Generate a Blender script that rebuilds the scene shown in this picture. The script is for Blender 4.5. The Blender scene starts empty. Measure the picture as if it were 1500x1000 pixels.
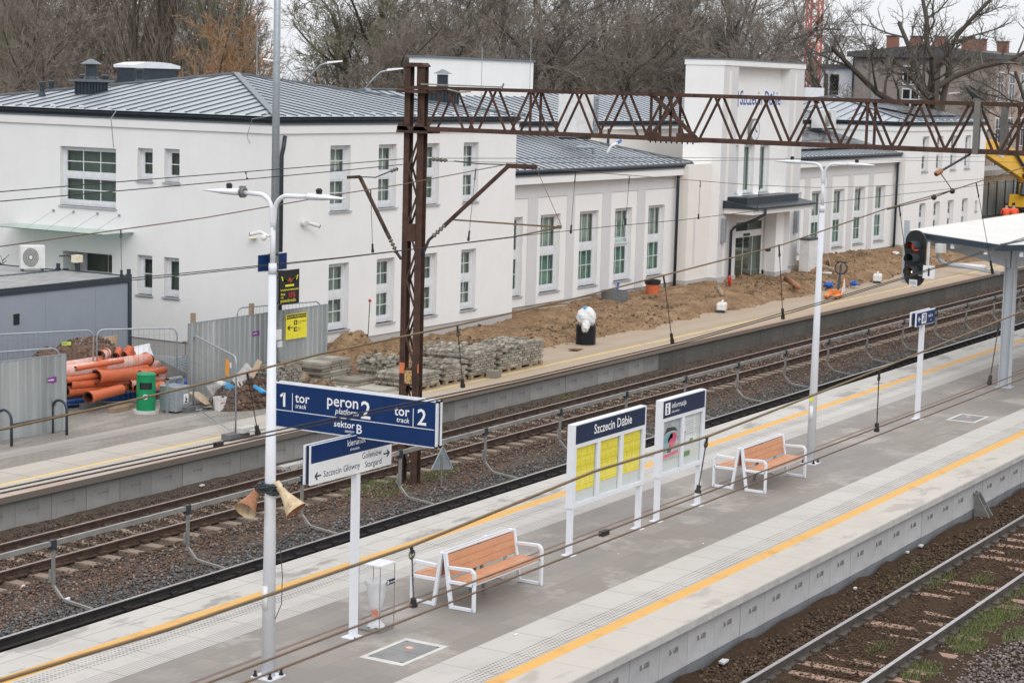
import bpy, bmesh, math, random
import numpy as np
from mathutils import Vector, Matrix, noise as mnoise
random.seed(7)
S=bpy.context.scene; C=S.collection
V=Vector
# ---------------------------------------------------------------- survey of the site (camera position and lens)
HC=8.1; FPX=2917.0
_d1=V((1740,-333,FPX)).normalized()
_up=-V((188-750,22600-500,FPX)); _up=(_up-_up.dot(_d1)*_d1).normalized()
_d2=_up.cross(_d1)
if _d2.z<0: _d2=-_d2
def ray(x,y):
    r=V((x-750,y-500,FPX)); return V((r.dot(_d1),r.dot(_d2),r.dot(_up)))
def gp(x,y,z):            # site point at height z
    r=ray(x,y); return r*((z-HC)/r.z)+V((0,0,HC))
def ony(x,y,Y):           # site point on the vertical plane at distance Y from the line of sight along the track
    r=ray(x,y); return r*(Y/r.y)+V((0,0,HC))
def onx(x,y,X):
    r=ray(x,y); return r*(X/r.x)+V((0,0,HC))
# ---------------------------------------------------------------- node materials
def lin(r,g,b):
    f=lambda c:(c/12.92 if c<=.04045 else ((c+.055)/1.055)**2.4)
    return (f(r/255),f(g/255),f(b/255),1)
def mul(c,k): return (c[0]*k,c[1]*k,c[2]*k,1)
class NT:
    def __init__(s,name):
        s.m=bpy.data.materials.new(name); s.m.use_nodes=True; s.t=s.m.node_tree; s.n=s.t.nodes
        s.b=s.n['Principled BSDF']; s.out=s.n['Material Output']; s.tc=s.n.new('ShaderNodeTexCoord')
    def link(s,a,b): s.t.links.new(a,b)
    def put(s,sock,v):
        if hasattr(v,'is_output'): s.link(v,sock)
        else: sock.default_value=v
    def math(s,op,a,b=0.0,c=None):
        n=s.n.new('ShaderNodeMath'); n.operation=op; s.put(n.inputs[0],a); s.put(n.inputs[1],b)
        if c is not None: s.put(n.inputs[2],c)
        return n.outputs[0]
    def obj(s): return s.tc.outputs['Object']
    def mapping(s,scale=(1,1,1),rot=(0,0,0),loc=(0,0,0)):
        n=s.n.new('ShaderNodeMapping'); s.link(s.obj(),n.inputs[0]); n.inputs['Scale'].default_value=scale
        n.inputs['Rotation'].default_value=rot; n.inputs['Location'].default_value=loc; return n.outputs[0]
    def sep(s,v=None):
        n=s.n.new('ShaderNodeSeparateXYZ'); s.link(v or s.obj(),n.inputs[0]); return n.outputs
    def noise(s,scale=5,detail=5,rough=.6,vec=None,dist=0):
        n=s.n.new('ShaderNodeTexNoise'); n.inputs['Scale'].default_value=scale; n.inputs['Detail'].default_value=detail
        n.inputs['Roughness'].default_value=rough; n.inputs['Distortion'].default_value=dist; s.link(vec or s.obj(),n.inputs['Vector']); return n.outputs[0]
    def voro(s,scale,feat='F1',vec=None,out=0):
        n=s.n.new('ShaderNodeTexVoronoi'); n.feature=feat; n.inputs['Scale'].default_value=scale; s.link(vec or s.obj(),n.inputs['Vector']); return n.outputs[out]
    def ramp(s,fac,stops):
        n=s.n.new('ShaderNodeValToRGB'); s.put(n.inputs[0],fac); e=n.color_ramp.elements
        while len(e)<len(stops): e.new(.5)
        for q,(p,c) in zip(e,stops): q.position=p; q.color=c if len(c)==4 else (*c,1)
        return n.outputs[0]
    def mix(s,fac,a,b):
        n=s.n.new('ShaderNodeMix'); n.data_type='RGBA'; s.put(n.inputs[0],fac); s.put(n.inputs[6],a); s.put(n.inputs[7],b); return n.outputs[2]
    def step(s,v,lo,hi):
        n=s.n.new('ShaderNodeMapRange'); n.interpolation_type='SMOOTHSTEP'; s.put(n.inputs[0],v); n.inputs[1].default_value=lo; n.inputs[2].default_value=hi; return n.outputs[0]
    def brick(s,c1,c2,cm,w,h,mort,vec=None,off=0,scale=1):
        n=s.n.new('ShaderNodeTexBrick'); n.offset=off; s.link(vec or s.obj(),n.inputs['Vector'])
        for i,c in zip((1,2,3),(c1,c2,cm)): s.put(n.inputs[i],c)
        n.inputs['Scale'].default_value=scale; n.inputs['Mortar Size'].default_value=mort; n.inputs['Mortar Smooth'].default_value=.2
        n.inputs['Brick Width'].default_value=w; n.inputs['Row Height'].default_value=h; return n.outputs[0],n.outputs[1]
    def bump(s,h,strength=.3,dist=.02):
        n=s.n.new('ShaderNodeBump'); n.inputs['Strength'].default_value=strength; n.inputs['Distance'].default_value=dist
        s.put(n.inputs['Height'],h); s.link(n.outputs[0],s.b.inputs['Normal'])
    def fin(s,col,rough=.7,metal=0,spec=.4):
        s.put(s.b.inputs['Base Color'],col); s.put(s.b.inputs['Roughness'],rough); s.b.inputs['Metallic'].default_value=metal
        s.b.inputs['Specular IOR Level'].default_value=spec; return s.m
def M1(name,c,c2=None,scale=6,rough=.6,metal=0,bump=0,spec=.4,stretch=None,lo=.35,hi=.65):
    t=NT(name); vec=t.mapping(stretch) if stretch else None
    f=t.noise(scale,6,.62,vec); c2=c2 or mul(c,.86)
    col=t.ramp(f,[(lo,c),(hi,c2)])
    if bump: t.bump(f,bump,.02)
    return t.fin(col,t.math('MULTIPLY_ADD',f,.25,rough-.12),metal,spec)
# ---------------------------------------------------------------- mesh builder
class MB:
    def __init__(s): s.v=[]; s.f=[]; s.mi=[]; s.k=0
    def add(s,vs,fs):
        b=len(s.v); s.v.extend([tuple(p) for p in vs]); s.f.extend([tuple(i+b for i in f) for f in fs]); s.mi.extend([s.k]*len(fs)); return s
    def mat(s,k): s.k=k; return s
    def quad(s,a,b,c,d): return s.add((a,b,c,d),((0,1,2,3),))
    def hexa(s,p): return s.add(p,((0,3,2,1),(4,5,6,7),(0,1,5,4),(1,2,6,5),(2,3,7,6),(3,0,4,7)))
    def box(s,x0,y0,z0,x1,y1,z1):
        return s.hexa([(x0,y0,z0),(x1,y0,z0),(x1,y1,z0),(x0,y1,z0),(x0,y0,z1),(x1,y0,z1),(x1,y1,z1),(x0,y1,z1)])
    def obox(s,c,u,v,w):
        c,u,v,w=V(c),V(u),V(v),V(w)
        return s.hexa([c-u-v-w,c+u-v-w,c+u+v-w,c-u+v-w,c-u-v+w,c+u-v+w,c+u+v+w,c-u+v+w])
    def bar(s,p,q,w,h=None,up=(0,0,1)):
        p,q=V(p),V(q); h=h or w; d=(q-p); n=d.normalized(); a=n.cross(V(up))
        if a.length<1e-4: a=n.cross(V((0,1,0)))
        a.normalize(); b=n.cross(a)
        return s.obox((p+q)/2,d/2,a*w/2,b*h/2)
    def cyl(s,p,q,r0,r1=None,n=12,cap=True):
        return s.tube([p,q],[r0,r0 if r1 is None else r1],n,cap)
    def tube(s,pts,r,n=6,cap=True):
        pts=[V(p) for p in pts]; N=len(pts); rr=r if isinstance(r,(list,tuple)) else [r]*N
        vs=[]; a=None
        for i,p in enumerate(pts):
            d=(pts[min(i+1,N-1)]-pts[max(i-1,0)]).normalized()
            if a is None:
                a=d.cross(V((0,0,1)));
                if a.length<1e-3: a=d.cross(V((1,0,0)))
            a=(a-a.dot(d)*d)
            if a.length<1e-5: a=d.orthogonal()
            a.normalize(); b=d.cross(a)
            for j in range(n):
                t=2*math.pi*j/n; vs.append(p+(a*math.cos(t)+b*math.sin(t))*rr[i])
        fs=[(i*n+j,i*n+(j+1)%n,(i+1)*n+(j+1)%n,(i+1)*n+j) for i in range(N-1) for j in range(n)]
        if cap: fs+=[tuple(range(n-1,-1,-1)),tuple((N-1)*n+j for j in range(n))]
        return s.add(vs,fs)
    def lathe(s,prof,c=(0,0,0),n=16,ax=(0,0,1)):
        c=V(c); ax=V(ax).normalized(); a=ax.orthogonal().normalized(); b=ax.cross(a); vs=[]
        for r,z in prof:
            for j in range(n):
                t=2*math.pi*j/n; vs.append(c+ax*z+(a*math.cos(t)+b*math.sin(t))*max(r,1e-4))
        N=len(prof)
        return s.add(vs,[(i*n+j,i*n+(j+1)%n,(i+1)*n+(j+1)%n,(i+1)*n+j) for i in range(N-1) for j in range(n)])
    def prism(s,poly,o,u,v,w):
        o,u,v,w=V(o),V(u),V(v),V(w); n=len(poly); A=[o+u*a+v*b for a,b in poly]; B=[p+w for p in A]
        return s.add(A+B,[tuple(range(n-1,-1,-1)),tuple(range(n,2*n))]+[(i,(i+1)%n,n+(i+1)%n,n+i) for i in range(n)])
    def poly(s,pts): return s.add(pts,[tuple(range(len(pts)))])
    def ball(s,c,rx,ry=None,rz=None,n=10,m=7,jit=0):
        ry=ry or rx; rz=rz or rx; c=V(c); vs=[]
        for i in range(m+1):
            t=math.pi*i/m
            for j in range(n):
                p=2*math.pi*j/n; k=1+random.uniform(-jit,jit)
                vs.append(c+V((rx*math.sin(t)*math.cos(p)*k,ry*math.sin(t)*math.sin(p)*k,rz*math.cos(t)*k)))
        return s.add(vs,[(i*n+j,(i+1)*n+j,(i+1)*n+(j+1)%n,i*n+(j+1)%n) for i in range(m) for j in range(n)])
    def text(s,txt,o,u,v,size,align='LEFT',shear=0,bold=0):
        cu=bpy.data.curves.new('t','FONT'); cu.body=txt; cu.size=size; cu.align_x=align; cu.shear=shear; cu.resolution_u=2; cu.offset=bold*size
        ob=bpy.data.objects.new('t',cu); C.objects.link(ob); dg=bpy.context.evaluated_depsgraph_get()
        me=bpy.data.meshes.new_from_object(ob.evaluated_get(dg)); o,u,v=V(o),V(u),V(v)
        s.add([o+u*p.co.x+v*p.co.y for p in me.vertices],[tuple(f.vertices) for f in me.polygons])
        bpy.data.objects.remove(ob); bpy.data.curves.remove(cu); bpy.data.meshes.remove(me); return s
    def build(s,name,mats,parent=None,smooth=False,world=False,bevel=0,loc=None):
        off=V(parent['_o']) if (parent is not None and world) else V((0,0,0))
        if loc is not None: off=V(loc)
        me=bpy.data.meshes.new(name)
        vs=[(a-off.x,b-off.y,c-off.z) for a,b,c in s.v]
        me.from_pydata(vs,[],s.f)
        if not isinstance(mats,(list,tuple)): mats=[mats]
        for m in mats: me.materials.append(m)
        if len(mats)>1: me.polygons.foreach_set('material_index',s.mi)
        if smooth: me.polygons.foreach_set('use_smooth',[True]*len(s.f))
        me.update(); o=bpy.data.objects.new(name,me); C.objects.link(o)
        if loc is not None: o.location=loc
        o['_o']=tuple(off) if (world or loc is not None) else (0.,0.,0.)
        if parent is not None:
            o.parent=parent
            if world: o['_o']=parent['_o']
        if bevel:
            b=o.modifiers.new('Bevel','BEVEL'); b.width=bevel; b.segments=2; b.limit_method='ANGLE'
        return o
def tag(o,label,cat,group=None,kind=None):
    if label: o['label']=label
    if cat: o['category']=cat
    if group: o['group']=group
    if kind: o['kind']=kind
    return o
def thing(name,label,cat,loc=(0,0,0),rz=0,group=None):
    o=bpy.data.objects.new(name,None); C.objects.link(o); o.location=loc; o.rotation_euler=(0,0,rz); o.empty_display_size=.1
    o['_o']=tuple(float(a) for a in loc); return tag(o,label,cat,group)
def struct(m,name,mats,label=None,**k):
    o=m.build(name,mats,**k); o['kind']='structure'
    if label: o['label']=label
    return o
def dup(root,loc,rz=0,label=None,parent=None):
    c=root.copy(); C.objects.link(c)
    if parent is not None: c.parent=parent
    if loc is not None: c.location=loc; c.rotation_euler=(0,0,rz)
    if label: c['label']=label
    for ch in list(root.children): dup(ch,None,0,None,c)
    return c
def arc(c,u,v,r,a0,a1,n=6):
    c,u,v=V(c),V(u),V(v); return [c+u*(r*math.cos(a0+(a1-a0)*i/n))+v*(r*math.sin(a0+(a1-a0)*i/n)) for i in range(n+1)]
X_,Y_,Z_=V((1,0,0)),V((0,1,0)),V((0,0,1))
# ---------------------------------------------------------------- materials
W_PLASTER=(.79,.787,.78,1)
def mk_plaster(name,c):
    t=NT(name); n=t.noise(1.1,6,.6); st=t.noise(3,4,.6,t.mapping((1,1,.15)))
    col=t.mix(t.step(st,.45,.8),c,mul(c,.972)); col=t.mix(t.step(n,.4,.7),col,mul(c,.965)); t.bump(t.noise(90,3),.12,.004)
    return t.fin(col,.85,0,.25)
m_plaster=mk_plaster('white_plaster',W_PLASTER); m_greyplaster=mk_plaster('pale_grey_plaster',(.62,.615,.62,1)); m_cream=mk_plaster('cream_plaster',(.77,.735,.69,1))
m_plinth=mk_plaster('grey_plinth',(.46,.45,.44,1)); m_beigeplaster=mk_plaster('beige_plaster',(.57,.53,.50,1))
def mk_roof():
    t=NT('standing_seam_metal'); n=t.noise(.5,5); v=t.noise(6,4)
    col=t.ramp(n,[(.3,lin(154,160,166)),(.7,lin(170,176,182))]); t.bump(v,.05,.01)
    return t.fin(col,t.math('MULTIPLY_ADD',v,.2,.36),.15,.5)
m_roof=mk_roof(); m_seam=M1('roof_seam',lin(88,95,102),rough=.5,metal=.3); m_gutter=M1('anthracite_gutter',lin(50,58,66),lin(60,68,76),4,.38,.4); m_flash=M1('grey_flashing',lin(112,120,126),rough=.4,metal=.4)
m_pvc=M1('white_window_pvc',(.74,.76,.79,1),rough=.35); m_sill=M1('grey_metal_sill',(.52,.54,.56,1),rough=.35,metal=.3)
def mk_glass(name,tint,a,g_=(.8,.9,.86,1)):
    t=NT(name); tr=t.n.new('ShaderNodeBsdfTransparent'); tr.inputs[0].default_value=tint
    gl=t.n.new('ShaderNodeBsdfGlossy'); gl.inputs['Roughness'].default_value=.03; gl.inputs[0].default_value=g_
    fr=t.n.new('ShaderNodeFresnel'); fr.inputs[0].default_value=1.5; ge=t.n.new('ShaderNodeNewGeometry'); ff=t.math('ADD',t.math('MULTIPLY',fr.outputs[0],t.math('SUBTRACT',1.0,ge.outputs['Backfacing'])),t.math('MULTIPLY',ge.outputs['Backfacing'],.08))
    mx=t.n.new('ShaderNodeMixShader'); t.link(t.math('ADD',ff,a),mx.inputs[0]); t.link(tr.outputs[0],mx.inputs[1]); t.link(gl.outputs[0],mx.inputs[2]); t.link(mx.outputs[0],t.out.inputs[0]); return t.m
m_glass=mk_glass('window_glass',(.76,.83,.79,1),.11,(.62,.70,.66,1)); m_teal=mk_glass('teal_reflection_glass',(.55,.72,.665,1),.12,(.50,.70,.63,1)); m_acryl=mk_glass('clear_acrylic',(.97,.975,.98,1),.0,(.9,.9,.9,1)); m_canopyglass=mk_glass('frosted_canopy_glass',(.55,.66,.60,1),.25)  # teal tint of the lower wing panes paints in their reflection
m_room=M1('room_wall',(.40,.44,.42,1),(.28,.32,.30,1),.8,.9); m_curtain=M1('curtain_cloth',(.58,.62,.59,1),(.42,.46,.44,1),2,.9,stretch=(6,6,.3))
def mk_conc(name,c,stain=.75,sc=1.0,rough=.85,vert=False,per=0):
    t=NT(name); n=t.noise(2.2*sc,8,.68); f=t.noise(45,3); s_=t.noise(1.3*sc,6,.65,t.mapping((1,1,.22)) if vert else None)
    col=t.mix(t.step(n,.42,.66),c,mul(c,.82)); col=t.mix(t.step(s_,.5,.72),col,mul(c,stain)); col=t.mix(t.math('MULTIPLY',f,.25),col,mul(c,.7))
    if per:
        oi=t.n.new('ShaderNodeObjectInfo'); col=t.mix(t.math('MULTIPLY',oi.outputs['Random'],per),col,mul(c,.45))
        g=t.noise(2.4,6,.65,t.mapping((1,1,.35),loc=(4,2,0))); z=t.sep()[2]; top=t.math('MULTIPLY',t.step(t.math('ADD',z,t.math('MULTIPLY',g,.5)),.55,.95),per); col=t.mix(top,col,(.09,.088,.08,1))
    t.bump(t.math('ADD',f,n),.25,.008); return t.fin(col,rough,0,.25)
m_conc=mk_conc('pale_concrete',(.50,.49,.47,1)); m_conc2=mk_conc('weathered_concrete',(.35,.345,.33,1),.50,1,.9,True,.55); m_concgrime=mk_conc('grimy_black_concrete',(.15,.142,.13,1),.45,1,.9,True,.5); m_concdark=mk_conc('dark_grey_concrete',(.17,.175,.185,1)); m_panel=mk_conc('light_wall_panel',(.54,.54,.545,1),.80,1,.85,True,.16)
m_panelband=mk_conc('grey_panel_band',(.20,.21,.225,1),.8); m_stamp=M1('panel_stamp',(.19,.18,.17,1)); m_joint=M1('dark_joint',(.05,.05,.05,1))
def mk_platform():
    # surface coordinates are site metres: X along the track, Y across
    t=NT('island_platform_paving'); xyz=t.sep(); x,y=xyz[0],xyz[1]
    light=(.52,.495,.455,1); dark=(.278,.246,.215,1)
    n=t.noise(.9,8,.66); f=t.noise(60,3,.7); big=t.noise(.28,4,.6)
    lc,lj=t.brick(light,(.49,.466,.43,1),(.20,.19,.18,1),1.0,.975,.008,t.mapping(loc=(.06,-12.6,0)))
    dc,dj=t.brick(dark,(.228,.202,.178,1),(.185,.170,.152,1),.80,.40,.006,t.mapping(loc=(0,-14.55,0)),.5)
    def band(a,b): return t.math('MULTIPLY',t.math('GREATER_THAN',y,a),t.math('LESS_THAN',y,b))
    # worn paler pavers and dirt
    pv=t.noise(.55,6,.7,t.mapping(loc=(3,1,0))); dc=t.mix(t.math('MULTIPLY',t.step(pv,.52,.60),.65),dc,(.385,.352,.315,1)); dc=t.mix(t.math('MULTIPLY',t.step(big,.46,.60),.5),dc,(.195,.18,.165,1))
    st=t.noise(1.25,7,.6,t.mapping((.55,1.3,1),loc=(7,2,0))); edge=t.math('MAXIMUM',band(12,13.3),band(18.98,20)); 
    lc=t.mix(t.math('MULTIPLY',t.math('MULTIPLY',t.step(st,.53,.61),edge),.8),lc,(.24,.225,.205,1)); lc=t.mix(t.math('MULTIPLY',t.step(n,.45,.68),.45),lc,(.38,.365,.335,1))
    lc=t.mix(t.math('MULTIPLY',band(12,13.32),.45),lc,(.53,.465,.39,1))
    col=t.mix(band(14.55,17.66),lc,dc)
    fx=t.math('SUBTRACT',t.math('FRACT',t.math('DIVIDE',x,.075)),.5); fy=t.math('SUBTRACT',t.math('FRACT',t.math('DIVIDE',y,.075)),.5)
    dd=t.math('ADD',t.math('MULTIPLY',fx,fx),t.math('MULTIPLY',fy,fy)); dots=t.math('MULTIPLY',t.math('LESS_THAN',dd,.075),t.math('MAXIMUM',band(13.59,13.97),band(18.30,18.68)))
    col=t.mix(t.math('MULTIPLY',dots,t.math('MULTIPLY_ADD',t.step(n,.35,.6),.4,.55)),col,(.115,.11,.10,1))  # dots darkened in colour, for grime and for shade on the studs
    gr=t.math('MULTIPLY',t.math('LESS_THAN',t.math('FRACT',t.math('DIVIDE',y,.058)),.34),band(17.68,18.02)); col=t.mix(t.math('MULTIPLY',gr,.7),col,(.19,.18,.17,1))
    ye=t.math('MAXIMUM',band(13.32,13.555),band(18.72,18.965)); yel=t.mix(t.step(t.noise(1.6,8,.7),.5,.72),lin(216,166,84),lin(196,146,74)); yw=t.math('SUBTRACT',1.0,t.math('MULTIPLY',t.step(f,.62,.75),.35))
    col=t.mix(t.math('MULTIPLY',ye,yw),col,yel)
    slot=t.math('MULTIPLY',band(16.70,16.775),t.math('GREATER_THAN',t.noise(.7,2),.2)); col=t.mix(slot,col,t.mix(t.noise(3,4),(.20,.12,.08,1),(.12,.085,.07,1)))
    col=t.mix(t.math('MULTIPLY',f,.22),col,(.16,.15,.145,1))
    h=t.math('ADD',t.math('MULTIPLY',dots,.8),t.math('ADD',t.math('MULTIPLY',f,.4),t.math('MULTIPLY',gr,-1))); t.bump(h,.25,.006)
    return t.fin(col,t.math('MULTIPLY_ADD',n,.35,.45),0,.35)
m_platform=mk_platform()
def mk_oldplat():
    t=NT('old_platform_paving'); xyz=t.sep(); x,y=xyz[0],xyz[1]
    n=t.noise(.8,8,.68); f=t.noise(50,3); 
    pc,_=t.brick((.285,.258,.228,1),(.245,.22,.195,1),(.17,.155,.14,1),.22,.11,.008,None,.5)
    sc,_=t.brick((.50,.455,.40,1),(.46,.42,.37,1),(.15,.14,.125,1),1.5,1.03,.012,t.mapping(loc=(.3,-27.85,0)))
    def band(a,b): return t.math('MULTIPLY',t.math('GREATER_THAN',y,a),t.math('LESS_THAN',y,b))
    pc=t.mix(t.math('MULTIPLY',t.step(t.noise(1.4,7,.7,t.mapping((.4,1.5,1))),.5,.6),.6),pc,(.36,.335,.31,1)); pc=t.mix(band(31.0,31.25),pc,(.37,.345,.315,1)); pc=t.mix(band(30.7,31.0),pc,(.33,.30,.275,1))
    col=t.mix(t.math('LESS_THAN',y,29.88),pc,sc)
    sand=t.math('MULTIPLY',t.step(t.math('ADD',x,t.math('MULTIPLY',n,6)),43,50),.9); col=t.mix(sand,col,t.mix(n,(.47,.37,.265,1),(.37,.285,.20,1)))
    dmp=t.math('MULTIPLY',band(28.95,29.3),t.math('LESS_THAN',t.math('FRACT',t.math('DIVIDE',t.math('ADD',x,y),.09)),.4)); col=t.mix(t.math('MULTIPLY',dmp,.35),col,(.16,.15,.14,1))
    ye=t.math('MULTIPLY',band(28.72,28.86),t.step(t.noise(.9,6,.7),.30,.52)); col=t.mix(t.math('MULTIPLY',ye,.8),col,lin(226,192,112))
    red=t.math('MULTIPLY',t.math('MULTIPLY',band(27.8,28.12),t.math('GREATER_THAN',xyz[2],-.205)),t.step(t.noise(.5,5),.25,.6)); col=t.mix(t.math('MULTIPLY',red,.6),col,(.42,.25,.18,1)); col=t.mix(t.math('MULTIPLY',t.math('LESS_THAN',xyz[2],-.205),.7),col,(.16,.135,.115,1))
    col=t.mix(t.math('MULTIPLY',f,.3),col,(.12,.11,.10,1)); t.bump(f,.3,.008); return t.fin(col,.85,0,.25)
m_oldplat=mk_oldplat()
def mk_rust(name,a,b,c,metal=.2):
    t=NT(name); n=t.noise(5,8,.7); s_=t.noise(2,5,.6,t.mapping((3,3,.4))); f=t.noise(60,3)
    col=t.ramp(n,[(.3,a),(.52,b),(.75,c)]); col=t.mix(t.step(s_,.5,.75),col,mul(a,.7)); t.bump(t.math('ADD',n,f),.3,.008); return t.fin(col,.8,metal,.3)
m_rust=mk_rust('rusty_steel',(.055,.034,.028,1),(.088,.050,.038,1),(.135,.072,.048,1)); m_rust2=mk_rust('dark_rusty_rail',(.050,.036,.030,1),(.085,.056,.042,1),(.13,.08,.055,1)); m_rusthorn=mk_rust('flaking_horn_paint',(.22,.085,.045,1),(.34,.16,.085,1),(.58,.47,.33,1),0); m_horncream=mk_rust('cream_horn_paint',(.38,.22,.11,1),(.60,.49,.33,1),(.68,.60,.45,1),0)
m_railtop=M1('polished_rail_head',(.52,.50,.50,1),(.42,.40,.40,1),8,.32,.8); m_railtop2=M1('worn_rail_head',(.36,.29,.26,1),(.26,.20,.18,1),6,.5,.5); m_railside=mk_rust('grey_brown_rail',(.07,.062,.056,1),(.10,.085,.075,1),(.15,.12,.10,1)); m_railblack=M1('dark_rail_side',(.022,.022,.022,1),(.040,.036,.034,1),5,.7)
m_sleeper=mk_conc('concrete_sleeper',(.25,.195,.15,1),.6); m_sleeper2=mk_conc('pink_brown_sleeper',(.33,.215,.16,1),.6)
def mk_ground(name,a,b,c,sc=3,bs=.6):
    t=NT(name); n=t.noise(sc,9,.7); f=t.noise(sc*9,5,.7); col=t.ramp(t.math('MULTIPLY_ADD',f,.4,t.math('MULTIPLY',n,.6)),[(.33,a),(.5,b),(.66,c)]); t.bump(t.math('ADD',n,f),bs,.05); return t.fin(col,.95,0,.15)
m_soil=mk_ground('sandy_soil',(.11,.066,.036,1),(.245,.158,.092,1),(.385,.27,.165,1),1.1,.9); m_bed=mk_ground('dirty_ballast_bed',(.055,.044,.038,1),(.10,.08,.066,1),(.15,.115,.09,1),7); m_earth=mk_ground('winter_ground',(.075,.07,.058,1),(.10,.092,.078,1),(.13,.12,.10,1),.3); m_asphalt=mk_ground('forecourt_asphalt',(.05,.05,.05,1),(.07,.07,.068,1),(.09,.088,.085,1),1); m_peat=mk_ground('brown_trackside_soil',(.045,.028,.018,1),(.085,.052,.032,1),(.13,.082,.05,1),8,1)
def mk_stone(name,stops):
    t=NT(name); g=t.n.new('ShaderNodeNewGeometry'); col=t.ramp(g.outputs['Random Per Island'],stops); n=t.noise(30,4); col=t.mix(t.math('MULTIPLY',n,.5),col,(.07,.065,.06,1)); return t.fin(col,.9,0,.2)
m_stA=mk_stone('mixed_ballast',[(0,(.065,.055,.05,1)),(.3,(.13,.108,.098,1)),(.55,(.175,.105,.072,1)),(.85,(.27,.145,.09,1)),(1,(.38,.33,.29,1))])
m_stG=mk_stone('grey_ballast',[(0,(.085,.09,.095,1)),(.5,(.14,.145,.15,1)),(.9,(.21,.21,.21,1)),(1,(.35,.34,.33,1))])
m_stB=mk_stone('brown_ballast',[(0,(.05,.035,.028,1)),(.5,(.10,.066,.047,1)),(.85,(.17,.10,.065,1)),(1,(.28,.19,.13,1))])
m_stP=mk_stone('pinkish_ballast',[(0,(.13,.105,.10,1)),(.5,(.21,.17,.16,1)),(.85,(.28,.235,.22,1)),(1,(.38,.35,.33,1))])
m_clod=mk_stone('brown_clods',[(0,(.045,.027,.017,1)),(.5,(.085,.052,.030,1)),(.85,(.135,.085,.05,1)),(1,(.20,.135,.085,1))]); m_sandclod=mk_stone('sandy_clods',[(0,(.105,.063,.036,1)),(.5,(.215,.14,.083,1)),(1,(.36,.255,.16,1))])
m_grass=mk_stone('green_grass',[(0,(.10,.125,.035,1)),(.6,(.18,.22,.07,1)),(1,(.27,.30,.13,1))])
m_white=M1('white_powder_coat',(.72,.745,.79,1),(.66,.69,.735,1),3,.38); m_whiteb=M1('white_enamel',(.78,.79,.80,1),(.70,.71,.72,1),3,.3); m_plastic=M1('white_plastic',(.74,.74,.73,1),(.60,.60,.59,1),4,.4)
m_blue=M1('navy_sign_blue',(.0045,.026,.108,1),(.006,.031,.12,1),3,.4,spec=.25); m_navy=M1('dark_navy',(.010,.021,.056,1),(.012,.025,.066,1),3,.4,spec=.25); m_txt=M1('white_lettering',(.82,.83,.85,1),rough=.5); m_txtd=M1('dark_lettering',(.03,.04,.09,1),rough=.5); m_letblue=M1('blue_lettering',(.03,.09,.33,1),(.05,.12,.38,1),3,.4)
m_galv=M1('galvanised_steel',(.38,.42,.45,1),(.30,.34,.37,1),9,.42,.55); m_galvd=M1('dull_galvanised',(.27,.27,.26,1),(.20,.20,.19,1),9,.55,.4); m_galvrail=M1('weathered_galvanised',(.33,.33,.31,1),(.24,.23,.21,1),3,.5,.35)
def mk_wood(name,a,b,sc=6):
    t=NT(name); v=t.mapping((sc*.12,sc,sc)); n=t.noise(4,7,.65,v,.4); s_=t.noise(1.5,5); col=t.ramp(n,[(.3,a),(.7,b)]); col=t.mix(t.step(s_,.5,.75),col,mul(a,.82)); t.bump(n,.1,.003); return t.fin(col,t.math('MULTIPLY_ADD',s_,.45,.22),0,.4)
m_wood=mk_wood('orange_bench_wood',(.50,.235,.125,1),(.58,.295,.165,1)); m_rawwood=mk_wood('weathered_timber',(.25,.185,.125,1),(.36,.275,.19,1)); m_ply=mk_wood('pale_plywood',(.50,.36,.22,1),(.62,.47,.31,1))
m_black=M1('black_plastic',(.012,.013,.015,1),(.02,.022,.025,1),5,.45); m_dark=M1('dark_steel',(.035,.045,.055,1),(.05,.06,.07,1),5,.5,.3); m_rubber=M1('grey_rubber_block',(.10,.105,.11,1),(.15,.15,.15,1),6,.85)
m_wire=M1('catenary_copper',(.15,.098,.066,1),(.20,.13,.085,1),3,.6,.4); m_wireg=M1('ochre_messenger_wire',(.22,.15,.075,1),(.16,.11,.06,1),3,.6,.3); m_wired=M1('dark_wire',(.045,.040,.038,1),rough=.6,metal=.3); m_porc=M1('brown_porcelain',(.10,.085,.075,1),(.22,.20,.18,1),14,.35)
def mk_corr():
    t=NT('galvanised_sheet'); n=t.noise(1.2,6,.65,t.mapping((1.4,1.4,.12))); s_=t.noise(.8,5); col=t.ramp(n,[(.3,(.34,.37,.375,1)),(.55,(.47,.50,.505,1)),(.75,(.60,.62,.625,1))]); return t.fin(col,t.math('MULTIPLY_ADD',s_,.3,.28),.65,.5)
m_corr=mk_corr()
m_contwall=M1('grey_container_panel',lin(146,153,164),lin(140,147,158),1.2,.5); m_controof=M1('pale_container_roof',(.40,.40,.40,1),(.30,.30,.30,1),2,.5,.2); m_conttrim=M1('slate_container_trim',lin(50,62,74),rough=.4)
m_orange=M1('orange_pvc_pipe',(.60,.145,.055,1),(.52,.12,.05,1),3,.42,stretch=(.4,3,3)); m_dusty=M1('dusty_orange_pvc',(.60,.145,.055,1),(.64,.42,.37,1),1.2,.6,lo=.42,hi=.56); m_pipein=M1('pipe_dark_inside',(.10,.03,.02,1)); m_bluepipe=M1('blue_pe_pipe',(.012,.10,.42,1),(.015,.13,.5,1),3,.35); m_green=M1('green_bin_paint',(.006,.21,.085,1),(.008,.25,.10,1),3,.32)
m_paver=None
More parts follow.
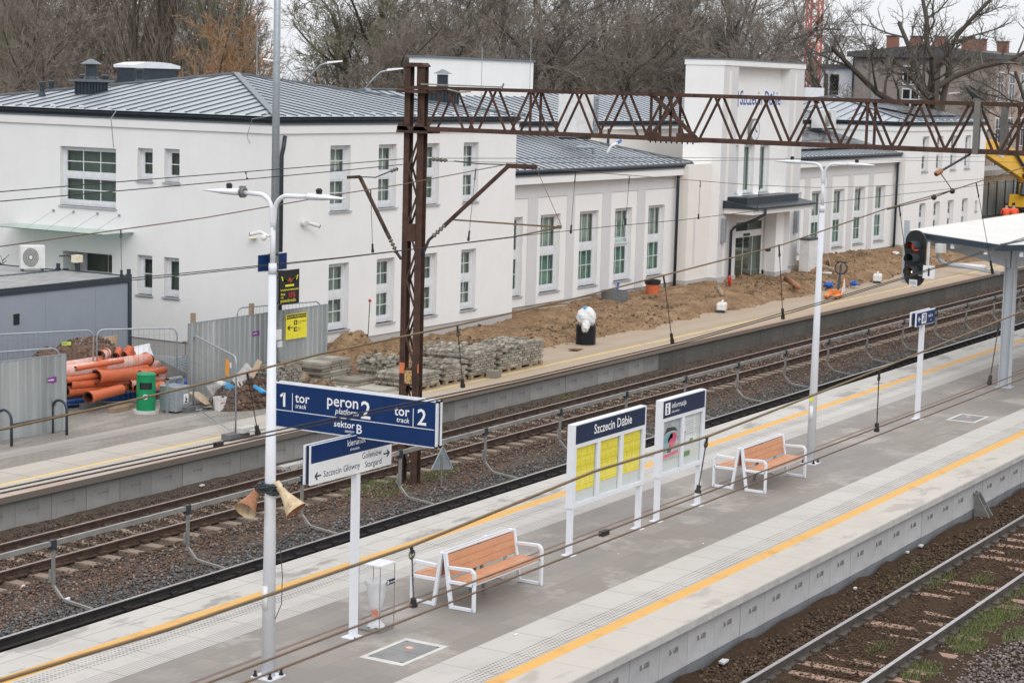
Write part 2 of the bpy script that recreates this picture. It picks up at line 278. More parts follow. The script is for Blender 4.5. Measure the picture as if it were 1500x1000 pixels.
def mk_paver():
    t=NT('grey_paving_block'); g=t.n.new('ShaderNodeNewGeometry'); col=t.ramp(g.outputs['Random Per Island'],[(0,(.22,.20,.165,1)),(.5,(.32,.295,.25,1)),(.85,(.41,.38,.325,1)),(1,(.52,.49,.43,1))]); n=t.noise(12,5,.7); col=t.mix(t.math('MULTIPLY',n,.5),col,(.20,.18,.145,1)); t.bump(n,.4,.01); return t.fin(col,.92,0,.2)
m_paver=mk_paver()
m_yellow=M1('yellow_sign_face',(.84,.74,.05,1),rough=.4); m_exyellow=M1('excavator_yellow',(.82,.47,.035,1),(.76,.42,.03,1),2,.4); m_hivis=M1('hi_vis_orange',(.78,.10,.035,1),(.70,.075,.03,1),6,.75); m_skin=M1('skin',(.45,.26,.18,1),rough=.6); m_hair=M1('dark_cap_cloth',(.03,.025,.022,1),rough=.9); m_trous=M1('navy_work_trousers',(.03,.035,.06,1),rough=.9)
m_redlamp=NT('lit_red_lens'); m_redlamp.b.inputs['Emission Color'].default_value=(1,.11,.02,1); m_redlamp.b.inputs['Emission Strength'].default_value=.35; m_redlamp=m_redlamp.fin((.5,.05,.01,1),.3)
m_lens=M1('dark_lens',(.03,.03,.03,1),rough=.15); m_amber=NT('lit_small_lamp'); m_amber.b.inputs['Emission Color'].default_value=(1,.75,.45,1); m_amber.b.inputs['Emission Strength'].default_value=2.; m_amber=m_amber.fin((.6,.45,.3,1),.3)
m_red=M1('red_paint',(.55,.05,.03,1),rough=.5); m_crane=M1('hazed_red_crane',(.62,.19,.14,1),(.52,.16,.12,1),2,.6); m_tarp=M1('blue_tarp',(.03,.30,.62,1),(.06,.36,.68,1),6,.5); m_bag=M1('black_bag',(.02,.021,.026,1),(.04,.042,.05,1),12,.3); m_film=M1('white_plastic_film',(.70,.71,.72,1),(.60,.61,.62,1),8,.45,bump=.4); m_brickred=M1('red_brick',(.23,.105,.078,1),(.29,.145,.105,1),9,.9); m_board=M1('grey_board',(.45,.44,.43,1),(.33,.32,.31,1),5,.8); m_purple=M1('purple_label',(.20,.03,.25,1),rough=.5); m_solar=M1('solar_panel',(.018,.022,.032,1),(.025,.03,.04,1),2,.2,.1,spec=.6); m_canopyroof=M1('white_canopy_sheet',(.74,.735,.71,1),(.68,.675,.655,1),.7,.55); m_canopysteel=M1('canopy_steel',(.44,.475,.51,1),(.40,.435,.47,1),3,.45)  # crane red made paler in its colour, standing in for distance haze
def mk_render(name,a,b):
    t=NT(name); n=t.noise(.6,8,.7); f=t.noise(4,6,.7,t.mapping((1,1,.3))); col=t.ramp(t.math('MULTIPLY_ADD',f,.5,t.math('MULTIPLY',n,.5)),[(.35,a),(.65,b)]); return t.fin(col,.95,0,.15)
m_apt=mk_render('sooty_render',(.25,.215,.19,1),(.34,.30,.27,1)); m_apt2=mk_render('brown_render',(.33,.265,.23,1),(.42,.345,.305,1)); m_oldroof=M1('old_roof_felt',(.10,.10,.105,1),rough=.9)
m_bark=M1('dark_bark',(.060,.050,.042,1),(.10,.085,.07,1),8,.95,bump=.5); m_bark2=M1('grey_green_bark',(.105,.095,.07,1),(.15,.135,.10,1),5,.95); m_twigB=M1('brown_twigs',(0.178,0.152,0.128,1),(0.232,0.200,0.170,1),.6,.95); m_twigG=M1('olive_twigs',(0.185,0.176,0.125,1),(0.238,0.227,0.163,1),.6,.95); m_twigR=M1('reddish_twigs',(0.193,0.158,0.131,1),(0.243,0.199,0.166,1),.6,.95); m_twigO=M1('orange_twigs',(.33,.20,.105,1),(.27,.165,.095,1),.8,.95); m_twigD=M1('dark_twigs',(0.108,0.096,0.084,1),(0.149,0.133,0.116,1),.6,.95)  # twig colours lightened, standing in for haze over the far trees

m_blind=M1('grey_green_blind',(.21,.255,.24,1),(.14,.18,.168,1),.9,.9); m_creamb=M1('cream_plastic',(.72,.66,.50,1),rough=.5)
# ---------------------------------------------------------------- camera, sky, sun
cd=bpy.data.cameras.new('camera'); cd.sensor_width=36; cd.lens=FPX/1500*36; cd.clip_start=.5; cd.clip_end=3000
cd.dof.use_dof=True; cd.dof.focus_distance=38; cd.dof.aperture_fstop=5.0
cam=bpy.data.objects.new('camera',cd); C.objects.link(cam)
cx=V((_d1.x,_d2.x,_up.x)); cy=-V((_d1.y,_d2.y,_up.y)); cz=-V((_d1.z,_d2.z,_up.z))
cam.matrix_world=Matrix(((cx.x,cy.x,cz.x,0),(cx.y,cy.y,cz.y,0),(cx.z,cy.z,cz.z,HC),(0,0,0,1))); S.camera=cam
w=bpy.data.worlds.new('World'); S.world=w; w.use_nodes=True; nt=w.node_tree; N=nt.nodes; L=nt.links
bg=N['Background']; sky=N.new('ShaderNodeTexSky'); sky.sky_type='NISHITA'; sky.sun_disc=False; SE,SR=math.radians(38),math.radians(226)
sky.sun_elevation=SE; sky.sun_rotation=SR; sky.air_density=1; sky.dust_density=3
tc=N.new('ShaderNodeTexCoord'); sx=N.new('ShaderNodeSeparateXYZ'); L.new(tc.outputs['Generated'],sx.inputs[0])
cr=N.new('ShaderNodeValToRGB'); L.new(sx.outputs[2],cr.inputs[0]); e=cr.color_ramp.elements   # overcast: brighter towards the zenith
e[0].position=0; e[0].color=(8.2,8.35,8.75,1); e[1].position=1; e[1].color=(15.6,15.7,16.1,1); q=e.new(.30); q.color=(10.8,10.9,11.3,1)
nz=N.new('ShaderNodeTexNoise'); nz.inputs['Scale'].default_value=2.2; nz.inputs['Detail'].default_value=6; mp=N.new('ShaderNodeMapping'); mp.inputs['Scale'].default_value=(1,1,3.5); L.new(tc.outputs['Generated'],mp.inputs[0]); L.new(mp.outputs[0],nz.inputs['Vector'])
mr=N.new('ShaderNodeMapRange'); L.new(nz.outputs[0],mr.inputs[0]); mr.inputs[3].default_value=.90; mr.inputs[4].default_value=1.10
vm=N.new('ShaderNodeVectorMath'); vm.operation='SCALE'; L.new(cr.outputs[0],vm.inputs[0]); L.new(mr.outputs[0],vm.inputs[3])
mx=N.new('ShaderNodeMix'); mx.data_type='RGBA'; mx.inputs[0].default_value=.90; L.new(sky.outputs[0],mx.inputs[6]); L.new(vm.outputs[0],mx.inputs[7]); L.new(mx.outputs[2],bg.inputs[0]); bg.inputs[1].default_value=.115
sd=bpy.data.lights.new('sun','SUN'); sd.energy=.9; sd.angle=math.radians(25); sd.color=(1,.98,.95); so=bpy.data.objects.new('sun',sd); C.objects.link(so)
sdir=V((math.sin(SR)*math.cos(SE),math.cos(SR)*math.cos(SE),math.sin(SE))); so.rotation_euler=sdir.to_track_quat('Z','Y').to_euler(); so.location=(0,0,60)
S.view_settings.view_transform='Standard'; S.view_settings.look='None'; S.view_settings.exposure=0; S.view_settings.gamma=1
# ---------------------------------------------------------------- ground, beds, platforms (site metres; rail heads at -0.76)
m=MB(); m.quad((-300,-300,-1.2),(700,-300,-1.2),(700,28.6,-1.2),(-300,28.6,-1.2)); m.quad((-300,28.6,-1.2),(700,28.6,-1.2),(700,28.6,-.37),(-300,28.6,-.37)); m.quad((-300,28.6,-.37),(700,28.6,-.37),(700,700,-.37),(-300,700,-.37))
struct(m,'ground',[m_earth],'flat winter ground around the station')
def hfield(name,x0,x1,y0,y1,nx,ny,fn,mats,label):
    m=MB(); vs=[]; 
    for j in range(ny+1):
        for i in range(nx+1):
            x=x0+(x1-x0)*i/nx; y=y0+(y1-y0)*j/ny; vs.append((x,y,fn(x,y)))
    m.add(vs,[(j*(nx+1)+i,j*(nx+1)+i+1,(j+1)*(nx+1)+i+1,(j+1)*(nx+1)+i) for j in range(ny) for i in range(nx)])
    return struct(m,name,mats,label,smooth=True)
nz3=lambda x,y,s,k=0: mnoise.noise((x*s,y*s,k))
hfield('track_bed',5,190,19.88,28.0,500,28,lambda x,y:-.965+.03*nz3(x,y,1.3)+.02*nz3(x,y,4)+.05*max(0,1-abs(y-23.7)/1.2)+(.07*max(0,(y-27.0)/.8) if y>27 else 0),[m_bed],'dirty ballast bed of the two tracks before the station')
hfield('track_bed',5,150,-12,12.63,400,60,lambda x,y:-.955+.03*nz3(x,y,1.3)+.025*nz3(x,y,4)-(.03 if y<9 else 0)+((.022+.03*nz3(x,y,.9,4)+.03*nz3(x,y,2.7,9)) if 9.3<y<12.2 else 0)+(.10*max(0,(y-11.8)/.8)*(1+nz3(x,y,2)) if y>11.8 else 0),[m_peat],'brown trackside bed below the island platform')
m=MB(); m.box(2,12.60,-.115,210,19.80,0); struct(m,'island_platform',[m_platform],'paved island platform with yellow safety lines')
m=MB(); m.box(2,27.85,-.33,230,34.6,-.2); struct(m,'station_platform',[m_oldplat],'old paved platform along the station')
m=MB(); m.box(2,12.78,-1.2,210,19.62,-.116); struct(m,'platform_core',[m_concdark],'concrete core below the island platform')
def soil_h(x,y):
    e=min((y-30.6+.5*nz3(x,0,.35))/1.0,1); e*=min(max((x-43.5-.8*nz3(0,y,.6))/3,0),1)
    if e<=0: return -.45
    h=-.2+.28*e*(.55+.9*(nz3(x,y,.45)*.5+.5))+.11*nz3(x,y,1.4)+.085*nz3(x,y,3.6,5)+.05*nz3(x,y,8,2)
    for (mx_,my,r,a) in ((47.6,33.4,1.3,.62),(49.5,33.2,1.5,.20),(60,33.6,2.2,.18),(86,33.6,4,.38),(90,33.8,4,.45),(95,33.4,3.5,.35),(72,33.7,3,.12)):
        d=math.hypot(x-mx_,(y-my)*1.2)/r
        if d<1: h+=a*(1-d*d)**2*(1+.3*nz3(x,y,2.5))
    return max(h-.05,-.45) if e<.25 else h
hfield('soil',43.5,128,29.9,36.2,900,80,soil_h,[m_soil],'dug sandy soil before the station walls')
m=MB(); m.quad((30,46,-.2),(420,46,-.2),(420,60,-.2),(30,60,-.2)); struct(m,'forecourt_road',[m_asphalt],'road behind the station')
# ---------------------------------------------------------------- loose stones, clods, grass
def stones(name,label,mat,regs,cat):
    base=np.array([(1,0,0),(-1,0,0),(0,1,0),(0,-1,0),(0,0,1),(0,0,-1)],float); F=np.array([(0,2,4),(2,1,4),(1,3,4),(3,0,4),(2,0,5),(1,2,5),(3,1,5),(0,3,5)])
    rg=np.random.default_rng(len(label)); P=[];R=[]
    for (x0,x1,y0,y1,z,n,r0,r1,pw) in regs:
        u=rg.random(n)**pw; P.append(np.stack([x0+(x1-x0)*u,y0+(y1-y0)*rg.random(n),z+rg.normal(0,.018,n)],1)); R.append(rg.uniform(r0,r1,n))
    P=np.concatenate(P); R=np.concatenate(R); n=len(P); vs=base[None]*rg.uniform(.55,1.25,(n,6,1)); 
    a=rg.random(n)*6.28; b=rg.random(n)*6.28; ca,sa,cb,sb=np.cos(a),np.sin(a),np.cos(b),np.sin(b)
    x=vs[:,:,0]*ca[:,None]-vs[:,:,1]*sa[:,None]; y=vs[:,:,0]*sa[:,None]+vs[:,:,1]*ca[:,None]; z=vs[:,:,2]; y2=y*cb[:,None]-z*sb[:,None]; z2=y*sb[:,None]+z*cb[:,None]
    co=np.stack([x,y2,z2*.8],2)*R[:,None,None]+P[:,None,:]; co=co.reshape(-1,3); fs=(F[None]+6*np.arange(n)[:,None,None]).reshape(-1,3)
    me=bpy.data.meshes.new(name); me.vertices.add(len(co)); me.vertices.foreach_set('co',co.ravel()); me.loops.add(fs.size); me.loops.foreach_set('vertex_index',fs.ravel().astype(np.int32))
    me.polygons.add(len(fs)); me.polygons.foreach_set('loop_start',np.arange(0,fs.size,3,dtype=np.int32)); me.polygons.foreach_set('loop_total',np.full(len(fs),3,np.int32)); me.materials.append(mat); me.update(); me.validate()
    o=bpy.data.objects.new(name,me); C.objects.link(o); tag(o,label,cat,None,'stuff')
stones('ballast','loose mixed rusty and grey ballast between the two middle tracks',m_stA,[(23,90,23.2,24.72,-.93,24000,.02,.042,1.5),(24,90,24.72,25.2,-.965,3000,.015,.03,1.4),(23,60,22.4,24.7,-.91,2600,.025,.045,1.5)],'ballast')
stones('grey_ballast','fresh grey ballast beside the dark rail of the island platform',m_stG,[(22,80,22.3,23.5,-.93,15000,.02,.045,1.5)],'ballast')
stones('brown_ballast','fine brown ballast below the station platform wall',m_stB,[(25,100,26.95,27.88,-.91,16000,.012,.032,1.3),(24,100,25.32,26.72,-.915,20000,.015,.04,1.3)],'ballast')
stones('soil_clods','dark brown earth clods along the pale platform wall',m_clod,[(24,60,11.78,12.56,-.90,15000,.015,.05,1.3),(24,56,10.2,11.55,-.925,15000,.012,.03,1.3),(24,50,11.65,12.1,-.93,5000,.012,.035,1.3)],'soil')
stones('pink_ballast','pinkish grey ballast at the outer side of the nearest track',m_stP,[(24,46,6.0,9.2,-.955,19000,.022,.05,1.2),(24,56,9.1,10.0,-.955,4500,.015,.035,1.2)],'ballast')
cl=[]; DC=[(random.uniform(44,100),random.uniform(30.4,34.5),random.uniform(.3,1.4)) for _ in range(60)]
for i in range(17000):
    cc_=random.choice(DC); x=cc_[0]+random.gauss(0,cc_[2]*1.3); y=min(max(cc_[1]+random.gauss(0,cc_[2]*.5),30.2),35);
    if x<44: continue
    cl.append((x,x,y,y,soil_h(x,y)+.0,1,.008,random.choice((.02,.025,.03,.04,.09)),1))
stones('sand_clods','sandy clods scattered over the dug soil by the station',m_sandclod,cl,'soil')
def grass(label,tufts):
    m=MB()
    for (x,y,z,r,n,h) in tufts:
        for i in range(n):
            a=random.random()*6.28; q=r*math.sqrt(random.random()); bx,by=x+q*math.cos(a)*1.6,y+q*math.sin(a)*.7; hh=h*random.uniform(.4,1.1); dx,dy=random.uniform(-.5,.5)*hh,random.uniform(-.5,.5)*hh; t=random.random()*3.14; wx,wy=.009*math.cos(t),.009*math.sin(t)
            m.add([(bx-wx,by-wy,z),(bx+wx,by+wy,z),(bx+dx*.5+wx*.7,by+dy*.5,z+hh*.7),(bx+dx,by+dy,z+hh)],[(0,1,2),(0,2,3)])
    tag(m.build('grass',[m_grass]),label,'grass',None,'stuff')
T=[]
for (px,py,r,n) in ((1340,832,.5,500),(1362,850,.55,650),(1440,850,.3,250),(1310,858,.4,300),(1460,880,.4,300),(1495,865,.3,300),(1438,915,.45,900),(1470,900,.4,600),(1405,930,.45,700),(1350,985,.4,500),(1205,835,.25,120),(1245,850,.2,100),(1448,905,.35,900),(1420,945,.35,600),(1490,930,.35,350),(1290,950,.3,150)):
    p=gp(px,py,-.94); T.append((p.x,p.y,-.95,r,n,.11))
grass('fresh green grass growing between the rails of the nearest track',T)
T=[]
for (px,py,r,n) in ((545,712,.55,600),(570,722,.4,400),(625,700,.5,600),(655,690,.3,250),(520,725,.3,200),(635,742,.2,200),(830,582,.35,250),(440,672,.2,60)):
    p=gp(px,py,-.93); T.append((p.x,p.y,-.94,r,n,.09))
grass('green and mossy tufts around the rusty mast foot',T)
# ---------------------------------------------------------------- tracks
def rail_prof(): return [(-.075,0),(.075,0),(.075,.015),(.012,.03),(.012,.125),(.036,.135),(.036,.165),(-.036,.165),(-.036,.135),(-.012,.125),(-.012,.03),(-.075,.015)]
def track(label,yc,x0,x1,mats,sleep,ns,group,gauge=.7525,side=None):
    t=thing('railway_track',label,'track',(x0,yc,-.925),0)
    for s in (-1,1):
        m=MB(); m.prism(rail_prof(),(0,s*gauge,0),Y_,Z_,X_*(x1-x0)); m.mat(1); m.box(0,s*gauge-.034,.165,x1-x0,s*gauge+.034,.168); m.mat(0)
        if sleep:
            for i in range(min(int((x1-x0)/.6),150)):
                for q in (-1,1): m.box(i*.6+.08,s*gauge+q*.085-.06,.0,i*.6+.26,s*gauge+q*.085+.06,.055)
        if not sleep:
            for i in range(150): m.box(i*.6+20,s*gauge-.10,.0,i*.6+20.14,s*gauge+.10,.06)
        m.build('rail',mats,t)
    if sleep:
        m=MB(); m.hexa([(-.13,-1.3,-.2),(.13,-1.3,-.2),(.13,1.3,-.2),(-.13,1.3,-.2),(-.11,-1.28,-.0),(.11,-1.28,-.0),(.11,1.28,-.0),(-.11,1.28,-.0)]); s0=m.build('sleeper',[sleep],t,bevel=.01); s0.location=(.17,0,.0)
        for i in range(1,ns):
            c=s0.copy(); C.objects.link(c); c.parent=t; c.location=(.17+.6*i,random.uniform(-.02,.02),random.uniform(-.018,.008)); c.rotation_euler=(0,0,random.uniform(-.012,.012))
    return t
track('track with brown rails and pale sleeper ends beside the station platform',26.02,24.0,200,[m_rust2,m_railtop2],m_sleeper,99,None)
track('nearest track with shiny rail heads and pinkish sleepers',10.88,18,160,[m_railside,m_railtop],m_sleeper2,70,None)
track('track with a dark rail hidden close under the island platform',21.47,5,200,[m_railblack,m_railtop],None,0,None)
# ---------------------------------------------------------------- platform edge walls, panel by panel
def wall(label,y,zt,zb,x0,n,pw,mats,face,band):
    t=thing('retaining_wall',label,'wall',(x0,y,zb)); m=MB(); h=zt-zb; g=.006
    if band:
        m.mat(0).box(g,0,.30,pw-g,.15*face,h); m.mat(1).box(g,.002*face,0,pw-g,.15*face,.297)
    else: m.mat(0).box(g,0,0,pw-g,.15*face,h)
    m.mat(2).box(-.0,.03*face,0,g*1.4,.10*face,h); 
    # impressed maker's stamp: a row of small raised strokes
    m.mat(3); f=-face; x=pw*.5-.15; q=h*.64; hh=.085 if band else .045
    for i in range(7):
        if i!=2:
            m.box(x,f*.004,q,x+.009,0,q+hh); m.box(x+.024,f*.004,q,x+.032,0,q+hh*random.choice((.5,1))); m.box(x+.009,f*.004,q+hh*random.choice((.4,.85,0)),x+.024,0,q+hh*random.choice((.55,1,.5)))
        x+=.045
    p0=m.build('wall_panel',mats,t); p1=p0
    for i in range(1,n):
        if not band and i==35: p1=p0.copy(); p1.data=p0.data.copy(); p1.data.materials[0]=m_concgrime; q=p1
        else: q=None
        c=q or p1.copy(); C.objects.link(c); c.parent=t; c.location=(pw*i,random.uniform(-.006,.006),0)
wall('pale panel wall with dark grey foot band under the island platform edge',12.72,-.116,-1.05,18.35,95,.985,[m_panel,m_panelband,m_joint,m_stamp],1,True)
wall('stained grey panel wall under the station platform edge',27.93,-.331,-1.1,21.2,100,1.015,[m_conc2,m_panelband,m_joint,m_stamp],1,False)
m=MB(); 
for i in range(190): m.box(2+i*1.0+.004,12.585,-.118,3+i*1.0-.004,12.72,-.004)
struct(m,'platform_coping',[m_conc],'pale coping blocks along the island platform edge')
# ---------------------------------------------------------------- station building
B=thing('station_building','long white rendered railway station with grey seamed metal roofs','station',(44.6,34.1,-.2))
def bp(m,name,mats,par=None,**k): return m.build(name,mats,par or B,world=True,**k)
def facade(m,ax,c,a0,a1,z0,z1,holes,depth,inw,k0=0,kr=0):
    us=sorted({a0,a1,*[h[0] for h in holes],*[h[1] for h in holes]}); zs=sorted({z0,z1,*[h[2] for h in holes],*[h[3] for h in holes]})
    P=(lambda u,d,z:(u,c+inw*d,z)) if ax=='y' else (lambda u,d,z:(c+inw*d,u,z)); m.mat(k0)
    for i in range(len(us)-1):
        for j in range(len(zs)-1):
            um,zm=(us[i]+us[i+1])/2,(zs[j]+zs[j+1])/2
            if any(h[0]<um<h[1] and h[2]<zm<h[3] for h in holes): continue
            m.quad(P(us[i],0,zs[j]),P(us[i+1],0,zs[j]),P(us[i+1],0,zs[j+1]),P(us[i],0,zs[j+1]))
    m.mat(kr)
    for h in holes:
        u0,u1,w0,w1=h[:4]
        for a,b in (((u0,w0),(u1,w0)),((u1,w0),(u1,w1)),((u1,w1),(u0,w1)),((u0,w1),(u0,w0))): m.quad(P(a[0],0,a[1]),P(b[0],0,b[1]),P(b[0],depth,b[1]),P(a[0],depth,a[1]))
    m.mat(0)
def window(ax,c,a0,a1,z0,z1,sashes,cols,inw=1,d=.17,sill=True,glass=None,curt=0,name='window',lowbar=.0):
    P=(lambda u,q,z:(u,c+inw*q,z)) if ax=='y' else (lambda u,q,z:(c+inw*q,u,z))
    def bx(m,u0,u1,q0,q1,w0,w1):
        a,b=P(u0,q0,w0),P(u1,q1,w1); m.box(min(a[0],b[0]),min(a[1],b[1]),w0,max(a[0],b[0]),max(a[1],b[1]),w1)
    m=MB(); f=.08
    bx(m,a0,a0+f,d,d+.07,z0,z1); bx(m,a1-f,a1,d,d+.07,z0,z1); bx(m,a0+f,a1-f,d,d+.07,z1-f,z1); bx(m,a0+f,a1-f,d,d+.07,z0,z0+f+lowbar)
    H=z1-z0; zz=[]
    for i,(s0,s1,rows) in enumerate(sashes):
        b0,b1=z0+f+lowbar+(H-2*f-lowbar)*s0,z0+f+lowbar+(H-2*f-lowbar)*s1
        if i: bx(m,a0+f,a1-f,d+.002,d+.066,prev,b0)
        prev=b1; g=.045
        bx(m,a0+f,a0+f+g,d+.012,d+.05,b0,b1); bx(m,a1-f-g,a1-f,d+.012,d+.05,b0,b1); bx(m,a0+f+g,a1-f-g,d+.012,d+.05,b1-g,b1); bx(m,a0+f+g,a1-f-g,d+.012,d+.05,b0,b0+g*1.6)
        for k in range(1,cols): u=a0+f+(a1-a0-2*f)*k/cols; bx(m,u-.013,u+.013,d+.02,d+.046,b0+g*1.6,b1-g)
        for k in range(1,rows): z=b0+(b1-b0)*k/rows; bx(m,a0+f+g,a1-f-g,d+.019,d+.044,z-.013,z+.013)
        zz.append((b0,b1))
    o=bp(m,name,[m_pvc])
    m=MB(); G=[glass or m_glass,m_teal]
    for i,(b0,b1) in enumerate(zz):
        m.mat(1 if (glass is m_teal and i==0) else 0); m.quad(P(a0+f,d+.033,b0),P(a1-f,d+.033,b0),P(a1-f,d+.033,b1),P(a0+f,d+.033,b1))
    bp(m,'pane',[m_glass if glass is m_teal else G[0],m_teal],o)
    if sill: m=MB(); bx(m,a0-.04,a1+.04,-.06,d,z0-.045,z0); bp(m,'sill',[m_sill],o)
    if curt:
        m=MB(); n=14; zt,zb=z1-.05,z0+.1
        seg=[(a0+.08,a0+.08+(a1-a0)*.22),(a0+(a1-a0)*.42,a1-.06)] if curt<3 else [(a0+.08,a1-.08)]
        for (u0,u1) in seg:
            for i in range(n):
                ua,ub=u0+(u1-u0)*i/n,u0+(u1-u0)*(i+1)/n; qa,qb=.34+.03*(i%2),.34+.03*((i+1)%2); m.quad(P(ua,qa,zb),P(ub,qb,zb),P(ub,qb,zt),P(ua,qa,zt))
        bp(m,'curtain',[m_blind if curt==4 else m_curtain],o)
    return o
def rooms(ax,c,a0,a1,z0,z1,depth,inw=1):
    P=(lambda u,q,z:(u,c+inw*q,z)) if ax=='y' else (lambda u,q,z:(c+inw*q,u,z)); m=MB(); e=.32
    m.quad(P(a0,depth,z0),P(a1,depth,z0),P(a1,depth,z1),P(a0,depth,z1)); m.quad(P(a0,e,z0),P(a1,e,z0),P(a1,depth,z0),P(a0,depth,z0)); m.quad(P(a0,e,z1),P(a1,e,z1),P(a1,depth,z1),P(a0,depth,z1)); m.quad(P(a0,e,z0),P(a0,depth,z0),P(a0,depth,z1),P(a0,e,z1)); m.quad(P(a1,e,z0),P(a1,depth,z0),P(a1,depth,z1),P(a1,e,z1))
    for k in range(1,int((a1-a0)/3)): u=a0+k*3.1; m.quad(P(u,e,z0),P(u,depth,z0),P(u,depth,z1),P(u,e,z1))
    bp(m,'room_interior',[m_room])
def hiproof(x0,x1,y0,y1,ze,sl,sp=.56,name='roof',sides='lfrb',ridgecap=True):
    hw=min(x1-x0,y1-y0)/2; zt=ze+sl*hw; m=MB(); m.mat(0)
    if x1-x0>=y1-y0: R0,R1=(x0+hw,y0+hw,zt),(x1-hw,y0+hw,zt)
    else: R0,R1=(x0+hw,y0+hw,zt),(x0+hw,y1-hw,zt)
    c=[(x0,y0,ze),(x1,y0,ze),(x1,y1,ze),(x0,y1,ze)]; long=x1-x0>=y1-y0
    if abs(R0[0]-R1[0])+abs(R0[1]-R1[1])<.02: 
        for i in range(4): m.poly([c[i],c[(i+1)%4],R0])
    elif long: m.poly([c[0],c[1],R1,R0]); m.poly([c[1],c[2],R1]); m.poly([c[2],c[3],R0,R1]); m.poly([c[3],c[0],R0])
    else: m.poly([c[0],c[1],R0]); m.poly([c[1],c[2],R1,R0]); m.poly([c[2],c[3],R1]); m.poly([c[3],c[0],R0,R1])
    m.mat(1)
    def seams(p,u,v,Ln):
        n=int(Ln/sp)
        for i in range(1,n+1):
            t=i*Ln/(n+1); r=min(t,Ln-t,hw)
            if r<.3: continue
            a=V(p)+u*t+v*.06; b=V(p)+u*t+v*(r-.08); a.z+=sl*.06+.022; b.z+=sl*(r-.08)+.022; m.bar(a,b,.024,.03)
    if 'f' in sides: seams(c[0],X_,Y_,x1-x0)
    if 'l' in sides: seams(c[0],Y_,X_,y1-y0)
    if 'r' in sides: seams(c[1],Y_,-X_,y1-y0)
    if 'b' in sides: seams(c[3],X_,-Y_,x1-x0)
    m.mat(2)
    for a,b in ((c[0],R0),(c[1],R1 if long else R0),(c[2],R1),(c[3],R0 if long else R1),(R0,R1)):
        if (V(a)-V(b)).length>.1: m.bar(V(a)+Z_*.04,V(b)+Z_*.04,.20,.05)
    m.mat(3)
    for a,b in ((c[0],c[1]),(c[1],c[2]),(c[2],c[3]),(c[3],c[0])):   # snow stops: small clips a little above the eaves
        a,b=V(a),V(b); n=int((b-a).length/1.1); ctr=V(((x0+x1)/2,(y0+y1)/2,0))
        for i in range(n):
            p=a+(b-a)*(i+.5)/n; inn=V((-(b-a).y,(b-a).x,0)).normalized(); p+=inn*.28; p.z+=sl*.28+.04; m.obox(p,(.05,0,0),(0,.05,0),(0,0,.025))
    o=bp(m,name,[m_roof,m_seam,m_flash,m_pvc]); return o
def eaves(x0,x1,y0,y1,zt,ov,gut=True,faces='flr',corn=.42,name='cornice'):
    # rendered cornice band, metal flashing and a box gutter round the eaves (building walls at x0..x1, y0..y1)
    m=MB(); o=ov
    segs={'f':((x0-o,y0-o),(x1+o,y0-o)),'l':((x0-o,y1+o),(x0-o,y0-o)),'r':((x1+o,y0-o),(x1+o,y1+o)),'b':((x1+o,y1+o),(x0-o,y1+o))}
    m.mat(0).box(x0-o,y0-o,zt-corn-.06,x1+o,y1+o,zt-.24); m.mat(1).box(x0-o-.03,y0-o-.03,zt-.238,x1+o+.03,y1+o+.03,zt-.20)
    m.mat(2).box(x0-o+.02,y0-o+.02,zt-.198,x1+o-.02,y1+o-.02,zt-.03)
    c=bp(m,name,[m_plaster,m_flash,m_gutter]); m=MB()
    for f in faces:
        a,b=segs[f]; m.tube([(a[0],a[1],zt-.07),(b[0],b[1],zt-.07)],.075,8)
    bp(m,'gutter',[m_gutter],smooth=True)
ALL=[]
# left block
x0,x1,y0,y1=44.6,57.9,34.1,47.4
fw=[(47.28,48.30),(49.76,50.72),(52.16,53.14),(54.58,55.50)]
H1=[(a,b,.70,2.68) for a,b in fw]+[(a,b,4.22,6.14) for a,b in fw]
lw=[(39.90,42.10,4.10,5.86),(38.50,39.07,4.98,5.92),(37.49,38.06,4.98,5.94),(38.50,39.07,1.64,2.80),(37.49,38.06,1.64,2.80),(40.05,42.0,-.1,2.73)]
m=MB(); facade(m,'y',y0,x0,x1,.36,6.55,H1,.26,1); facade(m,'x',x0,y0,y1,.36,6.55,[h if h[2]>0 else (h[0],h[1],.36,h[3]) for h in lw],.26,1); m.quad((x1,y0,-.4),(x1,y1,-.4),(x1,y1,6.55),(x1,y0,6.55)); m.quad((x0,y1,-.4),(x1,y1,-.4),(x1,y1,6.55),(x0,y1,6.55))
bp(m,'wall',[m_plaster])
m=MB(); m.box(x0+.035,y0+.035,-.5,x1-.035,y0+.4,.36); m.box(x0+.035,y0+.4,-.5,x0+.4,y1,.36); m.quad((x0,y0,.359),(x1,y0,.359),(x1,y0+.05,.359),(x0,y0+.05,.359)); bp(m,'plinth',[m_plinth])
cu=[3,3,1,1,1,3,3,3]
for i,h in enumerate(H1): window('y',y0,*h,[(0,.45,2),(.55,1,2)],2,curt=cu[i] if i<4 else (3,3,1,3)[i-4],lowbar=.06)
window('x',x0,*lw[0],[(0,.47,2),(.54,1,2)],3,d=.16,curt=4,lowbar=.03)
for h in lw[1:5]: window('x',x0,*h,[(0,1,2)],1,d=.16,lowbar=.05,curt=4)
window('x',x0,40.05,42.0,-.1,2.73,[(0,.72,1),(.76,1,1)],2,d=.9,sill=False,name='entrance_door')
m=MB()
for (a,b) in (((40.05,-.1),(40.05,2.73)),((40.05,2.73),(42.0,2.73)),((42.0,2.73),(42.0,-.1))): m.quad((x0+.26,a[0],a[1]),(x0+.26,b[0],b[1]),(x0+.95,b[0],b[1]),(x0+.95,a[0],a[1]))
bp(m,'door_reveal',[m_plaster])
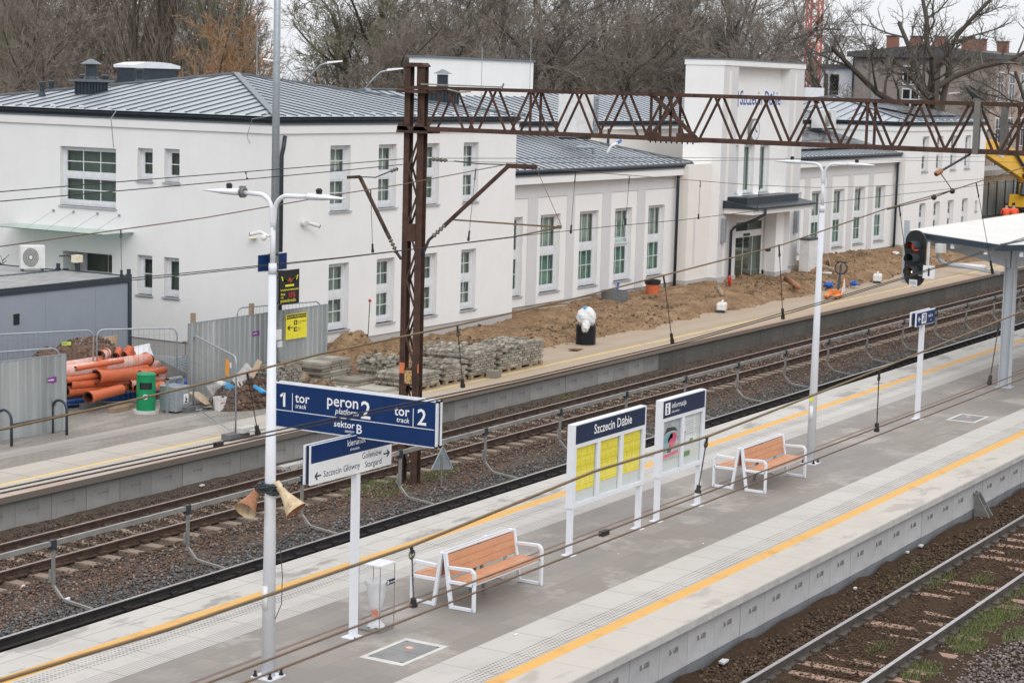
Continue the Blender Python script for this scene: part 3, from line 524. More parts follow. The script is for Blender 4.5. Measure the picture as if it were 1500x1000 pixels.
rooms('y',y0,x0+.9,x1-.3,.4,3.0,3); rooms('y',y0,x0+.9,x1-.3,3.9,6.4,3); rooms('x',x0,37.2,46.5,.4,3.0,7); rooms('x',x0,37.2,46.5,3.8,6.4,7)
eaves(x0,x1,y0,y1,6.98,.06); hiproof(x0-.2,x1+.2,y0-.2,y1+.2,6.98,.168)
# glass canopy over the side door with four tie rods
m=MB(); m.box(x0-1.35,39.2,3.43,x0-.02,43.9,3.455); cg=bp(m,'glass_canopy',[m_canopyglass])
m=MB()
for px,y in ((82,42.35),(112,41.55),(142,40.6),(173,39.75)): m.tube([(x0-.01,y,3.92),(x0-1.15,y+.0,3.46)],.006,5); m.cyl((x0-.05,y,3.92),(x0,y,3.92),.035)
m.bar((x0-1.3,39.25,3.42),(x0-.02,39.25,3.42),.02,.05); bp(m,'tie_rod',[m_galv],cg)
# chimneys and vents of the left roof
def vent(x,y,z,r,h,cap=1.35):
    m=MB(); m.lathe([(r*1.7,-.25),(r*1.6,.02),(r,.14),(r,h),(r*cap,h+.01),(r*cap,h+.10),(r*.6,h+.13),(0,h+.13)],(x,y,z),14); bp(m,'roof_vent',[m_gutter],smooth=False)
def chimney(x,y,z,wx,wy,h):
    m=MB(); m.box(x-wx,y-wy,z-.5,x+wx,y+wy,z+h)
    for i in range(-2,3): 
        m.box(x+i*wx*.4-.015,y-wy-.02,z-.3,x+i*wx*.4+.015,y-wy,z+h); m.box(x-wx-.02,y+i*wy*.4-.015,z-.3,x-wx,y+i*wy*.4+.015,z+h)
    m.mat(1).box(x-wx-.13,y-wy-.13,z+h,x+wx+.13,y+wy+.13,z+h+.07); m.mat(0).lathe([(.24,h+.07),(.19,h+.18),(.19,h+.52),(.20,h+.53)],(x,y,z),16); m.mat(1).lathe([(.34,h+.55),(.05,h+.70),(0,h+.70)],(x,y,z),16); m.lathe([(0,h+.56),(.34,h+.55)],(x,y,z),16)
    bp(m,'chimney',[m_gutter,m_flash])
chimney(47.1,43.15,7.35,.36,.36,.42); vent(46.2,44.35,7.28,.075,.34); vent(47.6,45.3,7.3,.075,.35); vent(49.4,43.2,7.75,.105,.36); vent(48.5,44.7,7.45,.16,.42,1.2); vent(48.9,44.2,7.45,.11,.42,1.2); vent(58.3,39.4,6.9,.12,.4)
chimney(57.6,36.9,7.05,.42,.42,.72)
m=MB(); m.mat(0).box(52.6,46.3,6.9,54.9,47.0,8.25); m.mat(1); pr=[(0,0),(2.3,0),(2.3,.10),(1.75,.19),(1.15,.22),(.55,.19),(0,.10)]; m.prism([(a-.08 if a<1 else a+.08,b) for a,b in pr],(52.6,46.2,8.25),X_,Z_,Y_*.9); bp(m,'roof_hatch',[m_gutter,m_pvc])
# lightning conductors
m=MB(); p=[(44.3,39.6,7.0),(44.05,39.6,6.75),(44.5,39.9,5.9)]; m.tube(p,.012,5); m.tube([(44.3,34.0,7.0),(44.25,34.6,6.9),(44.4,34.9,6.4),(44.55,34.9,6.2)],.010,5); m.cyl((66.0,40.5,7.3),(66.0,40.5,9.4),.012); m.cyl((56.5,44,7),(56.5,44,9.9),.014); m.cyl((72.3,42,7.2),(72.3,42,9.9),.012); bp(m,'lightning_rod',[m_galv])
# rear two-storey range
m=MB(); m.box(58.0,39.2,-.4,99.5,46.5,6.45); bp(m,'wall',[m_cream]); eaves(58.0,99.5,39.2,46.5,6.62,.18,corn=.3); hiproof(57.7,99.8,38.9,46.8,6.62,.27,.62)
m=MB(); m.box(64.55,42.2,6.5,72.9,42.9,8.95); m.mat(1).box(64.48,42.13,8.95,72.97,42.97,9.03); m.mat(0); bp(m,'lift_tower',[m_whiteb if False else m_plaster,m_flash])
# low wings with pilasters
def wing(xa,xb,ws,piers,name):
    yw=35.4; m=MB(); H=[(a,b,.60,3.41) for a,b in ws]; facade(m,'y',yw,xa,xb,.22,4.6,H,.24,1)
    bp(m,'wall',[m_plaster]); m=MB()
    m.mat(0)
    for (a,b) in piers: m.box(a,yw-.028,.222,b,yw+.05,4.06)
    m.box(xa,yw-.03,4.06,xb,yw+.05,4.565); bp(m,'pilaster',[m_greyplaster]); m=MB(); m.box(xa,yw+.05,-.5,xb,yw+.4,.22); bp(m,'plinth',[m_plinth])
    for i,h in enumerate(H): window('y',yw,*h,[(0,.46,2),(.545,1,1)],3,glass=m_teal,curt=3,lowbar=.10)
    rooms('y',yw,xa+.3,xb-.3,.3,4.3,3.2)
    m=MB(); m.mat(0).box(xa,yw-.32,4.57,xb,yw+.6,4.84); m.mat(1).box(xa,yw-.36,4.842,xb,yw+.6,4.885); m.mat(2).box(xa,yw-.30,4.887,xb,yw+.5,5.0); bp(m,'cornice',[m_plaster,m_flash,m_gutter]); m=MB(); m.tube([(xa,yw-.34,5.0),(xb,yw-.34,5.0)],.075,8); bp(m,'gutter',[m_gutter],smooth=True)
    m=MB(); ye=yw-.3; yt=39.2; zt=5.05+(yt-ye)*.25; d=yt-ye
    hl=d if name=='R' else 0
    m.poly([(xa,ye,5.05),(xb,ye,5.05),(xb-(d if name=='L' else 0),yt,zt),(xa,yt,zt)])
    if name=='L': m.poly([(xb,ye,5.05),(xb,yt,5.05),(xb-d,yt,zt)])
    m.mat(1); n=int((xb-xa)/.5)
    for i in range(1,n):
        x=xa+i*.5; r=min(d,(xb-x)) if name=='L' else d
        if r>.3: m.bar((x,ye+.05,5.08),(x,ye+r-.05,5.05+.25*r+.012),.022,.03)
    m.mat(2)
    if name=='L': m.bar((xb,ye,5.1),(xb-d,yt,zt+.05),.2,.06)
    bp(m,'roof',[m_roof,m_seam,m_flash])
wing(57.9,73.7,[(59.1,60.72),(61.98,63.42),(64.90,66.36),(67.72,69.12),(70.55,71.98)],[(61.03,61.72),(63.88,64.46),(66.64,67.32),(69.52,70.20)],'L')
wing(83.6,98.7,[(84.75,86.2),(87.5,88.95),(90.25,91.68),(93.05,94.45),(95.95,97.36)],[(83.7,84.2),(86.6,87.2),(89.3,89.95),(92.1,92.75),(94.9,95.55)],'R')
# the one tilted casement of the left wing
m=MB(); a,b=67.8,69.05
fr=lambda u,z:(u,35.4+.14-.0+.34*max(0,(z-2.2)/1.15),z)
for p,q in (((a,2.05),(b,2.05)),((b,2.05),(b,3.3)),((b,3.3),(a,3.3)),((a,3.3),(a,2.05))): m.bar(fr(*p),fr(*q),.06,.05)
m.mat(1).quad(fr(a,2.05),fr(b,2.05),fr(b,3.3),fr(a,3.3)); bp(m,'tilted_casement',[m_pvc,m_canopyglass])
# solar panels on the right low roof
for k in range(2):
    for i in range(7):
        xx=85.2+i*1.75; y=35.9+k*1.25; z=5.05+.25*(y-35.1)+.09; m=MB(); m.hexa([(xx,y,z),(xx+1.68,y,z),(xx+1.68,y+1.16,z+.29),(xx,y+1.16,z+.29),(xx,y,z+.035),(xx+1.68,y,z+.035),(xx+1.68,y+1.16,z+.325),(xx,y+1.16,z+.325)]); bp(m,'solar_panel',[m_solar])
# tower
tx0,tx1,ty=75.1,83.65,34.45
m=MB(); n0,n1=76.55,82.05
m.mat(1); facade(m,'y',ty,tx0,tx1,2.95,9.02,[(n0,n1,3.55,8.98)],.45,1,1,0)
m.mat(0); facade(m,'y',ty+.45,n0,n1,3.55,8.98,[(77.0,77.85,3.66,5.73),(78.42,79.5,3.62,5.74),(80.1,81.15,3.62,5.72)],.3,1)
m.quad((tx0,ty,-.4),(tx0,ty+1.75,-.4),(tx0,ty+1.75,9.02),(tx0,ty,9.02)); m.quad((tx1,ty,-.4),(tx1,ty+1.75,-.4),(tx1,ty+1.75,9.02),(tx1,ty,9.02)); m.quad((tx0,ty+1.75,-.4),(tx1,ty+1.75,-.4),(tx1,ty+1.75,9.02),(tx0,ty+1.75,9.02))
m.mat(1); facade(m,'y',ty,tx0,tx1,-.4,2.95,[(76.9,79.98,-.4,2.6)],.12,1,1,2)
m.mat(0).box(tx0-.04,ty-.04,9.02,tx1+.04,ty+1.79,9.24); m.mat(3).box(tx0-.07,ty-.07,9.242,tx1+.07,ty+1.82,9.29)
bp(m,'tower',[m_plaster,m_greyplaster,m_beigeplaster,m_flash])
m=MB(); m.mat(0)
for (a,b,z0,z1) in ((75.62,75.85,.32,8.8),(82.55,82.78,.32,8.8)): m=MB(); m.box(a,ty-.012,z0,b,ty+.01,z1); bp(m,'slot_panel',[m_cream])
m=MB(); m.box(72.95,34.85,-.4,tx0,38.8,5.0); m.mat(0); bp(m,'wall',[m_cream]); m=MB(); m.box(73.55,34.835,.95,73.72,34.9,2.85); bp(m,'slot_panel',[m_greyplaster])
m=MB(); m.box(72.90,34.80,-.5,tx0,35.3,.30); m.box(tx0-.05,ty-.05,-.5,76.9,ty+1,.30); m.box(79.98,ty-.05,-.5,tx1+.05,ty+1,.30); bp(m,'plinth',[m_plinth])
for (a,b,z0,z1) in ((77.0,77.85,3.66,5.73),(78.42,79.5,3.62,5.74),(80.1,81.15,3.62,5.72)): window('y',ty+.45,a,b,z0,z1,[(0,1,1)],1,d=.18,curt=3,glass=m_glass)
rooms('y',ty+.45,76.7,81.9,3.4,6.2,1.25)
# portal: sliding door, right column, hood with drainpipe, wall lamps
yd=ty+.10; window('y',yd,76.9,79.98,-.15,1.95,[(0,1,1)],3,d=.0,sill=False,name='sliding_door'); window('y',yd,76.9,79.98,1.95,2.6,[(0,1,1)],2,d=.0,sill=False,name='fanlight'); rooms('y',yd,76.8,80.1,-.2,2.8,1.5)
m=MB(); m.box(77.9,yd-.05,1.88,78.5,yd-.005,1.98); bp(m,'door_sensor',[m_black]); m=MB(); m.box(76.9,yd-.0,-.2,79.98,yd+.2,-.16); m.box(76.2,33.75,-.35,80.0,ty-.001,-.14); bp(m,'door_step',[m_conc])
m=MB(); m.box(80.0,ty-.50,-.3,80.85,ty-.002,2.95); m.mat(1).box(80.85,ty-.40,-.3,81.7,ty-.002,2.95); bp(m,'portal_column',[m_plaster,m_greyplaster]); m=MB(); m.box(79.97,ty-.54,-.4,81.75,ty-.051,.25); bp(m,'plinth',[m_plinth])
m=MB(); m.mat(0).box(75.55,ty-1.35,2.95,82.0,ty-.01,3.17); m.mat(1).hexa([(75.45,ty-1.5,3.172),(82.15,ty-1.5,3.172),(82.15,ty-.01,3.172),(75.45,ty-.01,3.172),(75.45,ty-1.5,3.24),(82.15,ty-1.5,3.24),(82.15,ty-.01,3.48),(75.45,ty-.01,3.48)]); m.box(75.9,ty-.9,3.3,81.4,ty-.02,3.62); bp(m,'entrance_hood',[m_plaster,m_gutter])
m=MB(); m.tube([(76.6,ty-1.45,3.2),(76.6,ty-1.42,2.95),(76.4,ty-1.1,2.72),(76.15,ty-.25,2.35),(76.1,ty-.14,2.2),(76.1,ty-.14,-.2)],.06,10); bp(m,'downpipe',[m_gutter],smooth=True)
for xx,yy in ((75.35,ty-.06),(83.1,ty-.06)):
    m=MB(); m.box(xx,yy-.12,1.75,xx+.22,yy+.05,2.75); bp(m,'wall_lamp',[m_galv],bevel=.01)
for (xx,yy,zt) in ((72.75,35.22,4.6),(98.5,35.22,4.6)):
    m=MB(); m.tube([(xx,yy,zt+.3),(xx,yy,zt),(xx,yy,-.2)],.062,10); bp(m,'downpipe',[m_gutter],smooth=True)
m=MB(); m.tube([(44.95,33.98,6.45),(44.9,34.0,6.1),(44.85,34.02,5.9),(44.85,34.02,-.2)],.06,10); bp(m,'downpipe',[m_gutter],smooth=True)
for q in (73.6,98.9): m=MB(); m.tube([(q,38.9,6.3),(q,38.95,5.0)],.06,8); bp(m,'downpipe',[m_gutter],smooth=True)
# clock, station name in the niche
m=MB(); c=V((79.15,ty+.42,6.35)); m.mat(0).cyl(c,c-Y_*.12,.48,n=28); m.mat(1).cyl(c-Y_*.121,c-Y_*.125,.42,n=28); m.mat(2).bar(c-Y_*.13,c+V((-.05,-.13,.33)),.04,.01,(0,1,0)); m.bar(c-Y_*.13,c+V((.2,-.13,-.1)),.05,.01,(0,1,0)); bp(m,'clock',[m_galvd,m_pvc,m_black])
m=MB(); m.text('Szczecin Dąbie',(77.75,ty+.44,7.42),X_*.82,Z_,.86,bold=.012); m.prism([(0,0),(.75,0),(.75,.6),(.5,.92),(0,.92),(0,.72),(.42,.72),(.55,.55),(.55,.2),(0,.2)],(76.75,ty+.44,7.32),X_,Z_,-Y_*.05); bp(m,'station_name',[m_letblue])
# right block
x0,x1,y0,y1=98.6,111.9,34.85,48.1
fw=[(101.1,102.1),(103.4,104.4),(105.75,106.75),(108.2,109.2)]
H2=[(a,b,4.0,5.85) for a,b in fw]+[(a,b,.55,2.35) for a,b in fw]+[(110.5,110.95,1.55,2.15)]
m=MB(); facade(m,'y',y0,x0,x1,.3,6.3,H2,.24,1); m.quad((x0,y0,.3),(x0,y1,.3),(x0,y1,6.3),(x0,y0,6.3)); m.quad((x1,y0,-.4),(x1,y1,-.4),(x1,y1,6.3),(x1,y0,6.3)); bp(m,'wall',[m_plaster]); m=MB(); m.box(x0+.03,y0+.03,-.5,x1-.03,y0+1,.3); m.box(x0+.03,y0+1,-.5,x0+1,y1,.3); bp(m,'plinth',[m_plinth])
for h in H2: window('y',y0,*h,[(0,.45,2),(.55,1,2)] if h[3]-h[2]>1 else [(0,1,1)],2 if h[3]-h[2]>1 else 1,curt=3)
rooms('y',y0,x0+.5,x1-.3,.4,6.2,3)
eaves(x0,x1,y0,y1,6.62,.06); hiproof(x0-.2,x1+.2,y0-.2,y1+.2,6.62,.175,.7)
for k in range(2):
    for i in range(4): xx=102.8+i*1.75; y=35.8+k*1.25; z=6.62+.175*(y-34.65)+.08; m=MB(); m.hexa([(xx,y,z),(xx+1.68,y,z),(xx+1.68,y+1.16,z+.2),(xx,y+1.16,z+.2),(xx,y,z+.035),(xx+1.68,y,z+.035),(xx+1.68,y+1.16,z+.235),(xx,y+1.16,z+.235)]); bp(m,'solar_panel',[m_solar])
m=MB(); m.box(107.0,44,7.6,109.9,45.5,8.25); bp(m,'roof_hatch',[m_pvc])
# air-conditioning units of the station
def acunit(x,y,z,w,h,d,fans,label,rz=0,grp='outdoor air-conditioning units'):
    t=thing('air_conditioner',label,'air conditioner',(x,y,z),rz,grp); m=MB(); m.box(0,0,.08,w,d,.08+h); m.mat(1).box(.05,.03,0,.12,d-.03,.08); m.box(w-.12,.03,0,w-.05,d-.03,.08); m.build('housing',[m_plastic,m_dark],t,bevel=.015)
    for k in range(fans):
        c=V((w*.40,-.005,.08+h*(k+.5)/fans)); r=min(h/fans,w)*.40; m=MB(); m.mat(0).cyl(c,c-Y_*.02,r,n=24); m.mat(1)
        for q in (.45,.65,.85): m.tube(arc(c-Y_*.025,X_,Z_,r*q,0,6.283,24),.006,4)
        m.cyl(c-Y_*.021,c-Y_*.035,r*.2,n=14); m.build('fan_grille',[m_galvd,m_plastic],t)
    return t
acunit(66.75,36.7,6.0,1.35,1.62,.8,0,'tall grey twin-fan air conditioner on the low seamed roof beside the lattice beam')
m=MB()
m.box(68.13,36.64,6.1,68.16,36.7,7.65); m.box(68.40,36.64,6.1,68.43,36.7,7.65); m.box(68.26,36.64,6.1,68.29,36.7,7.65)
for i in range(9): m.box(68.14,36.65,6.25+i*.16,68.42,36.69,6.32+i*.16)
tag(m.build('cable_ladder',[m_galv]),'small grey ladder rack fixed beside the tall roof air conditioner','rack')
m=MB(); m.tube([(66.2,36.4,5.75),(66.6,36.3,5.72),(67.4,36.3,5.72),(67.5,36.3,5.45)],.07,8); tag(m.build('roof_duct',[m_galv]),'grey duct bend lying under the tall roof air conditioner','duct'); m=MB(); m.mat(1).tube([(68.6,36.3,5.5),(68.7,36.2,5.75),(69.2,36.2,5.85)],.05,8); m.mat(2).tube([(69.2,36.2,5.85),(69.5,36.2,5.95)],.06,8); tag(m.build('refrigerant_pipe',[m_galv,m_film,m_bluepipe]),'white pipe bend with blue end right of the tall roof air conditioner','pipe')
acunit(95.6,38.3,6.12,1.9,.95,.6,1,'white air conditioner on brackets below the right eaves')
m=MB(); m.prism([(0,0),(.4,.05),(.75,.75),(.3,.8)],(99.3,38.35,5.75),X_,Z_,Y_*.2); tag(m.build('wall_sheet',[m_tarp]),'blue sheet hanging on the rear wall under the right eaves','sheet')
# wall fittings on the left block
t=thing('security_camera','white bullet camera on the front wall of the left block','camera',(45.95,34.06,3.95),0,'white security cameras'); m=MB(); m.cyl((0,0,0),(0,-.1,0),.09,n=14); m.build('mount',[m_plastic],t); m=MB(); m.cyl((.05,-.12,.02),(.38,-.28,-.08),.055,n=12); m.mat(1).cyl((.38,-.28,-.08),(.40,-.29,-.085),.056,n=12); m.build('camera_body',[m_plastic,m_black],t)
m=MB(); m.lathe([(.03,.04),(.11,0),(.13,-.04),(0,-.07)],(44.48,34.75,3.6),14); tag(m.build('wall_lamp',[m_creamb]),'cream round lamp on the left wall beside the tall pole','lamp')
# ---------------------------------------------------------------- platform lamps
def lamp(x,y,label):
    t=thing('platform_lamp',label,'street lamp',(x,y,0),0,'white twin-arm platform lamps')
    m=MB(); m.box(-.17,-.17,0,.17,.17,.02); b=m.build('base_plate',[m_white],t)
    for sx in (-1,1):
        for sy in (-1,1):
            m=MB(); m.cyl((sx*.125,sy*.125,.02),(sx*.125,sy*.125,.10),.018,n=8); m.cyl((sx*.125,sy*.125,.02),(sx*.125,sy*.125,.045),.035,n=6); m.build('anchor_bolt',[m_black],b)
    m=MB(); m.cyl((0,0,.02),(0,0,5.55),.098,.050,n=16,cap=True); m.cyl((0,0,5.50),(0,0,5.64),.056,.054,n=16); m.cyl((0,0,5.62),(0,0,6.12),.036,.034,n=12); m.mat(1).box(-.103,-.04,.95,-.08,.04,1.28); m.mat(0); m.build('pole',[m_white,m_whiteb],t,smooth=True)
    if True:
        m=MB(); m.box(-.10,-.035,1.38,-.085,.035,1.50); m.build('warning_sticker',[m_yellow],t) if x>30 else None
    for s in (-1,1):
        m=MB(); m.tube([(0,0,6.05),(0,s*.015,6.20)]+arc((0,s*.24,6.33),V((0,-s,0)),Z_,.215,0,1.5,8)+[(0,s*.58,6.552)],.031,10); a=m.build('arm',[m_white],t,smooth=True)
        m=MB(); pr=[(.54,.04,.036),(.59,.075,.046),(.70,.11,.045),(.84,.12,.038),(.96,.11,.024),(1.13,.07,.012)]
        vs=[]; 
        for (d,wd,hh) in pr: 
            for k in range(10):
                q=6.2832*k/10; vs.append((wd*math.cos(q),s*d,6.555+hh*math.sin(q)))
        m.add(vs,[(i*10+j,i*10+(j+1)%10,(i+1)*10+(j+1)%10,(i+1)*10+j) for i in range(5) for j in range(10)]+[tuple(range(9,-1,-1)),tuple(range(50,60))]); h=m.build('lamp_head',[m_white],a,smooth=True)
        m=MB(); m.cyl((0,s*.74,6.585),(0,s*.74,6.65),.036,.044,n=12); m.cyl((0,s*.74,6.65),(0,s*.74,6.67),.044,.025,n=12); m.build('light_sensor',[m_black],a)
    return t
lamp(21.03,16.08,'white twin-arm lamp pole in the foreground carrying rusty horn loudspeakers')
lamp(40.4,16.1,'white twin-arm lamp pole standing behind the farther bench')
# clutter fixed on the first lamp
def horn(label,c,d,mat,L_=.30,R=.155):
    d=V(d).normalized(); c=V(c); t=thing('horn_loudspeaker',label,'loudspeaker',c,0,'old horn loudspeakers on the lamp pole'); m=MB()
    m.lathe([(0,-.17),(.05,-.17),(.055,-.04),(.06,.02),(.075,.08),(.105,.17),(.135,.24),(R,L_)],(0,0,0),20,d); m.mat(1).lathe([(R,L_),(.13,.24),(.09,.15),(.05,.09),(0,.08)],(0,0,0),20,d); m.build('horn',[mat,m_rusthorn if mat is m_horncream else m_horncream],t,smooth=True)
    m=MB(); m.lathe([(0,.22),(.045,.20),(.05,.09)],(0,0,0),12,d); m.build('driver',[m_galvd],t,smooth=True); m=MB(); m.tube([V((0,0,0))+d*-.02,V((0,0,.10)),V((0,0,.10))+V((.08,.0,.02))],.014,6); m.build('bracket',[m_dark],t)
horn('rusty brown horn loudspeaker on the left of the lamp pole',(20.95,16.27,2.52),(-.80,-.05,-.62),m_rusthorn)
horn('cream peeling horn loudspeaker on the right of the lamp pole',(21.03,15.86,2.58),(.05,-.70,-.75),m_horncream)
m=MB()
for i in range(9):
    z=2.62+random.uniform(-.06,.07); r=random.uniform(.10,.15); q0=random.random()*6; m.tube([(21.03+r*math.cos(q0+k*.5),16.08+r*math.sin(q0+k*.5)*1.15,z+.03*math.sin(q0*3+k*.9)) for k in range(13)],.011,5)
m.mat(0).box(20.93,15.9,2.56,21.13,16.26,2.60); m.box(20.90,15.96,2.66,21.16,16.2,2.685); tag(m.build('cable_bundle',[m_dark]),'tangle of dark cable and strap round the foreground lamp pole','cable')
m=MB(); m.tube([(21.04,15.97,2.0),(21.03,15.90,1.8),(21.03,15.86,1.45),(21.03,15.87,1.05),(21.04,15.98,.82)],.006,5); tag(m.build('loose_cable',[m_dark]),'thin black cable looping loose beside the foreground lamp pole','cable')
t=thing('security_camera','white security camera clamped high on the foreground lamp pole','camera',(20.98,16.15,6.0),0,'white security cameras'); m=MB(); m.cyl((0,-.05,0),(0,.13,.06),.02,n=8); m.build('bracket',[m_plastic],t); m=MB(); m.ball((-.03,.02,-.02),.042,n=12); m.cyl((0,.08,.05),(-.03,.24,.01),.026,n=10); m.mat(1).cyl((-.03,.24,.01),(-.032,.25,.008),.027,n=10); m.build('camera_body',[m_plastic,m_black],t)
m=MB(); m.tube(arc((21.03,16.61,6.555),X_,Z_,.06,0,6.283,14),.016,5); m.tube(arc((21.03,16.57,6.555),X_,Z_,.06,0,6.283,14),.016,5); m.box(21.0,16.56,6.59,21.06,16.63,6.64); tag(m.build('hose_clamp',[m_galvd]),'grey metal clamp round the left arm of the foreground lamp','clamp')
# ---------------------------------------------------------------- signs
def board(m,o,u,w_,h,th,face_mat,edge_mat):
    # sandwich board: two coloured faces, pale edge frames
    o,u=V(o),V(u); n=u.cross(Z_); m.mat(edge_mat); m.obox(o+u*w_/2+Z_*h/2,u*w_/2,n*th/2,Z_*h/2)
def arrow(m,o,u,s,d=1):
    o,u=V(o),V(u)*d
    m.bar(o-u*s*.5,o+u*s*.42,s*.15,.004,u.cross(Z_)); m.bar(o+u*s*.5,o+u*s*.12+Z_*s*.36,s*.16,.004,u.cross(Z_)); m.bar(o+u*s*.5,o+u*s*.12-Z_*s*.36,s*.16,.004,u.cross(Z_))
t=thing('direction_sign','blue platform sign with two crossed boards on a white post','sign',(23.30,16.27,0))
m=MB(); m.box(-.048,-.048,0,.048,.048,3.0); m.box(-.13,-.13,0,.13,.13,.012); m.mat(1)
for s in (-1,1): m.cyl((s*.10,s*.10,.012),(s*.10,s*.10,.035),.014,n=6)
m.build('post',[m_white,m_dark],t)
# upper board, faces the camera side (-X) and its back
W_,Hh=2.84,.645; o=V((-.075,1.44,2.985)); u=-Y_
m=MB(); m.mat(1).obox(o+V((.06,-W_/2,Hh/2)),(.004,0,0),(0,W_/2,0),(0,0,Hh/2)); m.obox(o+V((.11,-W_/2,Hh/2)),(.004,0,0),(0,W_/2,0),(0,0,Hh/2)); m.mat(0)
for zz in (0,Hh): m.obox(o+V((.02,-W_/2,zz)),(.02,0,0),(0,W_/2+.012,0),(0,0,.012)); m.obox(o+V((.13,-W_/2,zz)),(.02,0,0),(0,W_/2+.012,0),(0,0,.012))
for yy in (0,-W_):
    for q in (.02,.13): m.obox(o+V((q,yy,Hh/2)),(.02,0,0),(0,.012,0),(0,0,Hh/2+.012))
m.obox(o+V((.075,-W_/2,Hh/2)),(.022,0,0),(0,W_/2-.01,0),(0,0,Hh/2-.03)); ub=m.build('platform_board',[m_white,m_navy],t)
for (q,uu,oo) in ((-.003,-Y_,o),(.152,Y_,o-Y_*W_)):
    m=MB(); p=oo+X_*q; d=.004 if q>0 else -.004
    m.mat(0).obox(oo+uu*W_/2+X_*(q)+Z_*Hh/2,X_*.002,uu*(W_/2-.006),Z_*(Hh/2-.006)); P=lambda a,b: p+X_*d+uu*a+Z_*b
    m.mat(1); T_=lambda s,a,b,sz,al='LEFT',sh=0,bo=.012: m.text(s,P(a,b),uu,Z_,sz,al,sh,bo)
    num1=lambda a,b,h: (m.bar(P(a+.075,b),P(a+.075,b+h),.04,.002,X_),m.bar(P(a+.065,b+h-.01),P(a+.005,b+h-.055),.035,.002,X_))
    num1(.12,.305,.205); T_('tor',.395,.395,.20); T_('track',.395,.31,.095,'LEFT',.2,.006); T_('peron',1.53,.41,.235,'RIGHT'); T_('platform',1.525,.305,.12,'RIGHT',.2,.006); T_('2',1.56,.285,.36)
    T_('sektor',1.46,.115,.14,'RIGHT'); T_('sector',1.455,.05,.065,'RIGHT',.2,.004); T_('B',1.485,.055,.19); T_('tor',2.40,.395,.20,'RIGHT'); T_('track',2.395,.30,.105,'RIGHT',.2,.006); T_('2',2.53,.30,.325)
    m.bar(P(.02,.25),P(W_-.02,.25),.010,.002,X_); m.bar(P(.345,.25),P(.345,.52),.010,.002,X_); m.bar(P(2.465,.25),P(2.465,.52),.010,.002,X_); m.build('board_face',[m_blue,m_txt],ub)
# lower board along the track, faces -Y
o=V((-1.19,-.075,2.455)); W2,H2_=2.0,.56
m=MB(); m.obox(o+V((W2/2,.025,H2_/2)),(W2/2,0,0),(0,.016,0),(0,0,H2_/2)); m.obox(o+V((W2/2,.125,H2_/2)),(W2/2,0,0),(0,.016,0),(0,0,H2_/2)); m.mat(1).obox(o+V((W2/2,.075,H2_/2)),(W2/2-.02,0,0),(0,.028,0),(0,0,H2_/2-.01)); lb=m.build('direction_board',[m_white,m_navy],t)
for (q,uu,oo) in ((.006,X_,o),(.145,-X_,o+X_*W2)):
    n=-1 if q<.1 else 1; m=MB(); P=lambda a,b,e=.004: oo+Y_*(q+n*e)+uu*a+Z_*b
    m.mat(0).obox(P(W2/2,H2_*.77,0),uu*(W2/2-.004),Y_*.002,Z_*H2_*.225); m.mat(1).obox(P(W2/2,H2_*.272,0),uu*(W2/2-.004),Y_*.002,Z_*H2_*.272)
    m.mat(2); m.text('kierunek',P(.86,.43),uu,Z_,.13,'LEFT',0,.008); m.text('direction',P(.93,.355),uu,Z_,.065,'LEFT',.2)
    m.mat(3); m.text('Szczecin Główny',P(.29,.075),uu,Z_,.132); m.text('Goleniów',P(1.74,.19),uu,Z_,.128,'RIGHT'); m.text('Stargard',P(1.74,.055),uu,Z_,.128,'RIGHT'); arrow(m,P(.165,.115,.006),uu,.14,-1); arrow(m,P(1.86,.185,.006),uu,.14,1); m.build('board_face',[m_blue,m_whiteb,m_txt,m_txtd],lb)
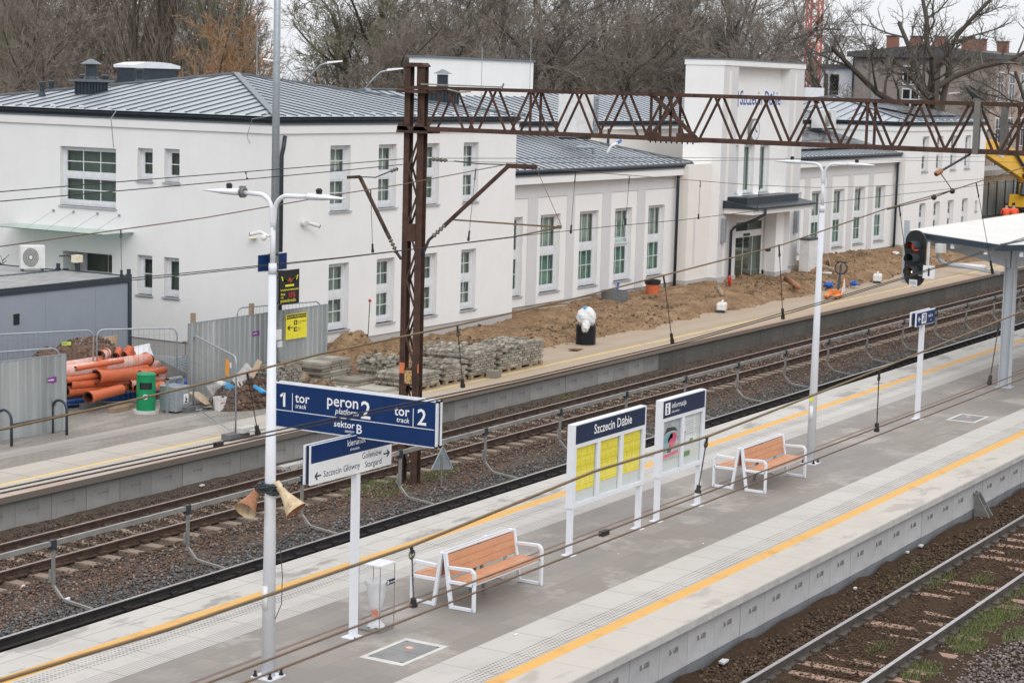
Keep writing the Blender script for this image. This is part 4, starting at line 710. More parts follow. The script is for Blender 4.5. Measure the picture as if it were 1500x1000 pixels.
# ---------------------------------------------------------------- timetable boards
def poster_mat():
    t=NT('yellow_timetable'); g=t.n.new('ShaderNodeTexCoord'); vec=t.mapping(rot=(math.pi/2,0,0)); c,f=t.brick((.86,.75,.06,1),(.82,.71,.055,1),(.42,.36,.05,1),.115,.04,.0016,vec,0); c2,f2=t.brick((1,1,1,1),(1,1,1,1),(.25,.22,.1,1),.19,.17,.004,vec,.3)
    mm=t.n.new('ShaderNodeMix'); mm.data_type='RGBA'; mm.blend_type='MULTIPLY'; mm.inputs[0].default_value=.55; t.link(c,mm.inputs[6]); t.link(c2,mm.inputs[7]); n=t.noise(3,4); col=t.mix(t.step(n,.5,.7),mm.outputs[2],(.88,.77,.07,1)); return t.fin(col,.6)
m_poster=poster_mat()
def infoboard(x,w_,header,cases,label):
    t=thing('notice_board',label,'notice board',(x,16.19,0)); y0,y1=-.065,.065; zb,zt,zh=.84,2.30,1.955
    for xx in (0.02,w_-.11):
        m=MB(); m.box(xx,-.05,0,xx+.07,.05,zb); m.box(xx-.05,-.11,0,xx+.12,.11,.012); m.build('post',[m_white],t)
    m=MB(); m.box(0,y0,zb,.06,y1,zt); m.box(.06,y0+.01,zh,w_,y1-.01,zt-.02); m.box(.06,y0,zt-.02,w_,y1,zt); m.box(w_-.05,y0,zb,w_,y1,zt-.02); m.box(.06,y0,zb,w_-.05,y1,zb+.07); m.box(.06,y0,zh-.07,w_-.05,y0+.06,zh); m.box(.06,y0+.10,zb+.07,w_-.05,y1,zh); m.build('frame',[m_white],t)
    m=MB(); m.box(.07,y0-.004,zh+.0,w_-.055,y0+.009,zt-.025); header(m,V((.07,y0-.007,zh))); m.build('header',[m_navy,m_txt,m_txtd],t)
    n=len(cases); cw=(w_-.06-.05)/n
    for i,fn in enumerate(cases):
        a=.06+i*cw; b=a+cw; m=MB(); m.box(a+.0,y0+.001,zb+.07,a+.05,y0+.05,zh-.07); m.box(b-.06,y0+.001,zb+.07,b,y0+.05,zh-.07); m.mat(1).box(a+.05,y0+.056,zb+.07,b-.06,y0+.099,zh-.07); m.mat(2).box(a+.05,y0+.02,zb+.10,b-.06,y0+.03,zh-.10) if False else None; c=m.build('display_case',[m_white,m_backing],t)
        fn(c,a+.06,b-.075,zb+.09,zh-.08,y0+.045)
        m=MB(); m.quad((a+.05,y0+.02,zb+.07),(b-.06,y0+.02,zb+.07),(b-.06,y0+.02,zh-.07),(a+.05,y0+.02,zh-.07)); m.build('glass_door',[m_acryl],c)
    return t
m_backing=M1('pale_green_backing',(.62,.66,.63,1),(.58,.62,.60,1),3,.6)
def ypost(c,a,b,z0,z1,y): m=MB(); m.box(a,y,z0+random.uniform(.17,.22),b-.02,y+.006,z1); m.build('timetable_poster',[m_poster],c)
m_pinkp=M1('pink_ink',(.70,.12,.20,1)); m_greyp=M1('grey_ink',(.30,.34,.36,1),(.50,.53,.54,1),7); m_turq=M1('turquoise_ink',(.20,.42,.45,1)); m_greenp=M1('green_ink',(.05,.25,.09,1))
def poster1(c,a,b,z0,z1,y):
    m=MB(); W=b-a; H=z1-z0; m.mat(0).box(a,y,z0+.2*H,b,y+.005,z1); bl=lambda pts,k: m.mat(k).prism([(a+W*p,z0+H*q) for p,q in pts],(0,y-.002,0),X_,Z_,Y_*.0015)
    bl([(0,.25),(.95,.29),(.95,.36),(0,.31)],1); bl([(.05,.45),(.12,.62),(.35,.74),(.6,.76),(.62,.64),(.45,.6),(.35,.5),(.4,.36),(.2,.36)],2); bl([(.35,.62),(.5,.72),(.72,.74),(.85,.64),(.75,.5),(.55,.42),(.4,.5)],1); bl([(.3,.36),(.45,.5),(.58,.42),(.5,.34)],3); bl([(.1,.72),(.3,.86),(.7,.84),(.9,.74),(.6,.78),(.35,.77)],3); m.build('poster',[m_greyp,m_pinkp,m_turq,m_dark],c)
def poster2(c,a,b,z0,z1,y):
    m=MB(); W=b-a; H=z1-z0; m.mat(0).box(a+.1*W,y,z0+.62*H,a+.72*W,y+.004,z0+.95*H); m.box(a+.15*W,y,z0+.40*H,a+.8*W,y+.004,z0+.6*H); m.mat(1).box(a+.02*W,y-.001,z0+.64*H,a+.18*W,y+.003,z0+.68*H); m.mat(2).box(a+.12*W,y-.001,z0+.16*H,a+.45*W,y+.003,z0+.26*H); m.box(a+.42*W,y-.001,z0+.42*H,a+.6*W,y+.003,z0+.5*H); m.mat(3)
    for k in range(6): m.box(a+.16*W,y-.001,z0+(.66+.04*k)*H,a+.62*W,y-.0005,z0+(.672+.04*k)*H)
    m.build('notice_sheet',[m_whiteb,m_pinkp,m_greenp,m_greyp],c)
def h1(m,o): m.mat(1).text('Szczecin Dąbie',o+V((1.36,0,.10)),X_,Z_,.235,'CENTER',0,.012)
def h2(m,o):
    m.mat(1).box(o.x+.06,o.y-.001,o.z+.06,o.x+.27,o.y+.001,o.z+.28); m.mat(2).box(o.x+.135,o.y-.003,o.z+.10,o.x+.185,o.y-.001,o.z+.19); m.box(o.x+.115,o.y-.003,o.z+.08,o.x+.205,o.y-.001,o.z+.10); m.box(o.x+.115,o.y-.003,o.z+.17,o.x+.14,o.y-.001,o.z+.19); m.cyl(o+V((.16,-.001,.235)),o+V((.16,-.003,.235)),.028,n=14); m.mat(1).text('informacja',o+V((.33,0,.16)),X_,Z_,.15,'LEFT',0,.008); m.text('information',o+V((.33,0,.07)),X_,Z_,.07,'LEFT',.2,.003)
infoboard(29.60,2.74,h1,[ypost]*3,'white station notice board with three yellow timetables')
infoboard(32.98,1.92,h2,[poster1,poster2],'white information board with a colourful poster beside pinned notices')
# small way sign farther along
t=thing('direction_sign','small blue pictogram sign on a slim white post','sign',(47.72,16.22,0)); m=MB(); m.box(-.055,-.055,0,.055,.055,2.45); m.box(-.13,-.13,0,.13,.13,.012); m.build('post',[m_white],t)
o=V((-.68,-.07,2.40)); m=MB()
for q in (0,.14): m.obox(o+V((.68,q,.165)),(.70,0,0),(0,.018,0),(0,0,.175))
m.mat(1).obox(o+V((.68,.07,.165)),(.66,0,0),(0,.03,0),(0,0,.15)); b=m.build('sign_board',[m_white,m_navy],t)
m=MB(); m.obox(o+V((.68,-.021,.165)),(.685,0,0),(0,.003,0),(0,0,.16)); m.mat(1); arrow(m,o+V((.18,-.028,.165)),X_,.17,-1); m.obox(o+V((.52,-.026,.165)),(.17,0,0),(0,.002,0),(0,0,.125)); m.text('wyjście',o+V((.82,-.027,.17)),X_,Z_,.115); m.text('exit',o+V((.98,-.027,.07)),X_,Z_,.06,'LEFT',.2); m.mat(2)
for k in range(3): m.obox(o+V((.44+.08*k,-.030,.13+.02*k)),(.022,0,0),(0,.002,0),(0,0,.05+.02*k))
m.obox(o+V((.52,-.0295,.25)),(.12,0,0),(0,.001,0),(0,0,.012)); m.build('board_face',[m_blue,m_txt,m_txtd],b)
# ---------------------------------------------------------------- benches (back to back) and litter bin
def bench():
    t=thing('bench','double-sided bench of orange slats and white frames beside the litter bin','bench',(25.50,16.13,0),0,'double-sided platform benches'); L_=2.08
    for s in (-1,1):
        for xx in (0,L_):
            m=MB(); q=.055; y1=.57; y0=.12; W2=.05
            for (a,b) in (((s*y0*1.15,0),(s*y1,0)),((s*y1,.0),(s*y1,.60)),((s*(y0-.005),.64),(s*(y1-.05),.655)),((s*.10,.42),(s*y1,.42))): 
                zz=.027 if a[1]==0 and b[1]==0 else 0
                m.bar((xx,a[0],a[1]+zz),(xx,b[0],b[1]+zz),W2,.055,X_)
            m.bar((xx,s*(y1-.06),.655),(xx,s*y1,.595),W2,.055,X_); m.bar((xx,s*.165,0),(xx,s*.03,.865),.056,.06,X_); m.build('end_frame',[m_white],t,bevel=.006)
        for k in range(3):
            m=MB(); yy=.155+k*.138; m.box(.03,min(s*yy,s*(yy+.13)),.43,L_-.03,max(s*yy,s*(yy+.13)),.462); m.build('seat_slat',[m_wood],t,bevel=.006)
        for k in range(3):
            m=MB(); z=.535+k*.113; yc=.155-(z-.05)*.145; a=V((.03,s*(yc),z)); m.obox(V((L_/2,s*(yc-.012),z)),(L_/2-.03,0,0),(0,s*.013,.0),(0,-s*.008,.0545)); m.build('back_slat',[m_wood],t,bevel=.004)
        m=MB(); m.box(.02,min(s*.03,s*.05),.845,L_-.02,max(s*.03,s*.05),.87); m.box(.03,min(s*.14,s*.2),.395,L_-.03,max(s*.14,s*.2),.43); m.box(.03,min(s*.48,s*.54),.395,L_-.03,max(s*.48,s*.54),.43); m.build('rail',[m_white],t)
        m=MB(); m.bar((L_/2,s*.13,0),(L_/2,s*.005,.84),.05,.04,X_); m.build('middle_leg',[m_galvd],t)
    return t
b1=bench(); dup(b1,(36.72,16.15,0),0,'double-sided bench of orange slats and white frames behind the information board')
t=thing('litter_bin','transparent square litter bin with a limp white bag beside the signpost','litter bin',(23.84,16.24,0)); a=.19
m=MB(); m.box(-a,-a,.0,a,a,.035); m.build('base',[m_galvd],t)
m=MB()
for (p,q) in (((-a,-a),(a,-a)),((a,-a),(a,a)),((a,a),(-a,a)),((-a,a),(-a,-a))): m.quad((*p,.035),(*q,.035),(*q,1.0),(*p,1.0))
m.build('acrylic_wall',[m_acryl],t); m=MB(); m.box(-a-.01,-a-.01,1.0,a+.01,a+.01,1.02); m.build('lid',[m_film],t)
m=MB()
for sx,sy in ((-1,-1),(1,-1),(1,1),(-1,1)): m.box(sx*a-.004,sy*a-.004,.035,sx*a+.004,sy*a+.004,1.0)
m.build('edge_strip',[m_galvd],t)
m=MB(); n=20; vs=[]
for z,r in ((.74,.175),(.70,.165),(.68,.15),(.55,.12),(.42,.10),(.30,.07),(.22,.035),(.15,.055),(.09,.10),(.05,.13)):
    for j in range(n): q=6.283*j/n; k=1+.16*math.sin(j*2.5+z*9); vs.append((r*k*math.cos(q),r*k*math.sin(q),z+.01*math.sin(j*1.7)))
m.add(vs,[(i*n+j,i*n+(j+1)%n,(i+1)*n+(j+1)%n,(i+1)*n+j) for i in range(9) for j in range(n)])
def mk_bag():
    q=NT('translucent_bag'); tr=q.n.new('ShaderNodeBsdfTransparent'); mxs=q.n.new('ShaderNodeMixShader'); n=q.noise(7,5,.6,q.mapping((1,1,.4))); q.link(q.math('MULTIPLY_ADD',n,.5,.45),mxs.inputs[0]); q.b.inputs['Base Color'].default_value=(.8,.81,.83,1); q.b.inputs['Roughness'].default_value=.35; q.link(tr.outputs[0],mxs.inputs[1]); q.link(q.b.outputs[0],mxs.inputs[2]); q.link(mxs.outputs[0],q.out.inputs[0]); return q.m
m.build('bag',[mk_bag()],t,smooth=True)
m=MB(); m.box(-.02,-a-.008,.70,a+.004,-a-.002,.775); m.mat(1).text('zmieszane',(.035,-a-.010,.722),X_,Z_,.042,'LEFT',0,.01); m.box(-.008,-a-.0095,.712,.022,-a-.0085,.765); m.build('label_strip',[m_navy,m_txt],t)
m=MB(); m.box(-.07,-.05,.2,.0,.03,.33); m.mat(1).box(.01,-.03,.24,.06,.03,.29); m.build('rubbish',[m_dusty,m_bluepipe],t)
# service covers in the paving
def cover(x,y,label,rz=0):
    t=thing('service_cover',label,'cover',(x,y,.001),rz,'paving service covers'); m=MB(); w_,d=.60,.37
    m.box(-w_,-d,0,w_,-d+.07,.006); m.box(-w_,d-.07,0,w_,d,.006); m.box(-w_,-d+.07,0,-w_+.11,d-.07,.006); m.box(w_-.11,-d+.07,0,w_,d-.07,.006); m.build('frame',[m_paleconc],t)
    m=MB(); m.mat(1).box(-w_+.09,-d+.07,0,w_-.09,d-.07,.0015); m.mat(0)
    for s in (-1,1): m.box(min(s*.004,s*(w_-.10)),-d+.08,.001,max(s*.004,s*(w_-.10)),d-.08,.005)
    m.mat(1)
    for sx in (-1,1):
        for sy in (-1,1): m.cyl((sx*(w_-.13),sy*(d-.11),.005),(sx*(w_-.13),sy*(d-.11),.007),.022,n=8)
    m.build('plate',[m_conccover,m_dark],t); m=MB(); m.mat(0).cyl((.2,.05,.005),(.2,.05,.009),.075,n=18); m.mat(1).cyl((.2,.05,.009),(.2,.05,.011),.05,n=18); m.build('badge',[m_dusty,m_conc],t)
m_paleconc=mk_conc('pale_cover_frame',(.60,.585,.55,1),.85); m_conccover=mk_conc('grey_cover_plate',(.25,.25,.245,1),.8)
cover(23.10,15.24,'rectangular pale-framed service cover in front of the litter bin'); cover(48.65,15.22,'rectangular pale-framed service cover near the canopy post')
for (px,py,s,lab) in ((755,931,.05,'pale paper scrap on the light slabs before the nearer bench'),(1030,797,.03,'tiny pale scrap on the light slabs right of the boards'),(906,812,.02,'tiny pale scrap on the grey paving below the timetable board')): p=gp(px,py,.0); m=MB(); m.prism([(0,0),(s*2.2,.2*s),(s*2,s),(.3*s,.8*s)],(p.x,p.y,.004),X_,Y_,Z_*.01); tag(m.build('paper_scrap',[m_film]),lab,'litter')
m_pinkfade=M1('faded_red_paint',(.42,.24,.22,1),(.36,.27,.25,1),6,.6)
# ---------------------------------------------------------------- barrier between the tracks
t=thing('guard_rail','long grey metal barrier on bent posts between the middle tracks','guard rail',(24.65,23.45,-.95)); xs=[24.65+3.53*i for i in range(18)]
for i,x in enumerate(xs):
    m=MB(); X0=x-24.65; m.bar((X0,0,.32),(X0,0,1.12),.05,.05); m.bar((X0,.0,.34),(X0,-.22,.12),.045,.045,X_); m.bar((X0,-.20,.13),(X0,-.88,.06),.045,.045,X_); m.bar((X0-.03,.03,.40),(X0-.03,.03,.62),.07,.03); m.build('post',[m_galvrail],t)
for i in range(18):
    m=MB(); a,b=(-8 if i==0 else xs[i-1]-24.65+.06),xs[i]-24.65+.02; red=i in (3,10,12,13); m.mat(0)
    if not red: m.box(a,-.03,1.04,b,.03,1.125)
    else:
        n=int((b-a)/.25)
        for k in range(n): m.mat(k%2).box(a+(b-a)*k/n,-.03,1.04,a+(b-a)*(k+1)/n,.03,1.125)
    m.mat(2).box(b-.10,-.045,.97,b+.02,.045,1.14); m.build('rail',[m_galvrail,m_pinkfade,m_dark] if True else None,t)
# ---------------------------------------------------------------- catenary gantry
gx,gy=36.9,24.33
t=thing('catenary_gantry','rusty lattice mast with a long lattice beam spanning the tracks','gantry',(gx,gy,-1.0))
def ch(m,y,w_,z0,z1):   # channel leg: web and two flanges
    m.box(-.16,y-w_/2,z0,.16,y+w_/2,z0+.001) if False else None
    m.box(-.085,y-w_/2,z0,-.07,y+w_/2,z1); m.box(.07,y-w_/2,z0,.085,y+w_/2,z1); m.box(-.07,y-.01,z0,.07,y+.01,z1)
for yy,w_ in ((.17,.14),(-.19,.17)):
    m=MB(); ch(m,yy,w_,-.2,9.40); m.build('mast_leg',[m_rust],t)
m=MB(); m.box(-.25,-.45,-.3,.25,.45,.05); m.build('foundation',[m_bed],t)
m=MB(); z=.5; s=1
zs=[.35+.62*i for i in range(13)]
for i in range(len(zs)-1):
    a,b=(.10,-.13) if i%2 else (-.13,.10)
    for xx in (-.078,.078): m.bar((xx,a,zs[i]),(xx,b,zs[i+1]),.045,.02,X_)
m.build('lacing_bars',[m_rust2],t)
m=MB(); m.box(-.13,-.29,9.38,.13,.26,9.41); m.prism([(.26,0),(-.29,0),(-.22,.06),(.19,.06)],(-.13,0,9.41),Y_,Z_,X_*.26); m.box(-.095,-.10,8.95,.095,-.08,9.38); m.build('mast_head',[m_rust],t)
for z0 in (2.32,5.55): m=MB(); m.box(-.095,-.12,z0,.095,.11,z0+.38); m.build('tie_plate',[m_rust],t)
m=MB(); m.box(-.0885,.10,2.58,-.0862,.24,2.82); m.box(-.0885,-.275,2.62,-.0862,-.245,2.82); m.build('orange_band',[M1('orange_paint_band',(.70,.20,.07,1),(.50,.15,.06,1),9),m_black],t)
m=MB(); m.box(-.098,-.10,2.36,-.0955,.09,2.66); m.build('number_plate',[M1('peeled_ochre_plate',(.55,.38,.16,1),(.20,.07,.04,1),22,lo=.5,hi=.56)],t)
# beam: two lattice planes 0.36 apart
zb,zt=8.04,8.93; yend=-20.5; beam=MB()
for xx in (-.2,.2):
    m=MB(); m.bar((xx,.32,zt),(xx,yend,zt),.09,.075,Z_); m.bar((xx,.32,zb),(xx,yend,zb),.09,.085,Z_); m.build('chord',[m_rust],t)
def web(x,y0,y1,up): return ((x,y0,zb if up else zt),(x,y1,zt if up else zb))
for xx,off in ((-.2,0),(.2,.0)):
    m=MB(); y=-.55+off; k=0
    y=-.45; P=1.02/1.0
    while y>yend+.6:
        m.bar((xx,y,zb),(xx,y-.44,zt),.05,.02,X_); m.bar((xx,y-.50,zt),(xx,y-.94,zb),.05,.02,X_); y-=1.06; k+=1
    m.build('lattice_web',[m_rust],t)
for yy in (-3.05,-5.9,-6.35,-10.55,-13.5,-17.2):
    m=MB()
    for xx in (-.215,.215): m.bar((xx,yy,zb),(xx,yy,zt),.05,.03,X_)
    m.build('upright',[m_rust],t)
m=MB(); m.bar((-.22,-5.95,zt-.03),(-.22,-6.95,zb+.03),.09,.02,X_); m.bar((-.225,-6.55,zt-.03),(-.225,-5.9,zb+.03),.07,.02,X_); m.box(-.24,-6.9,zb-.03,-.21,-6.5,zb+.13); m.box(-.24,-6.15,zb-.03,-.21,-5.85,zb+.13); m.box(-.25,-6.95,zb-.055,.25,-5.85,zb-.045)
for k in range(9): m.cyl((-.2,-5.9-.12*k,zb-.09),(-.2,-5.9-.12*k,zb-.045),.018,n=6)
m.build('splice_plate',[m_rust],t)
for zz in (zb,zt):
    m=MB(); y=-.5; s=1
    while y>yend+.6: m.bar((-.2*s,y,zz),(.2*s,y-.53,zz),.04,.02,Z_); y-=.53; s=-s
    m.build('plan_bracing',[m_rust2],t)
m=MB(); m.box(-.24,-.5,zb-.1,.24,.34,zb-.05); m.build('gusset',[m_rust],t); m=MB(); m.box(-.24,-.42,zt-.12,.24,.36,zt-.05); m.build('gusset',[m_rust],t)
for pl in ([(.33,0),(.0,0),(.15,.18),(.28,.18)],[(-.1,0),(-.5,0),(-.3,.15),(-.15,.15)]): m=MB(); m.prism(pl,(-.245,0,zb-.05),Y_,Z_,X_*.03); m.build('gusset',[m_rust],t)
m=MB(); m.bar((-.26,-.30,zt+.08),(-.26,-2.35,zt+.06),.035,.03,Z_); m.bar((-.26,-2.35,zt+.02),(-.26,-2.40,zt+.14),.03,.03,X_); m.tube([(-.26,-1.0,zt-.02),(-.3,-1.3,zt-.07),(-.3,-1.6,zt-.05)],.02,6); m.build('earth_bar',[m_galvrail],t)
for yy in (-12.72,-13.1):
    m=MB(); m.box(-.28 if yy>-13 else .16,yy-.055,zb-.05,-.16 if yy>-13 else .28,yy+.055,zt+.06); m.build('hanger_post',[m_conc2],t)
m=MB(); ch(m,yend+.3,.22,-.2,9.4); ch(m,yend-.15,.22,-.2,9.4); m.build('mast_leg',[m_rust],t)
def insul(m,a,b,r=.055,n=4):
    a,b=V(a),V(b); d=(b-a)
    pr=[]; L_=d.length
    for i in range(n): q=L_*(i+.5)/n; w_=L_/n*.35; pr+=[(r*.45,q-w_),(r,q-w_*.3),(r,q+w_*.3),(r*.45,q+w_)]
    m.lathe([(r*.4,0)]+pr+[(r*.4,L_)],a,12,d)
def CV(px,py): p=onx(px,py,gx); return V((0,p.y-gy,p.z+1.0))
# right cantilever
a,b,c=CV(628,352),CV(745,243),CV(785,245); m=MB(); q=a+(b-a)*.20; m.bar(q,b,.075,.06,X_); m.bar(b+V((0,.06,.0)),c,.10,.05,X_); m.box(-.04,c.y-.02,c.z-.02,.04,c.y+.25,c.z+.03); m.build('cantilever_tube',[m_rust],t)
m=MB(); m.mat(1); insul(m,a+(b-a)*.05,q+(b-a)*.02); m.mat(0).bar(a,a+(b-a)*.06,.05,.05,X_); m.bar(V((0,-.14,5.0)),a,.05,.05,X_); m.build('insulator',[m_dark,m_porc],t,smooth=False); m=MB(); m.tube([b+V((0,.1,.02)),CV(700,240),CV(665,236)],.014,6); m.build('stay_wire',[m_dark],t); m=MB(); insul(m,CV(655,235),CV(632,233),.05); m.build('insulator',[m_porc],t)
m=MB(); e=CV(665,322); f=CV(820,333); m.bar(e,f,.035,.03,X_); m.bar(f,CV(757,346),.03,.03,X_); m.tube([c,f+V((0,-.05,.02))],.007,5); m.box(-.03,f.y-.03,f.z-.03,.03,f.y+.06,f.z+.04); m.build('steady_arm',[m_wireg],t)
# left cantilever
a,b,c=CV(584,376),CV(527,259),CV(509,260); m=MB(); q=a+(b-a)*.22; m.bar(q,b,.07,.06,X_); m.bar(b,c,.07,.05,X_); m.build('cantilever_tube',[m_rust2],t)
m=MB(); insul(m,CV(572,251),CV(583,247),.045,3); m.build('insulator',[m_porc],t); m=MB(); m.mat(1); insul(m,a+(b-a)*.04,q); m.mat(0).bar(V((0,.3,a.z-.05)),a+(b-a)*.05,.05,.05,X_); m.build('insulator',[m_dark,m_porc],t); m=MB(); m.tube([b+V((0,-.05,.0)),CV(550,260),CV(572,251)],.014,6); m.build('stay_wire',[m_dark],t)
# pigeon-sized black crow on the beam
def skin(name,pts,edges,mats,parent=None,sub=2,loc=None):
    me=bpy.data.meshes.new(name); me.from_pydata([p[0] for p in pts],edges,[]); o=bpy.data.objects.new(name,me); C.objects.link(o); o.modifiers.new('Skin','SKIN'); md=o.modifiers.new('Sub','SUBSURF'); md.levels=md.render_levels=sub
    if not me.skin_vertices: 
        bpy.context.view_layer.update()
    sv=me.skin_vertices[0].data
    for i,p in enumerate(pts):
        r=p[1]; sv[i].radius=(r,r) if not isinstance(r,tuple) else r
    sv[0].use_root=True; me.materials.append(mats); bpy.context.view_layer.update(); dg=bpy.context.evaluated_depsgraph_get(); m2=bpy.data.meshes.new_from_object(o.evaluated_get(dg)); m2.name=name; o.modifiers.clear(); o.data=m2; m2.polygons.foreach_set('use_smooth',[True]*len(m2.polygons)); 
    if parent: o.parent=parent
    if loc: o.location=loc
    return o
t2=thing('crow','black crow perched on top of the rusty lattice beam','bird',(gx-.2,gy-12.62,8.0),math.pi); t2.scale=(.62,.62,.62)
skin('body',[((0,0,.16),.075),((0,-.10,.22),.075),((0,-.17,.29),.05),((0,-.205,.355),.048),((0,-.25,.36),.028),((0,-.31,.35),.008),((0,.12,.10),.05),((0,.24,.05),.035),((0,.36,.0),.022),((.03,-.03,.08),.018),((.03,-.04,.0),.010),((-.03,-.03,.08),.018),((-.03,-.04,.0),.010)],[(0,1),(1,2),(2,3),(3,4),(4,5),(0,6),(6,7),(7,8),(0,9),(9,10),(0,11),(11,12)],m_black,t2)
m=MB(); 
for s in (-1,1): m.prism([(-.12,.24),(.02,.22),(.20,.07),(.27,.03),(.1,.05),(-.05,.13)],(s*.075,0,0),Y_,Z_,X_*s*.012)
m.build('wing',[m_black],t2)
# ---------------------------------------------------------------- overhead wires
def wires(name,label,cat,runs,drops=(),clips=(),group=None):
    o=thing(name,label,cat,runs[0][1][0],0,group); base=V(runs[0][1][0])
    for mat,pts,r in runs: m=MB(); m.tube([V(p)-base for p in pts],r,5); m.build('wire',[mat],o,smooth=True)
    for mat,a,b in drops:
        m=MB(); a,b=V(a)-base,V(b)-base; q=a+(b-a)*.12; m.tube([a,q],.012,5); m.tube([q,b+(a-b)*.12],.006,4); m.mat(1); m.tube([b+(a-b)*.14,b+(a-b)*.05],.022,6); m.tube([b+(a-b)*.05,b],.030,6); m.tube(arc(a+(b-a)*.14,X_,Z_,.03,0,6.283,8),.006,4); m.build('dropper',[m_wired,m_wired],o)
    for p in clips: m=MB(); m.obox(V(p)-base,(.05,0,0),(0,.02,0),(0,0,.02)); m.build('clamp',[m_wired],o)
    return o
def smooth(pts,n=24):      # resample a measured wire as a smooth sagging curve
    P=[V(p) for p in pts]; xs=[p.x for p in P]; xx=np.array(xs); co=[np.polyfit(xx,np.array([p[k] for p in P]),min(2,len(P)-1)) for k in (1,2)]
    return [V((x,float(np.polyval(co[0],x)),float(np.polyval(co[1],x)))) for x in np.linspace(xs[0],xs[-1],n)]
Yn=6.75; L0=[ony(px,py,Yn) for px,py in ((0,996),(250,920),(500,834),(605,798),(870,690),(1036,639),(1287,541),(1463,470),(1500,455))]
cy_=lambda px,py: ony(px,py,Yn)
dr=[(m_wired,cy_(*a),cy_(*b)) for a,b in (((603,799),(606,888)),((1036,639),(1022,722)),((1288,541),(1284,632)),((1464,470),(1449,563)))]
mA=[V((2,Yn,L0[0].z+.25))]+L0+[V((34,Yn,6.2))]
# sag between supports follows the measured points
def seg(pts): return [V(p) for p in pts]
wires('overhead_line','nearest overhead line with brown twin contact wires crossing the bench','overhead line',[(m_wireg,L0,.011),(m_wire,[(3,Yn,4.80),(45,Yn,4.80)],.0075),(m_wire,[(3,Yn-.09,4.765),(45,Yn-.09,4.765)],.0075)],dr,[cy_(885,780)],'overhead lines above the tracks')
Yc=11.1; cc=lambda px,py: ony(px,py,Yc)
G=[cc(px,py) for px,py in ((0,629),(150,596),(300,561),(470,518),(670,476),(850,435),(973,403),(1147,358),(1300,305),(1400,277),(1500,245))]
dr=[(m_wired,cc(*a),cc(*b)) for a,b in (((670,476),(678,567)),((972,403),(985,502)),((1141,358),(1147,467)),((1317,300),(1330,403)),((1430,268),(1454,400)),((362,545),(378,636)))]
wires('overhead_line','ochre messenger and dark contact wires over the station platform edge','overhead line',[(m_wireg,G,.011),(m_wired,[cc(0,716),cc(300,652),cc(520,606),cc(760,556),cc(1000,500),cc(1200,443),cc(1337,402),cc(1500,348)],.008),(m_wired,[cc(0,722),cc(300,658),cc(520,611),cc(760,560),cc(1000,503),cc(1200,446),cc(1337,404),cc(1500,350)],.008)],dr,[cc(320,650),cc(1125,366)],'overhead lines above the tracks')
# link from beam down to that messenger
p0,p1=onx(1421,226,gx-.1),cc(1250,325); q=p0+(p1-p0)*.30
o=thing('tension_link','dark tension rod with an insulator slung from the lattice beam','cable',p0); m=MB(); m.tube([(0,0,0),q-p0],.022,6); m.tube([q-p0,cc(1395,279)-p0,cc(1366,290)-p0],.010,5); m.build('rod',[m_wired],o); m=MB(); insul(m,(q-p0)*.95,(q-p0)*1.12,.05,3); m.build('insulator',[m_rusthorn],o); m=MB(); m.tube([cc(1366,290)-p0,cc(1300,307)-p0],.009,5); m.ball(cc(1395,280)-p0,.05,n=8); m.ball(cc(1368,289)-p0,.05,n=8); m.build('clamp',[m_wired],o)
Y2=21.5; c2=lambda px,py: ony(px,py,Y2)
dr=[(m_wired,c2(*a),c2(*b)) for a,b in (((177,336),(178,405)),((543,277),(546,370)),((697,247),(686,353)),((843,253),(836,342)),((922,258),(916,330)),((1026,265),(1023,321)),((1113,272),(1109,308)),((1260,275),(1257,292)))]
wires('overhead_line','overhead line over the middle track hung from the right cantilever','overhead line',[(m_wire,[c2(-60,372),c2(0,361),c2(300,319),c2(500,284),c2(590,270),c2(742,241)],.010),(m_wire,[c2(785,246),c2(1000,263),c2(1100,271),c2(1200,275),c2(1300,272),c2(1440,262),c2(1520,252)],.008),(m_wired,[c2(-60,430),c2(0,424),c2(240,403),c2(500,377),c2(620,363),c2(757,346),c2(890,332),c2(1000,322),c2(1200,298),c2(1380,278),c2(1520,262)],.008),(m_wired,[c2(-60,436),c2(0,429),c2(240,406),c2(500,378),c2(620,363.5),c2(757,347)],.008)],dr,[],'overhead lines above the tracks')
Y1=26.05; c1=lambda px,py: ony(px,py,Y1)
wires('overhead_line','thin overhead line over the far track passing behind the mast','overhead line',[(m_wired,[c1(-60,286),c1(0,281),c1(240,261),c1(483,242),c1(590,233)],.010),(m_wired,[c1(-60,300),c1(0,295),c1(250,273),c1(500,250),c1(590,241)],.010),(m_wired,[c1(636,232),c1(780,232),c1(1000,231),c1(1200,233),c1(1500,238)],.007),(m_wired,[c1(636,236),c1(780,239),c1(1010,236),c1(1300,232),c1(1500,228)],.007)],[(m_wired,c1(360,252),c1(362,262))],[],'overhead lines above the tracks')
